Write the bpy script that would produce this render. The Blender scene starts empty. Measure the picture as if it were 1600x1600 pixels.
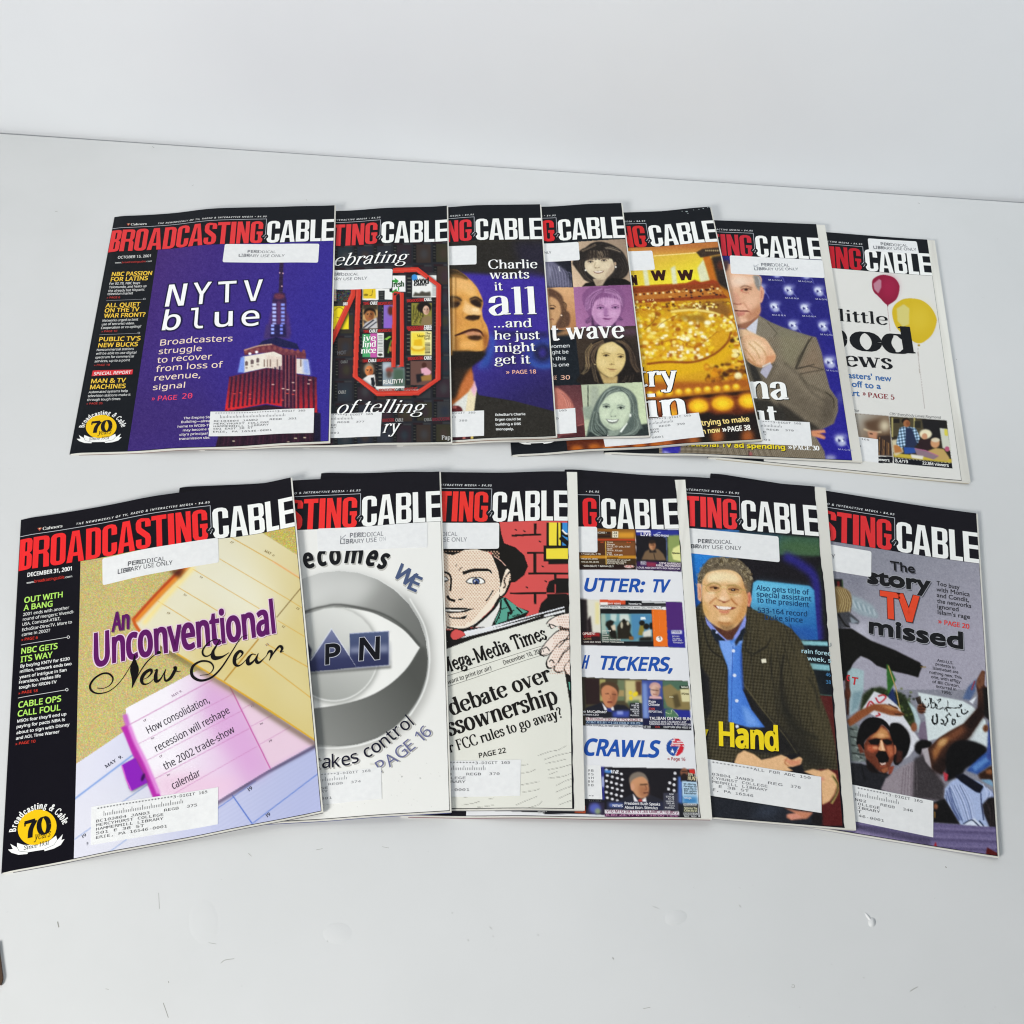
import bpy, math, random, os
import numpy as np
from mathutils.geometry import tessellate_polygon

# ---------------------------------------------------------------- scene, camera, light, exposure
scene = bpy.context.scene
COL = scene.collection
random.seed(7)
RNG = np.random.default_rng(7)
FOC, PITCH, ROLL, CAM_H = 1839.7477, .97355264, -.01935476, .75125909   # photo pixels, radians, radians, metres

def lin(c):
    c = np.asarray(c, float) / 255
    return np.where(c <= .04045, c / 12.92, ((c + .055) / 1.055) ** 2.4)
def rgb(h):
    return np.array([int(h[i:i + 2], 16) for i in (0, 2, 4)], float) if isinstance(h, str) else np.asarray(h, float)

cam_data = bpy.data.cameras.new('camera')
cam = bpy.data.objects.new('camera', cam_data)
COL.objects.link(cam)
cam_data.sensor_width = 36
cam_data.sensor_fit = 'HORIZONTAL'
cam_data.lens = 36 * FOC / 1600
cam_data.clip_start, cam_data.clip_end = .02, 60
from mathutils import Matrix
cam.matrix_world = Matrix.Translation((0, 0, CAM_H)) @ Matrix.Rotation(math.pi / 2 - PITCH, 4, 'X') @ Matrix.Rotation(-ROLL, 4, 'Z')
scene.camera = cam

world = bpy.data.worlds.new('World')
scene.world = world
world.use_nodes = True
world.node_tree.nodes['Background'].inputs[0].default_value = (.76, .89, 1, 1)
world.node_tree.nodes['Background'].inputs[1].default_value = .22

def area_light(name, loc, target, w, h, power, col):
    d = bpy.data.lights.new(name, 'AREA')
    d.shape, d.size, d.size_y, d.energy, d.color = 'RECTANGLE', w, h, power, col
    o = bpy.data.objects.new(name, d)
    COL.objects.link(o)
    o.location = loc
    from mathutils import Vector
    o.rotation_euler = (Vector(target) - Vector(loc)).to_track_quat('-Z', 'Y').to_euler()
    return o
area_light('window_light', (-.98, -.72, 1.0), (0, .5, 0), .5, .5, 29.5, (1, .985, .955))
area_light('overhead_fill', (.1, .8, 1.7), (.1, 1.06, .1), 1.3, .6, 4, (.96, .985, 1))  # unseen fill added overhead to brighten the far table and the board
w = area_light('backdrop_fill', (.3, .25, 1.5), (.34, 1.2, .45), .9, .4, 2.3, (.88, .95, 1))  # added fill aimed at the backdrop to lift its middle, not a fixture
w.data.spread = math.radians(75)

scene.view_settings.view_transform = 'Standard'
scene.view_settings.look = 'None'
scene.view_settings.exposure = 0
scene.view_settings.gamma = 1
scene.view_settings.use_curve_mapping = False
scene.cycles.max_bounces = 6
scene.cycles.filter_width = 1.15
scene.cycles.use_denoising = True

# ---------------------------------------------------------------- geometry of the table top, seen by the camera
T_MAG = .0026          # thickness of one magazine
STEP = .0028           # how far the next one lifts what lies over it
W_MM, H_MM = 203.0, 273.0
_cp, _sp, _cr, _sr = math.cos(PITCH), math.sin(PITCH), math.cos(ROLL), math.sin(ROLL)

def project(P):
    P = np.asarray(P, float)
    X, Y, Z = P[..., 0], P[..., 1], P[..., 2] - CAM_H
    fw = Y * _cp - Z * _sp
    up = Y * _sp + Z * _cp
    a, b = FOC * X / fw, FOC * up / fw
    return np.stack([800 + a * _cr - b * _sr, 800 - (a * _sr + b * _cr)], -1)

def unproject(px, z):
    """where the ray through a pixel of the photograph meets the height z"""
    px = np.asarray(px, float)
    a, b = px[..., 0] - 800, 800 - px[..., 1]
    u, v = (a * _cr + b * _sr) / FOC, (-a * _sr + b * _cr) / FOC
    dx, dy, dz = u, _cp + v * _sp, -_sp + v * _cp
    t = (np.asarray(z) - CAM_H) / dz
    return np.stack([dx * t, dy * t], -1)

def smooth01(t):
    t = np.clip(t, 0, 1)
    return t * t * t * (t * (6 * t - 15) + 10)

class Mag:
    def __init__(s, key, row, rank, pose, px, cover=1.0, curl=0.0, arch=0.0):
        s.key, s.row, s.rank, s.pose, s.px = key, row, rank, pose, px
        s.cover, s.curl, s.arch = cover, curl, arch
        x, y, th = pose
        c, sn = math.cos(th), math.sin(th)
        s.c, s.s = c, sn
        s.over = []
        w, h = W_MM / 2000, H_MM / 2000
        s.rigid = {k: np.array([x + c * a - sn * b, y + sn * a + c * b]) for k, a, b in
                   (('TL', -w, h), ('TR', w, h), ('BL', -w, -h), ('BR', w, -h))}
    def left_dist(s, xy):
        return (xy[..., 0] - s.rigid['TL'][0]) * s.c + (xy[..., 1] - s.rigid['TL'][1]) * s.s
    def height(s, xy):
        xy = np.asarray(xy, float)
        z = np.full(xy.shape[:-1], T_MAG)
        for o in s.over:
            z = z + STEP * smooth01((o.left_dist(xy) + .062) / .060)
        d = s.left_dist(xy)
        if s.arch:                                            # the head of a top magazine bulges over the next spine
            e = (xy[..., 0] - s.rigid['TL'][0]) * s.s - (xy[..., 1] - s.rigid['TL'][1]) * s.c
            z = z + s.arch * smooth01(d / .11) * smooth01((.203 - d) / .085) * np.clip(1 - e / .22, 0, 1.1)
        if s.curl:
            z = z + s.curl * np.clip((d - .150) / .053, 0, 1.2) ** 2
        z = z - .0011 * np.clip(1 - d / .010, 0, 1) ** 2      # the folded spine is thinner
        return z
    def finish(s):
        q = {}
        for k in ('TL', 'TR', 'BL', 'BR'):
            if k in s.px:
                xy = s.rigid[k]
                for _ in range(4):
                    xy = unproject(s.px[k], s.height(xy))
                q[k] = xy
            else:
                q[k] = s.rigid[k]
        s.q = q
    def xy(s, uv):
        uv = np.asarray(uv, float)
        a, b = uv[..., 0:1] / W_MM, uv[..., 1:2] / H_MM
        q = s.q
        return (1 - a) * (1 - b) * q['TL'] + a * (1 - b) * q['TR'] + (1 - a) * b * q['BL'] + a * b * q['BR']
    def surf(s, uv, off=0.0):
        xy = s.xy(uv)
        z = s.height(xy) + off
        return np.concatenate([xy, np.asarray(z)[..., None] * np.ones(xy.shape[:-1] + (1,))], -1)
    def uv_of_xy(s, xy):
        uv = np.zeros(np.shape(xy))
        uv[..., 0], uv[..., 1] = W_MM / 2, H_MM / 2
        for _ in range(8):
            f = s.xy(uv) - xy
            e = .01
            ju = (s.xy(uv + [e, 0]) - s.xy(uv)) / e
            jv = (s.xy(uv + [0, e]) - s.xy(uv)) / e
            det = ju[..., 0] * jv[..., 1] - ju[..., 1] * jv[..., 0]
            uv[..., 0] -= (f[..., 0] * jv[..., 1] - f[..., 1] * jv[..., 0]) / det
            uv[..., 1] -= (-f[..., 0] * ju[..., 1] + f[..., 1] * ju[..., 0]) / det
        return uv
    def uv(s, px):
        """a pixel of the photograph -> millimetres on this cover (u right, v down)"""
        px = np.asarray(px, float)
        xy = unproject(px, np.full(px.shape[:-1], T_MAG))
        for _ in range(6):
            xy = unproject(px, s.height(xy))
        return s.uv_of_xy(xy)

POSE = {'T1': (-.25916, .69987, .07708), 'T2': (-.15765, .70453, .05663), 'T3': (-.07367, .71062, .04910),
        'T4': (.00139, .71400, .04522), 'T5': (.08830, .70904, .08070), 'T6': (.17809, .70160, -.02662),
        'T7': (.26941, .69219, -.08791), 'R1': (-.24593, .37994, .20092), 'R2': (-.14741, .39796, .07492),
        'R3': (-.05042, .40799, .00111), 'R4': (.03218, .40422, -.00269), 'R5': (.13410, .40672, -.06364),
        'R6': (.23757, .39813, -.15136)}
CORNER = {'T1': dict(TL=(179, 339), TR=(524, 320.5), BL=(109, 709), BR=(515, 689)),
          'T2': dict(TR=(699.5, 321), BR=(706, 690), BL=(310, 701)),
          'T3': dict(TR=(845, 319), BR=(870, 681)), 'T4': dict(TR=(972, 317), BR=(1015.6, 680)),
          'T5': dict(TR=(1110.6, 322.7), BR=(1190.7, 686), BL=(800, 711)),
          'T6': dict(TR=(1288.4, 350.6), BR=(1347, 720), BL=(944, 707)),
          'T7': dict(TR=(1460, 374.8), BR=(1516, 752), BL=(1106, 714)),
          'R1': dict(TL=(33, 812), TR=(455.5, 745.5), BL=(2.4, 1364), BR=(504, 1267)),
          'R2': dict(TL=(281, 762), TR=(688, 736.4), BR=(704.5, 1266.7)),
          'R3': dict(TL=(502.4, 739.3), TR=(901, 736.6), BR=(913, 1264)),
          'R4': dict(TR=(1070, 748.5), BR=(1112, 1278)),
          'R5': dict(TL=(883, 733.5), TR=(1289.4, 761), BR=(1337, 1295)),
          'R6': dict(TL=(1111, 739.5), TR=(1527, 802), BR=(1561, 1338))}
COVER_W = {'R3': .962, 'R4': .963, 'R5': .960, 'T6': .962, 'T7': .968}
CURL = {'R1': .0022, 'T1': .0008, 'T2': .0006, 'R2': .0008, 'T4': .0006, 'T5': .001, 'R6': .0015, 'T7': .001}
MAGS = {}
for _k in POSE:
    MAGS[_k] = Mag(_k, _k[0], int(_k[1]), POSE[_k], CORNER[_k], COVER_W.get(_k, .996), CURL.get(_k, 0), {'R1': .0042, 'T1': .0036}.get(_k, 0))
for _m in MAGS.values():
    _m.over = [o for o in MAGS.values() if o.row == _m.row and o.rank > _m.rank]
for _m in MAGS.values():
    _m.finish()
# ---------------------------------------------------------------- printing: letters and pictures
def catmull(p, closed=False, n=6):
    p = np.asarray(p, float)
    if len(p) < 3:
        return p
    q = np.vstack([p[-1], p, p[0], p[1]]) if closed else np.vstack([2 * p[0] - p[1], p, 2 * p[-1] - p[-2]])
    out = []
    t = np.linspace(0, 1, n, endpoint=False)[:, None]
    for i in range(len(q) - 3):
        a, b, c, d = q[i:i + 4]
        out.append(.5 * (2 * b + (c - a) * t + (2 * a - 5 * b + 4 * c - d) * t ** 2 + (3 * b - a - 3 * c + d) * t ** 3))
    out = np.vstack(out)
    return out if closed else np.vstack([out, p[-1]])

def arc(cx, cy, rx, ry, a0, a1, n=14):
    a = np.radians(np.linspace(a0, a1, n))
    return [(cx + rx * math.cos(t), cy + ry * math.sin(t)) for t in a]

def rrect(x0, y0, x1, y1, r):
    p = []
    for cx, cy, a in ((x1 - r, y1 - r, 0), (x0 + r, y1 - r, 90), (x0 + r, y0 + r, 180), (x1 - r, y0 + r, 270)):
        p += arc(cx, cy, r, r, a, a + 90, 5)
    return p

def tess(loops):
    loops = [[(x, y, 0) for x, y in l] for l in loops]
    return np.array([p[:2] for l in loops for p in l]), [tuple(t) for t in tessellate_polygon(loops)]

def strip(pts, wid):
    """a ribbon of varying width along a line"""
    p = np.asarray(pts, float)
    d = np.gradient(p, axis=0)
    d /= np.maximum(np.linalg.norm(d, axis=1), 1e-9)[:, None]
    nrm = np.stack([-d[:, 1], d[:, 0]], 1) * (np.broadcast_to(wid, len(p)) / 2)[:, None]
    n = len(p)
    return np.vstack([p + nrm, p - nrm]), [(i, n + i, n + i + 1, i + 1) for i in range(n - 1)]

# a pen alphabet with serifs: strokes are (points, smooth?, weight), weight 0 = pen decides, 1 = thick, 2 = hair
_X = .66
def _sf(x, y, h=.1):
    return ([(x - h, y), (x + h, y)], 0, 2)
def _st(x, y0, y1, foot=1, flag=1):
    s = [([(x, y0), (x, y1)], 0, 1)]
    if foot: s.append(_sf(x, y0 + .015))
    if flag: s.append(([(x - .13, y1 - .06), (x + .02, y1 - .015)], 0, 2))
    return s
_O = lambda cx, rx, y0=-.01, y1=.67: [(cx + rx * math.cos(a), (y0 + y1) / 2 + (y1 - y0) / 2 * math.sin(a)) for a in np.linspace(0, 2 * math.pi, 21)]
_arch = lambda x0, x1: [([(x0, .42), (x0 + .08, .58), ((x0 + x1) / 2 + .05, .655), (x1 - .02, .57), (x1, .42)], 1, 0), ([(x1, .43), (x1, 0)], 0, 1), _sf(x1, .015)]
SERIF = {
 'a': (.52, [([(.09, .47), (.13, .6), (.25, .66), (.36, .6), (.385, .44)], 1, 0), ([(.385, .45), (.385, .12), (.41, .03), (.5, .03)], 1, 0), ([(.385, .4), (.2, .32), (.085, .17), (.17, .0), (.3, .03), (.385, .14)], 1, 0), ([(.09, .43), (.1, .53)], 0, 1)]),
 'b': (.6, _st(.14, 0, 1, 0) + [([(.14, .5), (.26, .65), (.43, .63), (.53, .34), (.42, .03), (.26, .0), (.14, .12)], 1, 0)]),
 'c': (.5, [([(.44, .52), (.38, .63), (.27, .66), (.1, .52), (.085, .25), (.2, .02), (.34, 0), (.46, .14)], 1, 0), ([(.42, .44), (.42, .54)], 0, 1)]),
 'd': (.6, _st(.46, 0, 1, 0) + [([(.46, .5), (.33, .65), (.17, .63), (.08, .33), (.17, .02), (.33, .0), (.46, .13)], 1, 0), ([(.46, .03), (.58, .03)], 0, 2)]),
 'e': (.54, [([(.1, .36), (.47, .36)], 0, 2), ([(.47, .36), (.44, .57), (.29, .66), (.12, .54), (.085, .3), (.15, .08), (.3, -.01), (.48, .13)], 1, 0)]),
 'f': (.36, _st(.17, 0, .8, 1, 0) + [([(.17, .78), (.2, .93), (.3, 1.0), (.39, .93)], 1, 0), ([(.04, .64), (.33, .64)], 0, 2)]),
 'g': (.54, [(_O(.26, .16, .22, .67), 0, 0), ([(.37, .6), (.45, .66), (.53, .63)], 1, 2), ([(.2, .24), (.1, .15), (.16, .08), (.4, .05), (.5, -.07), (.42, -.23), (.2, -.26), (.05, -.17), (.07, -.06), (.17, .03)], 1, 0)]),
 'h': (.62, _st(.14, 0, 1) + _arch(.14, .48)),
 'i': (.3, _st(.15, 0, .66) + [([(.15, .8), (.15, .94)], 0, 1)]),
 'j': (.3, [([(.16, .66), (.16, -.1), (.1, -.25), (-.02, -.22)], 1, 0), ([(.03, .61), (.17, .65)], 0, 2), ([(.16, .8), (.16, .94)], 0, 1)]),
 'k': (.6, _st(.14, 0, 1) + [([(.14, .26), (.44, .64)], 0, 2), ([(.26, .4), (.5, .0)], 0, 1), _sf(.5, .015), _sf(.44, .65)]),
 'l': (.3, _st(.15, 0, 1)),
 'm': (.92, _st(.14, 0, .66) + _arch(.14, .46) + _arch(.46, .78)),
 'n': (.62, _st(.14, 0, .66) + _arch(.14, .48)),
 'o': (.58, [(_O(.29, .2), 0, 0)]),
 'p': (.6, _st(.14, -.28, .66) + [([(.14, .5), (.26, .65), (.43, .63), (.53, .34), (.42, .03), (.26, .0), (.14, .12)], 1, 0)]),
 'r': (.44, _st(.14, 0, .66) + [([(.14, .42), (.22, .6), (.33, .66), (.41, .58)], 1, 0), ([(.4, .5), (.4, .62)], 0, 1)]),
 's': (.44, [([(.36, .5), (.33, .62), (.21, .66), (.1, .55), (.17, .4), (.32, .29), (.37, .15), (.27, .01), (.14, .0), (.07, .15)], 1, 0), ([(.37, .46), (.37, .62)], 0, 2), ([(.065, .04), (.065, .2)], 0, 2)]),
 't': (.36, [([(.16, .86), (.16, .12), (.22, .01), (.35, .07)], 1, 0), ([(.03, .64), (.33, .64)], 0, 2), ([(.05, .66), (.16, .85)], 0, 2)]),
 'u': (.62, [([(.14, .66), (.14, .2), (.2, .03), (.33, .0), (.47, .14)], 1, 0), ([(.02, .64), (.15, .65)], 0, 2), ([(.47, .66), (.47, .0)], 0, 1), ([(.35, .64), (.48, .65)], 0, 2), ([(.47, .02), (.58, .03)], 0, 2)]),
 'v': (.56, [([(.1, .65), (.28, .0)], 0, 1), ([(.3, .02), (.46, .65)], 0, 2), _sf(.1, .645), _sf(.46, .645)]),
 'w': (.84, [([(.1, .65), (.25, .0)], 0, 1), ([(.27, .02), (.42, .65)], 0, 2), ([(.42, .65), (.57, 0)], 0, 1), ([(.59, .02), (.74, .65)], 0, 2), _sf(.1, .645), _sf(.42, .645, .08), _sf(.74, .645)]),
 'y': (.56, [([(.1, .65), (.29, .03)], 0, 1), ([(.46, .65), (.27, -.12), (.18, -.26), (.06, -.22)], 1, 0), ([(.06, -.16), (.07, -.26)], 0, 1), _sf(.1, .645), _sf(.46, .645)]),
 'C': (.74, [([(.65, .76), (.57, .94), (.4, 1.0), (.15, .84), (.09, .46), (.2, .1), (.43, -.01), (.59, .06), (.67, .24)], 1, 0), ([(.65, .7), (.65, .97)], 0, 2)]),
 'F': (.6, _st(.17, 0, .98, 1, 0) + [([(.04, .97), (.54, .97)], 0, 2), ([(.54, .98), (.54, .74)], 0, 2), ([(.17, .5), (.4, .5)], 0, 2), ([(.4, .6), (.4, .4)], 0, 2)]),
 'P': (.62, _st(.17, 0, .98, 1, 0) + [([(.05, .97), (.3, .97)], 0, 2), ([(.17, .97), (.4, .97), (.54, .74), (.4, .48), (.17, .47)], 1, 0)]),
 'A': (.72, [([(.12, .0), (.35, .98)], 0, 2), ([(.35, .98), (.6, .0)], 0, 1), ([(.2, .34), (.5, .34)], 0, 2), _sf(.12, .015, .11), _sf(.6, .015, .11)]),
 'G': (.78, [([(.65, .76), (.57, .94), (.4, 1.0), (.15, .84), (.09, .46), (.2, .1), (.43, -.01), (.63, .1)], 1, 0), ([(.65, .7), (.65, .97)], 0, 2), ([(.64, .4), (.64, .02)], 0, 1), _sf(.64, .41, .11)]),
 'E': (.64, _st(.17, 0, .98, 1, 0) + [([(.04, .97), (.54, .97)], 0, 2), ([(.54, .98), (.54, .74)], 0, 2), ([(.17, .5), (.42, .5)], 0, 2), ([(.42, .6), (.42, .4)], 0, 2), ([(.04, .015), (.57, .015)], 0, 2), ([(.57, .0), (.57, .26)], 0, 2)]),
 'S': (.56, [([(.46, .76), (.4, .94), (.27, 1.0), (.11, .87), (.14, .66), (.38, .42), (.46, .2), (.3, .0), (.16, .03), (.08, .22)], 1, 0), ([(.47, .7), (.47, .98)], 0, 2), ([(.075, .02), (.075, .3)], 0, 2)]),
 'B': (.66, _st(.17, 0, .98, 1, 0) + [([(.05, .97), (.34, .97), (.5, .78), (.36, .53), (.17, .52)], 1, 0), ([(.2, .52), (.42, .5), (.57, .26), (.4, .02), (.05, .015)], 1, 0)]),
 'M': (.94, [([(.14, 0), (.14, .98)], 0, 2), ([(.14, .98), (.46, .05)], 0, 1), ([(.46, .05), (.78, .98)], 0, 2), ([(.78, .98), (.78, 0)], 0, 1), _sf(.14, .015), _sf(.78, .015), _sf(.1, .97, .08), _sf(.82, .97, .08)]),
 'T': (.68, [([(.34, .97), (.34, 0)], 0, 1), ([(.06, .97), (.62, .97)], 0, 2), ([(.06, .98), (.06, .74)], 0, 2), ([(.62, .98), (.62, .74)], 0, 2), _sf(.34, .015)]),
 'Y': (.66, [([(.1, .97), (.33, .44)], 0, 1), ([(.57, .97), (.34, .44)], 0, 2), ([(.33, .46), (.33, 0)], 0, 1), _sf(.1, .97), _sf(.57, .97), _sf(.33, .015)]),
 'N': (.78, [([(.14, 0), (.14, .97)], 0, 2), ([(.14, .97), (.62, .02)], 0, 1), ([(.62, 0), (.62, .97)], 0, 2), _sf(.14, .015), _sf(.1, .97), _sf(.62, .97)]),
 '&': (.8, [([(.68, .56), (.52, .16), (.3, -.01), (.1, .14), (.14, .4), (.4, .66), (.44, .86), (.32, 1), (.2, .86), (.28, .6), (.68, .0)], 1, 0)]),
 '0': (.58, [(_O(.29, .2, -.01, .99), 0, 0)]),
 '1': (.4, _st(.2, 0, .97, 1, 1)),
 '2': (.54, [([(.09, .74), (.14, .94), (.28, 1), (.43, .86), (.38, .6), (.08, .06)], 1, 0), ([(.06, .03), (.48, .03)], 0, 1)]),
 '3': (.5, [([(.09, .8), (.2, .98), (.38, .88), (.33, .6), (.2, .53), (.4, .42), (.4, .1), (.2, -.02), (.07, .16)], 1, 0)]),
 '5': (.5, [([(.4, .96), (.12, .96)], 0, 1), ([(.12, .96), (.1, .54)], 0, 2), ([(.1, .53), (.3, .62), (.44, .36), (.34, .04), (.15, .0), (.06, .16)], 1, 0)]),
 '7': (.54, [([(.06, .95), (.5, .95)], 0, 1), ([(.07, .96), (.07, .74)], 0, 2), ([(.5, .94), (.3, .5), (.23, .0)], 1, 1)]),
 '9': (.54, [(_O(.27, .17, .4, .99), 0, 0), ([(.44, .7), (.4, .3), (.15, 0)], 1, 0)]),
 '.': (.26, [([(.13, -.01), (.13, .13)], 0, 1)]),
 ',': (.26, [([(.13, .13), (.14, .0), (.08, -.16)], 1, 0)]),
 '-': (.36, [([(.05, .3), (.31, .3)], 0, 1)]),
 '?': (.48, [([(.09, .76), (.16, .95), (.3, .99), (.41, .8), (.26, .52), (.24, .28)], 1, 0), ([(.24, -.01), (.24, .13)], 0, 1)]),
 ' ': (.3, []),
}
def pen_text(s, thick=.13, thin=.04, slant=0, black=False, track=0.0):
    V, F, Z, x, n = [], [], [], 0, 0
    for ch in s:
        adv, strokes = SERIF.get(ch, SERIF['o'])
        for j, (pts, sm, wt) in enumerate(strokes):
            p = catmull(pts, False, 5) if sm and not black else np.asarray(pts, float)
            if black:
                p = np.vstack([p[:-1] + (p[1:] - p[:-1]) * t for t in (0,)] + [p[-1:]]) if len(p) > 2 else p
            d = np.gradient(p, axis=0)
            d /= np.maximum(np.linalg.norm(d, axis=1), 1e-9)[:, None]
            if black:
                w = thin + (thick - thin) * np.abs(d[:, 0] * .64 + d[:, 1] * .77)
            elif wt:
                w = np.full(len(p), thick if wt == 1 else thin)
            else:
                w = thin + (thick - thin) * np.abs(d[:, 1]) ** 1.4
            v, f = strip(p, w)
            v = v + [x, 0]
            V.append(v)
            F += [tuple(i + n for i in q) for q in f]
            Z += [(j % 7) * 6e-6] * len(v)
            n += len(v)
        x += adv + track
    V = np.vstack(V)
    V[:, 0] += slant * V[:, 1]
    return V, F, np.array(Z)

# the builtin and the monospaced face that come with Blender
def _font(name):
    for kind in ('LOCAL', 'SYSTEM'):
        try:
            p = os.path.join(bpy.utils.resource_path(kind), 'datafiles', 'fonts', name)
            if os.path.exists(p):
                return bpy.data.fonts.load(p)
        except Exception:
            pass
    return None
FONTS = {'geo': None, 'grot': _font('Inter.woff2'), 'sans': _font('NotoSansHebrew-Regular.woff2') or _font('Inter.woff2'), 'mono': _font('DejaVuSansMono.woff2')}
_tcache = {}
def font_text(s, font='sans', track=1.0):
    key = (s, font, track)
    if key not in _tcache:
        cu = bpy.data.curves.new('lettering', 'FONT')
        if FONTS.get(font): cu.font = FONTS[font]
        cu.body, cu.space_character, cu.resolution_u = s, track, 3
        ob = bpy.data.objects.new('lettering', cu)
        COL.objects.link(ob)
        ev = ob.evaluated_get(bpy.context.evaluated_depsgraph_get())
        me = ev.to_mesh()
        v = np.empty(len(me.vertices) * 3)
        me.vertices.foreach_get('co', v)
        me.calc_loop_triangles()
        _tcache[key] = (v.reshape(-1, 3)[:, :2].copy(), [tuple(p.vertices) for p in me.loop_triangles])
        ev.to_mesh_clear()
        bpy.data.objects.remove(ob)
        bpy.data.curves.remove(cu)
    return _tcache[key]
_capcache = {}
def cap(font):
    if font not in _capcache:
        _capcache[font] = font_text('H', font)[0][:, 1].max()
    return _capcache[font]

def embolden(V, F, d):
    """a rim of width d round the outline of flat letters"""
    cnt = {}
    for f in F:
        for a, b in zip(f, f[1:] + f[:1]):
            cnt[(a, b)] = 1
    edges = [e for e in cnt if (e[1], e[0]) not in cnt]
    nrm = np.zeros_like(V)
    # letters may be wound either way in the page's frame
    t = V[list(F[0][:3])]
    sgn = 1.0 if (t[1, 0] - t[0, 0]) * (t[2, 1] - t[0, 1]) - (t[1, 1] - t[0, 1]) * (t[2, 0] - t[0, 0]) > 0 else -1.0
    for a, b in edges:
        e = V[b] - V[a]
        n = np.array([e[1], -e[0]]) * sgn
        n /= max(np.linalg.norm(n), 1e-9)
        nrm[a] += n
        nrm[b] += n
    L = np.linalg.norm(nrm, axis=1)
    nrm[L > 0] /= np.maximum(L[L > 0], .7)[:, None]
    n0 = len(V)
    W = np.vstack([V, V + nrm * d])
    return W, [(a, b, n0 + b, n0 + a) for a, b in edges]

def refine(V, F, z, lim=6.0):
    """split long faces so that they can follow a bent page"""
    V, z = [tuple(v) for v in V], list(z)
    todo, out, mid = [], [], {}
    for f in F:
        todo += [(f[0], f[i], f[i + 1]) for i in range(1, len(f) - 1)]
    while todo:
        t = todo.pop()
        d = [(V[t[i]][0] - V[t[(i + 1) % 3]][0]) ** 2 + (V[t[i]][1] - V[t[(i + 1) % 3]][1]) ** 2 for i in range(3)]
        m = max(d)
        if m <= lim * lim:
            out.append(t)
            continue
        i = d.index(m)
        a, b, c = t[i], t[(i + 1) % 3], t[(i + 2) % 3]
        k = (min(a, b), max(a, b))
        if k not in mid:
            mid[k] = len(V)
            V.append(((V[a][0] + V[b][0]) / 2, (V[a][1] + V[b][1]) / 2))
            z.append((z[a] + z[b]) / 2)
        todo += [(a, mid[k], c), (mid[k], b, c)]
    return np.array(V), out, np.array(z)

class Ink:
    """printed shapes of one part: flat faces that follow the cover, a colour for every vertex"""
    def __init__(s, mag):
        s.m, s.chunks = mag, []
    def add(s, uv, faces, col, off):
        uv = np.asarray(uv, float)
        uv, faces, off = refine(uv, faces, np.broadcast_to(off, len(uv)))
        s.chunks.append((s.m.surf(uv, off), faces, np.tile(lin(rgb(col)), (len(uv), 1)), uv.min(0), uv.max(0)))
    def clusters(s, gap=7.0):
        """what is printed close together is one piece"""
        own = list(range(len(s.chunks)))
        def root(i):
            while own[i] != i:
                i = own[i]
            return i
        for i, a in enumerate(s.chunks):
            for j in range(i):
                b = s.chunks[j]
                if np.all(a[3] - gap <= b[4]) and np.all(b[3] - gap <= a[4]):
                    own[root(i)] = root(j)
        out = {}
        for i, c in enumerate(s.chunks):
            out.setdefault(root(i), []).append(c)
        return list(out.values())
    def poly(s, loops, col, off=.00016):
        v, f = tess(loops)
        s.add(v, f, col, off)
    def line(s, pts, w, col, off=.00022, sm=0):
        p = catmull(pts) if sm else np.asarray(pts, float)
        v, f = strip(p, w)
        s.add(v, f, col, off)

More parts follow.
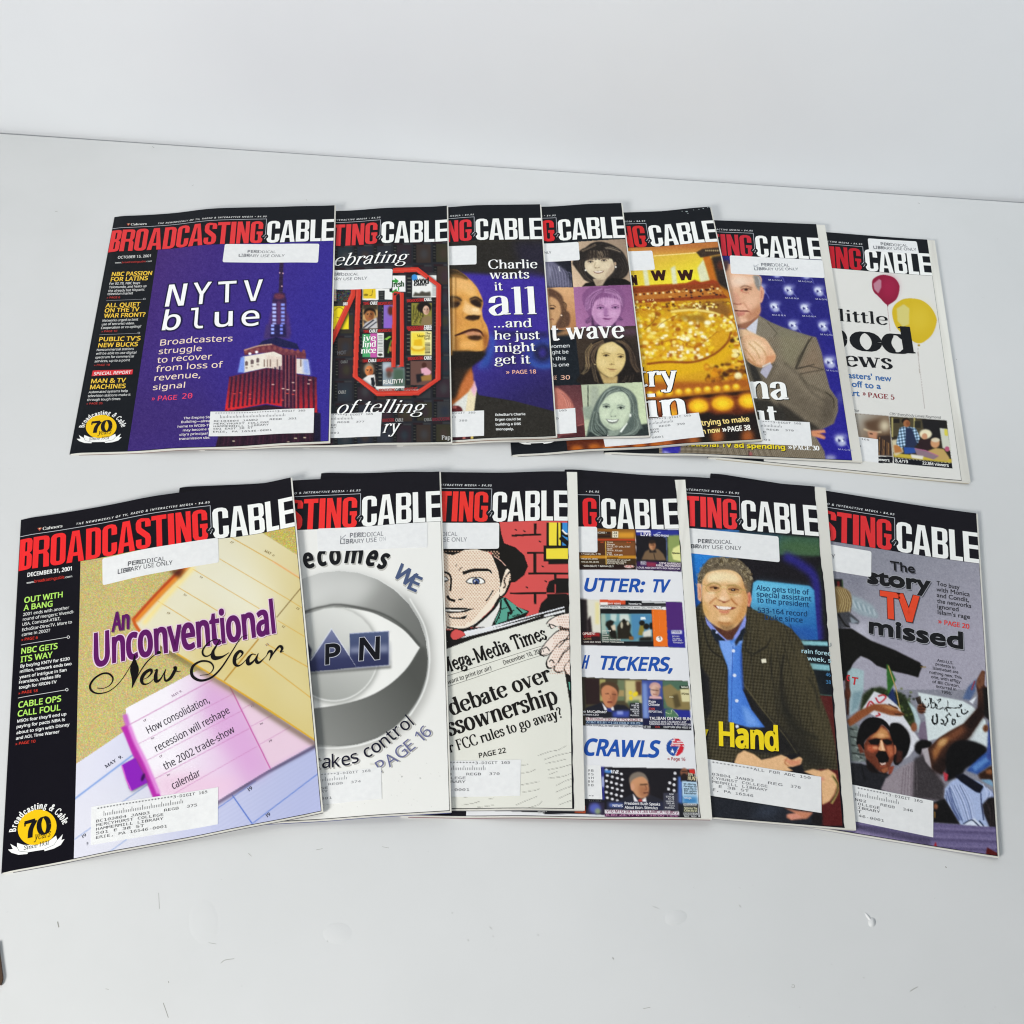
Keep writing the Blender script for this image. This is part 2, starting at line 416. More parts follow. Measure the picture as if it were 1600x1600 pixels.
class Sheet:
    """what is printed on one cover, described in pixels of an enlarged view of the photograph"""
    def __init__(s, key):
        s.m = MAGS[key]
        s.parts = {}
        s.f = (0, 0, 1)
    def fr(s, x0, y0, k):
        s.f = (x0, y0, k)
    def px(s, p):
        return np.asarray(p, float) * s.f[2] + s.f[:2]
    def ink(s, part):
        if part not in s.parts:
            s.parts[part] = Ink(s.m)
        return s.parts[part]
    def text(s, part, txt, p0, p1, h, col, font='sans', bold=0.0, slant=0.0, track=1.0, off=.00022, shadow=None, halo=None, pen=None):
        """txt with its baseline from p0 to p1 and capitals h high (view pixels)"""
        a, b = s.m.uv(s.px(p0)), s.m.uv(s.px(p1))
        d = b - a
        L = np.linalg.norm(d)
        d = d / L
        up = np.array([d[1], -d[0]])
        q = s.m.uv(s.px((p0[0], p0[1] - h)))
        hm = abs((q - a) @ up)
        s.mm_text(part, txt, a, d, L, hm, col, font, bold, slant, track, off, shadow, halo, pen)
    def mm_text(s, part, txt, a, d, L, hm, col, font='sans', bold=0.0, slant=0.0, track=1.0, off=.00022, shadow=None, halo=None, pen=None):
        a, d = np.asarray(a, float), np.asarray(d, float)
        up = np.array([d[1], -d[0]])
        z = 0
        if font in ('serif', 'black'):
            th, tn = pen or (.14, .045)
            V, F, z = pen_text(txt, th, tn, slant, font == 'black')
            c = 1.0
        else:
            V, F = font_text(txt, font, track)
            c = cap(font)
        if not len(V):
            return
        x0, x1 = V[:, 0].min(), V[:, 0].max()
        pen_font = font in ('serif', 'black')
        rim = 0 if pen_font else bold * hm
        def place(V, dx=0, dy=0):
            X = (V[:, 0] - x0) / (x1 - x0) * (L - 2 * rim) + rim + (slant * V[:, 1] / c * hm if not pen_font else 0) + dx
            return a + X[:, None] * d + (V[:, 1] / c * (hm - 2 * rim) + rim + dy)[:, None] * up
        k = s.ink(part)
        def lay(V, F, col, off, z, r):
            k.add(V, F, col, off + z)
            if r > 0 and F:
                W, G = embolden(V, F, r)
                k.add(W, G, col, off - 4e-6)
        if shadow:
            lay(place(V, shadow[0], -shadow[1]), F, shadow[2], off - .00008, z, rim)
        if halo:
            if pen_font:
                V2, F2, z2 = pen_text(txt, th + halo[0], tn + halo[0], slant, font == 'black')
                k.add(place(V2), F2, halo[1], off - .00005 + z2)
            else:
                W, G = embolden(place(V), F, rim + halo[0] * hm)
                k.add(W, G, halo[1], off - .00005)
        lay(place(V), F, col, off, z, rim)
    def poly(s, part, pts, col, off=.00016, sm=0):
        p = s.m.uv(s.px(catmull(pts, True) if sm else pts))
        s.ink(part).poly([list(map(tuple, p))], col, off)
    def line(s, part, pts, w, col, off=.0002, sm=0):
        p = s.m.uv(s.px(catmull(pts) if sm else pts))
        s.ink(part).line(p, np.asarray(w) * s.f[2] * .47, col, off)

class Painter:
    """a picture printed on a cover: soft shapes laid into a raster of the page, later carried by the page's own mesh points"""
    S = 2
    def __init__(s, x0, y0, x1, y1, base):
        s.x0, s.y0 = x0, y0
        s.h, s.w = int((y1 - y0) * s.S), int((x1 - x0) * s.S)
        s.a = np.tile(rgb(base).astype(np.float32), (s.h, s.w, 1))
        s.f = (0, 0, 1)
    def fr(s, x0, y0, k):
        s.f = (x0, y0, k)
    def cv(s, p):
        return (np.asarray(p, float) * s.f[2] + s.f[:2] - (s.x0, s.y0)) * s.S
    def _mask(s, loops, b):
        allp = np.vstack(loops)
        pad = int(3 * b) + 2
        X0, Y0 = np.maximum(np.floor(allp.min(0)).astype(int) - pad, 0)
        X1, Y1 = np.minimum(np.ceil(allp.max(0)).astype(int) + pad + 1, (s.w, s.h))
        if X1 <= X0 or Y1 <= Y0:
            return None
        xs, ys = np.arange(X0, X1) + .5, np.arange(Y0, Y1) + .5
        m = np.zeros((Y1 - Y0, X1 - X0), bool)
        for p in loops:
            q = np.roll(p, -1, 0)
            for (ax, ay), (bx, by) in zip(p, q):
                if ay == by:
                    continue
                r = np.nonzero((ys >= min(ay, by)) & (ys < max(ay, by)))[0]
                if len(r):
                    xi = ax + (ys[r] - ay) / (by - ay) * (bx - ax)
                    m[r] ^= xs[None, :] < xi[:, None]
        m = m.astype(np.float32)
        if b > .3:
            m = blur(m, b)
        return X0, Y0, X1, Y1, m
    def _put(s, M, col, a):
        if M is None:
            return
        X0, Y0, X1, Y1, m = M
        r = s.a[Y0:Y1, X0:X1]
        w = (m * a)[..., None]
        c = col(X0, Y0, X1, Y1) if callable(col) else rgb(col).astype(np.float32)
        r += (c - r) * w
    def poly(s, pts, col, b=0, a=1, sm=0):
        p = s.cv(pts)
        if sm:
            p = catmull(p, True)
        s._put(s._mask([p], b * s.f[2] * s.S), col, a)
    def ell(s, cx, cy, rx, ry, col, rot=0, b=0, a=1):
        t = np.linspace(0, 2 * np.pi, 28, endpoint=False)
        r = math.radians(rot)
        x, y = rx * np.cos(t), ry * np.sin(t)
        s.poly(np.stack([cx + x * math.cos(r) - y * math.sin(r), cy + x * math.sin(r) + y * math.cos(r)], 1), col, b, a)
    def rect(s, x0, y0, x1, y1, col, b=0, a=1):
        s.poly([(x0, y0), (x1, y0), (x1, y1), (x0, y1)], col, b, a)
    def line(s, pts, w, col, b=0, a=1, sm=1):
        p = s.cv(pts)
        if sm:
            p = catmull(p)
        v, f = strip(p, np.asarray(w) * s.f[2] * s.S)
        n = len(p)
        s._put(s._mask([np.vstack([v[:n], v[n:][::-1]])], b * s.f[2] * s.S), col, a)
    def grad(s, p0, c0, p1, c1):
        """a colour that runs from c0 at p0 to c1 at p1"""
        A, B = s.cv(p0), s.cv(p1)
        d = B - A
        c0, c1 = rgb(c0).astype(np.float32), rgb(c1).astype(np.float32)
        def f(X0, Y0, X1, Y1):
            x, y = np.meshgrid(np.arange(X0, X1), np.arange(Y0, Y1))
            t = np.clip(((x - A[0]) * d[0] + (y - A[1]) * d[1]) / (d @ d), 0, 1)[..., None].astype(np.float32)
            return c0 + (c1 - c0) * t
        return f
    def hair(s, a, b, n, cols, w, al=.8):
        """strands between two locks, each a list of as many points"""
        a, b = np.array(a, float), np.array(b, float)
        for i in range(n):
            t = (i + RNG.uniform(-.3, .3)) / max(n - 1, 1)
            s.line(a + (b - a) * t + RNG.normal(0, w * .5, a.shape), w * RNG.uniform(.6, 1.4), cols[i % len(cols)], b=w * .4, a=al)
    def weave(s, pts, amp, ang, per, sm=1):
        """cloth: fine slanting ribs laid over what is there"""
        p = s.cv(pts)
        if sm: p = catmull(p, True)
        M = s._mask([p], 1.5)
        if M is None: return
        X0, Y0, X1, Y1, m = M
        x, y = np.meshgrid(np.arange(X0, X1), np.arange(Y0, Y1))
        t = math.radians(ang)
        k = np.sin((x * math.cos(t) + y * math.sin(t)) * 2 * math.pi / (per * s.f[2] * s.S))
        s.a[Y0:Y1, X0:X1] += (k * m * amp)[..., None].astype(np.float32)
    def grain(s, pts, amp, sc=1, tint=0):
        p = s.cv(pts)
        M = s._mask([p], .8)
        if M is None: return
        X0, Y0, X1, Y1, m = M
        h, w = int((Y1 - Y0) / sc) + 2, int((X1 - X0) / sc) + 2
        g = RNG.normal(0, 1, (h, w, 3 if tint else 1))
        g = np.repeat(np.repeat(g, max(1, int(sc)), 0), max(1, int(sc)), 1)[:Y1 - Y0, :X1 - X0]
        s.a[Y0:Y0 + g.shape[0], X0:X0 + g.shape[1]] += (g * amp * m[:g.shape[0], :g.shape[1], None]).astype(np.float32)
    def sample(s, px):
        a = np.clip(s.a, 0, 255)
        x = np.clip((px[..., 0] - s.x0) * s.S - .5, 0, s.w - 1.001)
        y = np.clip((px[..., 1] - s.y0) * s.S - .5, 0, s.h - 1.001)
        i, j = x.astype(int), y.astype(int)
        fx, fy = (x - i)[..., None], (y - j)[..., None]
        return (a[j, i] * (1 - fx) + a[j, i + 1] * fx) * (1 - fy) + (a[j + 1, i] * (1 - fx) + a[j + 1, i + 1] * fx) * fy

def blur(m, sg):
    r = max(1, int(3 * sg))
    k = np.exp(-.5 * (np.arange(-r, r + 1) / sg) ** 2)
    k /= k.sum()
    out = np.zeros_like(m)
    p = np.pad(m, ((r, r), (0, 0)))
    for i in range(2 * r + 1):
        out += k[i] * p[i:i + m.shape[0]]
    p = np.pad(out, ((0, 0), (r, r)))
    out2 = np.zeros_like(m)
    for i in range(2 * r + 1):
        out2 += k[i] * p[:, i:i + m.shape[1]]
    return out2.astype(np.float32)
# ---------------------------------------------------------------- what every cover of the weekly shares
def path_text(S, part, txt, pts, h, col, font='sans', bold=0, off=.00022, shadow=None, pen=None, slant=0, narrow=1.0, halo=None):
    """letters along a curve given in view pixels"""
    p = S.m.uv(S.px(catmull(pts, n=12)))
    sg = np.linalg.norm(np.diff(p, axis=0), axis=1)
    cum = np.concatenate([[0], np.cumsum(sg)])
    a = S.m.uv(S.px(np.array([pts[0], (pts[0][0], pts[0][1] - h)], float)))
    hm = np.linalg.norm(a[1] - a[0])
    wd = []
    for ch in txt:
        if font == 'serif':
            wd.append((SERIF[ch][0] * .92, SERIF[ch][0]))
        elif ch == ' ':
            wd.append((.3, .42))
        else:
            v = font_text(ch, font)[0]
            w = (v[:, 0].max() - v[:, 0].min()) / cap(font)
            wd.append((w, w + .14))
    tot = sum(w[1] for w in wd)
    x = 0
    for ch, (w, adv) in zip(txt, wd):
        c = (x + adv / 2) / tot * cum[-1]
        x += adv
        if ch == ' ':
            continue
        i = min(max(np.searchsorted(cum, c) - 1, 0), len(sg) - 1)
        d = (p[i + 1] - p[i]) / sg[i]
        q = p[i] + d * (c - cum[i])
        L = w / tot * cum[-1]
        S.mm_text(part, ch, q - d * L / 2, d, L, hm, col, font, bold, slant, 1.0, off, shadow, halo, pen)

LET_S, LET_T = 4.1, 3.3
def _letter(ch, w):
    s, t, H = LET_S, LET_T, 28.0
    c = lambda x0, y0, x1, y1, r: rrect(x0, y0, x1, y1, r)
    if ch == 'B':
        return [[(0, 0), (w - 3, 0), (w - .8, .8), (w, 3), (w, 11), (w - .5, 13), (w - 1.8, 14.4), (w - .5, 15.8), (w, 17.5), (w, 25), (w - .8, 27.2), (w - 3, H), (0, H)],
                c(s, t, w - s + .3, 12.6, .8), c(s, 16.2, w - s + .3, H - t, .8)]
    if ch == 'R':
        return [[(0, 0), (s, 0), (s, 12.2), (w - s - .3, 12.2), (w - s, 10.5), (w - s + .2, 0), (w + .2, 0), (w - .1, 11), (w - 1.6, 13.8), (w - .2, 16), (w, 18), (w, 25), (w - .8, 27.2), (w - 3, H), (0, H)],
                c(s, 15.6, w - s + .2, H - t, .8)]
    if ch == 'O':
        return [c(0, -.2, w, H + .2, 4), c(s, t, w - s, H - t, 1)]
    if ch == 'D':
        return [[(0, 0), (w - 4, 0), (w - 1.2, 1.2), (w, 4), (w, H - 4), (w - 1.2, H - 1.2), (w - 4, H), (0, H)], c(s, t, w - s, H - t, 1)]
    if ch == 'A':
        return [[(0, 0), (s, 0), (s + .55, 5.4), (w - s - .55, 5.4), (w - s, 0), (w, 0), (w * .71, H), (w * .29, H)],
                [(s + .9, 8.6), (w - s - .9, 8.6), (w * .5 + .25, 23), (w * .5 - .25, 23)]]
    if ch in 'CG':
        r = [(w - 4, H), (w - 1.2, H - 1.2), (w, H - 4), (w, 18), (w - s, 18), (w - s, H - t - .4), (w - s - .8, H - t), (s + .8, H - t), (s, H - t - .8),
             (s, t + .8), (s + .8, t), (w - s - .8, t), (w - s, t + .8)]
        if ch == 'C':
            r += [(w - s, 11), (w, 11), (w, 4), (w - 1.2, 1.2), (w - 4, 0)]
        else:
            r += [(w - s, 11.2), (w - s - 1.4, 11.2), (w - s - 1.4, 14.8), (w, 14.8), (w, 3), (w - 1.0, .8), (w - 3.5, 0)]
        return [r + [(4, 0), (1.2, 1.2), (0, 4), (0, H - 4), (1.2, H - 1.2), (4, H)]]
    if ch == 'S':
        return [[(0, 9), (0, 4), (1.2, 1.2), (4, 0), (w - 4, 0), (w - 1.2, 1.2), (w, 4), (w, 9.5), (w - 1, 12.6), (s + .2, 19), (s, 20.2), (s, H - t), (w - s, H - t), (w - s, 19.4), (w, 19.4),
                 (w, H - 4), (w - 1.2, H - 1.2), (4, H), (1.2, H - 1.2), (0, H - 4), (0, 18.6), (1, 15.6), (w - s - .2, 9.4), (w - s, 8.2), (w - s, t), (s, t), (s, 9)][::1]]
    if ch == 'T':
        return [[(0, H), (0, H - 4), (w / 2 - s / 2, H - 4), (w / 2 - s / 2, 0), (w / 2 + s / 2, 0), (w / 2 + s / 2, H - 4), (w, H - 4), (w, H)]]
    if ch == 'I':
        return [[(0, 0), (w, 0), (w, H), (0, H)]]
    if ch == 'N':
        return [[(0, 0), (0, H), (s, H), (w - s * .85, 12.5), (w - s * .85, H), (w, H), (w, 0), (w - s, 0), (s * .85, 15.5), (s * .85, 0)]]
    if ch == 'L':
        return [[(0, 0), (0, H), (s, H), (s, 3.8), (w, 3.8), (w, 0)]]
    if ch == 'E':
        return [[(0, 0), (0, H), (w, H), (w, H - 3.7), (s, H - 3.7), (s, 16.2), (w, 16.2), (w, 12.5), (s, 12.5), (s, 3.7), (w, 3.7), (w, 0)]]
MAST = [('B', .3, 9.7), ('R', 10.3, 22), ('O', 23.1, 34), ('A', 34.8, 47.6), ('D', 48.8, 59.8), ('C', 60.9, 71.8), ('A', 72.3, 85.2), ('S', 85.9, 97),
        ('T', 97.6, 108.6), ('I', 109.6, 114.1), ('N', 115.3, 126.3), ('G', 127.4, 138.4),
        ('C', 142.2, 153.6), ('A', 154.3, 167.4), ('B', 168.4, 180), ('L', 181.3, 190.6), ('E', 191.4, 202.3)]

def masthead(S, red='e2343a', white='f0f0ec', upto=0.0):
    """the nameplate: red BROADCASTING and white CABLE with the rule and the little bolt between; upto = what the next cover hides"""
    m = S.m
    k = m.cover * W_MM / 202.3
    y1, y0 = 18.7, 46.7
    ink = S.ink('masthead')
    for i, (ch, a, b) in enumerate(MAST):
        if b * k < upto:
            continue
        loops = [[((a + x) * k, y0 - y) for x, y in l] for l in _letter(ch, b - a)]
        ink.poly(loops, red if i < 12 else white, .00017)
    t = np.linspace(0, 2 * math.pi, 17)[:-1]
    ink.poly([[((140.3 + 3.3 * math.cos(q)) * k, 38.6 + 3.3 * math.sin(q)) for q in t]], '11151b', .00021)
    ink.line([(q * k, v) for q, v in ((0, 15.9), (70, 15.9), (141, 15.9))], .42, 'c9ccd2', .00018)
    ink.line([(141 * k, 15.7), (140.9 * k, 36)], .42, 'b9bcc4', .00022)
    ink.line([(141 * k, 35.6), (138.5 * k, 38.9), (141.9 * k, 38.0), (140.1 * k, 41.8)], .42, 'd4d6da', .00023)
    if upto < 60:
        S.mm_text('tagline', 'THE NEWSWEEKLY OF TV, RADIO & INTERACTIVE MEDIA \u2022 $4.95', (41 * k, 13.6), (1, 0), 99.6 * k, 1.9, 'e8e8e6', bold=.03, slant=.22, track=1.3)
        S.mm_text('tagline', 'Cahners', (16.6, 13.4), (1, 0), 14.5, 2.7, 'dcdcd8', font='serif', pen=(.16, .06))
        ink.poly([[(12.7, 10.9), (16.2, 10.9), (14.4, 13.8)]], 'b84a3a', .0002)
        ink.poly([[(13.6, 10.9), (15.3, 10.9), (14.4, 12.4)]], 'e8c9a0', .00024)
    else:
        # the words that show to the right of the next cover
        full = 'THE NEWSWEEKLY OF TV, RADIO & INTERACTIVE MEDIA \u2022 $4.95'
        n = len(full)
        i = max(0, min(n - 1, int((upto / k - 41) / 99.6 * n)))
        while i > 0 and full[i - 1] != ' ':
            i -= 1
        v = font_text(full, 'sans', 1.3)[0]
        tail = full[i:]
        vt = font_text(tail, 'sans', 1.3)[0]
        L = 99.6 * k * (vt[:, 0].max() - vt[:, 0].min()) / (v[:, 0].max() - v[:, 0].min())
        S.mm_text('tagline', tail, (140.6 * k - L, 13.6), (1, 0), L, 1.9, 'dcdedf', bold=.03, slant=.22, track=1.3)

def badge(S):
    """the anniversary seal at the foot of the black column, laid out on the first cover and printed alike on the others"""
    B = Sheet('R1')
    B.fr(0, 1170, .1625)
    uvp = lambda pts: [tuple(p) for p in B.m.uv(B.px(pts))]
    k = S.ink('anniversary_badge')
    t = np.linspace(0, 2 * math.pi, 33)[:-1]
    k.poly([uvp([(358 + 187 * math.cos(q) + 8 * math.sin(q), 758 + 172 * math.sin(q) - 22 * math.cos(q)) for q in t])], 'f2c414', .00016)
    k.poly([uvp([(100, 915), (165, 950), (165, 905), (230, 925), (360, 925), (470, 890), (540, 835), (552, 880), (605, 822), (590, 880), (622, 868), (585, 925), (520, 960), (430, 985), (425, 970), (270, 995), (265, 1012), (180, 1020), (110, 1000), (78, 970), (125, 965)])], 'f4f4f0', .00019)
    k.line(uvp([(165, 945), (185, 985), (270, 995)]), .22, '303036', .00022)
    k.line(uvp([(548, 880), (520, 925), (430, 965)]), .22, '303036', .00022)
    m = S.m
    def txt(s, p0, p1, h, col, pen, sl=0):
        a, b = B.m.uv(B.px([p0, p1]))
        d = b - a
        L = np.linalg.norm(d)
        q = B.m.uv(B.px([(p0[0], p0[1] - h)]))[0]
        S.mm_text('anniversary_badge', s, a, d / L, L, np.linalg.norm(q - a), col, font='serif', pen=pen, slant=sl, off=.00026)
    txt('70', (245, 870), (500, 798), 165, '15151a', (.2, .06))
    txt('years', (325, 880), (492, 842), 75, '2a2414', (.1, .05), .3)
    txt('Since 1931', (230, 975), (470, 922), 42, '26262a', (.12, .05), .1)
    sv = S.m
    T = Sheet('R1')
    T.fr(0, 1170, .1625)
    T.parts = {'anniversary_badge': k}
    # letters round the top of the seal
    p = [(150, 800), (168, 730), (225, 650), (300, 600), (380, 578), (450, 580), (530, 625), (580, 680), (610, 735)]
    txts = 'Broadcasting & Cable'
    pts = B.m.uv(B.px(catmull(p, n=12)))
    sg = np.linalg.norm(np.diff(pts, axis=0), axis=1)
    cum = np.concatenate([[0], np.cumsum(sg)])
    tot = sum(SERIF[c][0] for c in txts)
    x = 0
    for ch in txts:
        adv = SERIF[ch][0]
        c = (x + adv / 2) / tot * cum[-1]
        x += adv
        if ch == ' ':
            continue
        i = min(max(np.searchsorted(cum, c) - 1, 0), len(sg) - 1)
        d = (pts[i + 1] - pts[i]) / sg[i]
        q = pts[i] + d * (c - cum[i])
        L = adv * .86 / tot * cum[-1]
        S.mm_text('anniversary_badge', ch, q - d * L / 2, d, L, 4.3, 'f2f2ee', font='serif', pen=(.2, .09), off=.0002)

def bil(q, x, y):
    q = [np.asarray(c, float) for c in q]
    return tuple((1 - x) * (1 - y) * q[0] + x * (1 - y) * q[1] + x * y * q[2] + (1 - x) * y * q[3])

def address(S, q, num, date='JAN03', street='501 E 38 ST', ink='4a4b4f', first='************************3-DIGIT 165', bars=True, reg='REGB', zipc='ERIE, PA 16546-0001', x_from=0.0):
    """the mailing label's typed lines; q = its corners in the photograph"""
    S.fr(0, 0, 1)
    h = np.linalg.norm(np.subtract(q[0], q[3]))
    def row(t, x0, x1, y, hh=.07):
        n = len(t)
        if x0 < x_from:                                  # leave off what the next cover hides
            i = min(n - 1, int(math.ceil((x_from - x0) / (x1 - x0) * n)))
            x0, t = x0 + (x1 - x0) * i / n, t[i:]
            sp = len(t) - len(t.lstrip())
            x0, t = x0 + (x1 - x0) * sp / max(n - i, 1), t.lstrip()
        if not t.strip():
            return
        S.text('label_text', t, bil(q, x0, y), bil(q, x1, y), h * hh, ink, font='mono', bold=.012, off=.00036)
    row(first, .045, .915, .115)
    if bars:
        k = S.ink('label_text')
        for i in range(46):
            x = .1 + i * .0138
            if x < x_from: continue
            top = .16 if (i * 7 + i * i * 3) % 11 < 4 else .215
            a, b = S.m.uv(np.array([bil(q, x, top), bil(q, x, .285)]))
            k.line([tuple(a), tuple(b)], .33, ink, .00034)
    row('BC103804 ' + date, .04, .46, .43)
    row(reg, .575, .69, .43)
    row(num, .755, .835, .425)
    row('MERCYHURST COLLEGE', .04, .57, .535)
    row('HAMMERMILL LIBRARY', .04, .57, .64)
    row(street, .04, .42, .745)
    row(zipc, .04, .04 + .0295 * len(zipc), .86)

def stamp(S, lines, ink):
    """what the rubber stamp left on the library sticker: (words, from, to, height)"""
    for t, a, b, h in lines:
        S.text('stamp_text', t, a, b, h, ink, bold=.012, off=.00036)
        S.text('stamp_text', t[:4], (a[0] - .5 / S.f[2], a[1] - .6 / S.f[2]), (a[0] + (b[0] - a[0]) * 4 / len(t), a[1] + (b[1] - a[1]) * 4 / len(t) - .6 / S.f[2]), h, ink, off=.0004)

def face(P, cx, cy, w, h, skin, dark, hair, lip='a05a50', eye='2a2420', light=None, rot=0):
    """a small printed face seen from the front, in view pixels"""
    P.ell(cx, cy, w, h, skin, rot, b=w * .06)
    P.ell(cx + w * .5, cy + h * .1, w * .42, h * .75, dark, rot, b=w * .22, a=.55)
    if light: P.ell(cx - w * .3, cy - h * .25, w * .4, h * .4, light, rot, b=w * .2, a=.6)
    for sx in (-.4, .38):
        P.ell(cx + sx * w, cy - h * .1, w * .24, h * .09, dark, rot, b=w * .06, a=.8)
        P.ell(cx + sx * w, cy - h * .09, w * .13, h * .06, eye, rot, b=w * .03)
        P.line([(cx + (sx - .25) * w, cy - h * .24), (cx + sx * w, cy - h * .31), (cx + (sx + .25) * w, cy - h * .24)], w * .09, hair, b=w * .02)
    P.line([(cx + w * .02, cy - h * .05), (cx + w * .1, cy + h * .24), (cx - w * .1, cy + h * .28)], w * .09, dark, b=w * .05, a=.8)
    P.line([(cx - w * .34, cy + h * .52), (cx, cy + h * .58), (cx + w * .34, cy + h * .5)], w * .13, lip, b=w * .03)
# ---------------------------------------------------------------- the covers of the far row
SHEETS, PICS, STICK, ADDR = {}, {}, {}, {}

def side(S, rows):
    for part, t, a, b, h, col in rows:
        S.text(part, t, a, b, h, col, bold=.035 if h > 30 else .01)

def cover_T1():
    S = Sheet('T1'); SHEETS['T1'] = S
    masthead(S, 'e0393c')
    P = Painter(140, 370, 540, 720, '37297f'); PICS['T1'] = P
    P.poly([(140, 370), (540, 370), (540, 720), (140, 720)], P.grad((230, 400), '43286f', (470, 520), '33298c'))
    P.poly([(140, 600), (330, 600), (380, 720), (140, 720)], '3a2668', b=30, a=.7)
    P.fr(320, 310, .15)
    P.line([(800, 660), (790, 990)], 40, '35213f', b=4, sm=0)
    for i in range(14):
        P.rect(778, 690 + i * 22, 812, 700 + i * 22, '251a3c', b=2)
    for x, y in ((780, 775), (815, 780), (803, 915)):
        P.ell(x, y, 8, 7, 'e7b9c4', b=3)
    P.poly([(640, 1420), (690, 1180), (715, 1180), (715, 1420)], '5c3464', b=12, a=.7); P.poly([(845, 1180), (870, 1200), (900, 1420), (840, 1420)], '5c3464', b=12, a=.7)
    P.poly([(735, 985), (830, 985), (850, 1060), (848, 1420), (690, 1420), (705, 1060)], '3a2150', b=5); P.rect(752, 1070, 790, 1420, '59305c', b=6)
    for i in range(7): P.rect(700, 995 + i * 14, 848, 999 + i * 14, '1c1430', b=3, a=.6)
    P.ell(775, 1020, 55, 30, '6c3448', b=8)
    for i in range(9):
        y = 1095 + i * 40
        P.rect(705, y, 745, y + 24, 'b9c4ff', b=5)
        P.rect(795, y, 832, y + 24, '8c9cf0', b=5)
    P.fr(320, 310 + 200, .15)
    P.poly([(640, -20), (870, -20), (890, 130), (610, 130)], '43306a', b=10); P.poly([(690, -20), (840, -20), (850, 110), (680, 110)], '241c4a', b=6)
    for i in range(3):
        P.rect(690, -20 + i * 38, 722, 4 + i * 38, '9fb0ff', b=4); P.rect(785, -20 + i * 38, 812, 4 + i * 38, '7c8cf0', b=4)
    P.poly([(600, 150), (740, 110), (960, 180), (985, 240), (720, 205), (540, 215)], '1c1c48', b=4)
    P.poly([(405, 245), (560, 200), (700, 182), (810, 225), (1055, 275), (1055, 345), (800, 300), (600, 275), (415, 300)], '6d3340', b=4)
    for x in range(430, 1040, 60):
        P.ell(x, 262 - 40 * math.exp(-((x - 680) / 160) ** 2), 16, 20, '8c4a4c' if x % 120 else '3a1a30', b=5)
    P.line([(410, 248), (560, 203), (700, 186)], 12, 'c9a48c', b=4)
    P.ell(470, 285, 17, 14, 'ffffff', b=4); P.ell(540, 268, 17, 14, 'ffffff', b=4)
    P.poly([(800, 290), (955, 330), (955, 560), (945, 870), (800, 840)], '5a2238', b=3)
    P.poly([(395, 315), (720, 262), (805, 300), (805, 455), (645, 432), (405, 482)], 'e9e0d2', b=3)
    P.poly([(375, 322), (415, 312), (412, 478), (342, 482)], '7a97e6', b=6)
    P.poly([(640, 300), (800, 320), (800, 450), (645, 430)], 'd9c3b4', b=8, a=.6)
    P.poly([(950, 335), (1075, 345), (1098, 505), (950, 490)], 'e4dace', b=3)
    P.poly([(1020, 342), (1078, 346), (1100, 505), (1030, 495)], '9db0e8', b=14)
    for x, y in ((435, 385), (493, 368), (552, 352)):
        P.poly([(x - 16, y + 26), (x - 16, y - 14), (x, y - 26), (x + 16, y - 14), (x + 16, y + 22)], '6c5a5a', b=3)
        P.rect(x - 12, y + 38, x + 12, y + 56, '9c8a80', b=4)
    for x in (620, 652, 684, 755, 1000):
        P.rect(x - 6, 345, x + 6, 420, '8a7468', b=3)
    P.poly([(255, 525), (645, 432), (805, 455), (805, 835), (640, 805), (380, 855), (208, 885)], P.grad((500, 500), '5a2036', (480, 850), 'd8262c'), b=3)
    P.poly([(948, 495), (1165, 530), (1172, 905), (940, 865)], P.grad((1050, 540), '551f36', (1050, 900), 'c6242c'), b=3)
    for i in range(12):
        x0, x1 = 285 + i * 45, 252 + i * 47
        y1 = 850 - 50 * min(i, 8) / 8
        P.line([(x0, 525 - i * 10), (x1, y1)], 20, '2b1530', b=4, a=.9, sm=0)
        P.line([(x0 + 18, 520 - i * 10), (x1 + 20, 760)], 7, '7c3044', b=3, a=.8, sm=0)
    for i in range(4):
        P.line([(825 + i * 37, 300), (822 + i * 38, 850)], 16, '2a1430', b=3, a=.85, sm=0)
        P.line([(840 + i * 37, 300), (838 + i * 38, 840)], 8, 'b06a66' if i != 2 else '6a3040', b=3, a=.8, sm=0)
        P.line([(975 + i * 52, 520), (975 + i * 54, 880)], 20, '2b1530', b=4, a=.9, sm=0)
    for x, y in ((815, 648), (865, 658), (930, 668), (860, 700), (920, 708), (808, 770), (920, 585), (1080, 598), (1095, 560), (370, 692), (310, 702), (470, 708), (470, 752), (710, 605)):
        P.rect(x - 14, y - 5, x + 14, y + 5, 'e9c4b4' if y < 690 else 'd84a44', b=3)
    P.poly([(205, 888), (640, 815), (800, 842), (1205, 905), (1205, 1260), (110, 1260)], '2a1424', b=4)
    for i in range(26):
        P.line([(225 + i * 38, 860), (150 + i * 41, 1250)], 9, '4a2034' if i % 3 else '150c1c', b=4, a=.8, sm=0)
    P.poly([(1140, 905), (1205, 910), (1205, 1260), (1140, 1260)], '15122c', b=6)
    for x, y in ((300, 1195), (945, 1165), (1040, 1160), (870, 1205)):
        P.rect(x - 14, y - 6, x + 14, y + 5, 'e9d9b8', b=3)
    side(S, []) 
    S.fr(100, 310, .15)
    g, w, r = 'f0c646', 'e6e6e4', 'c8423c'
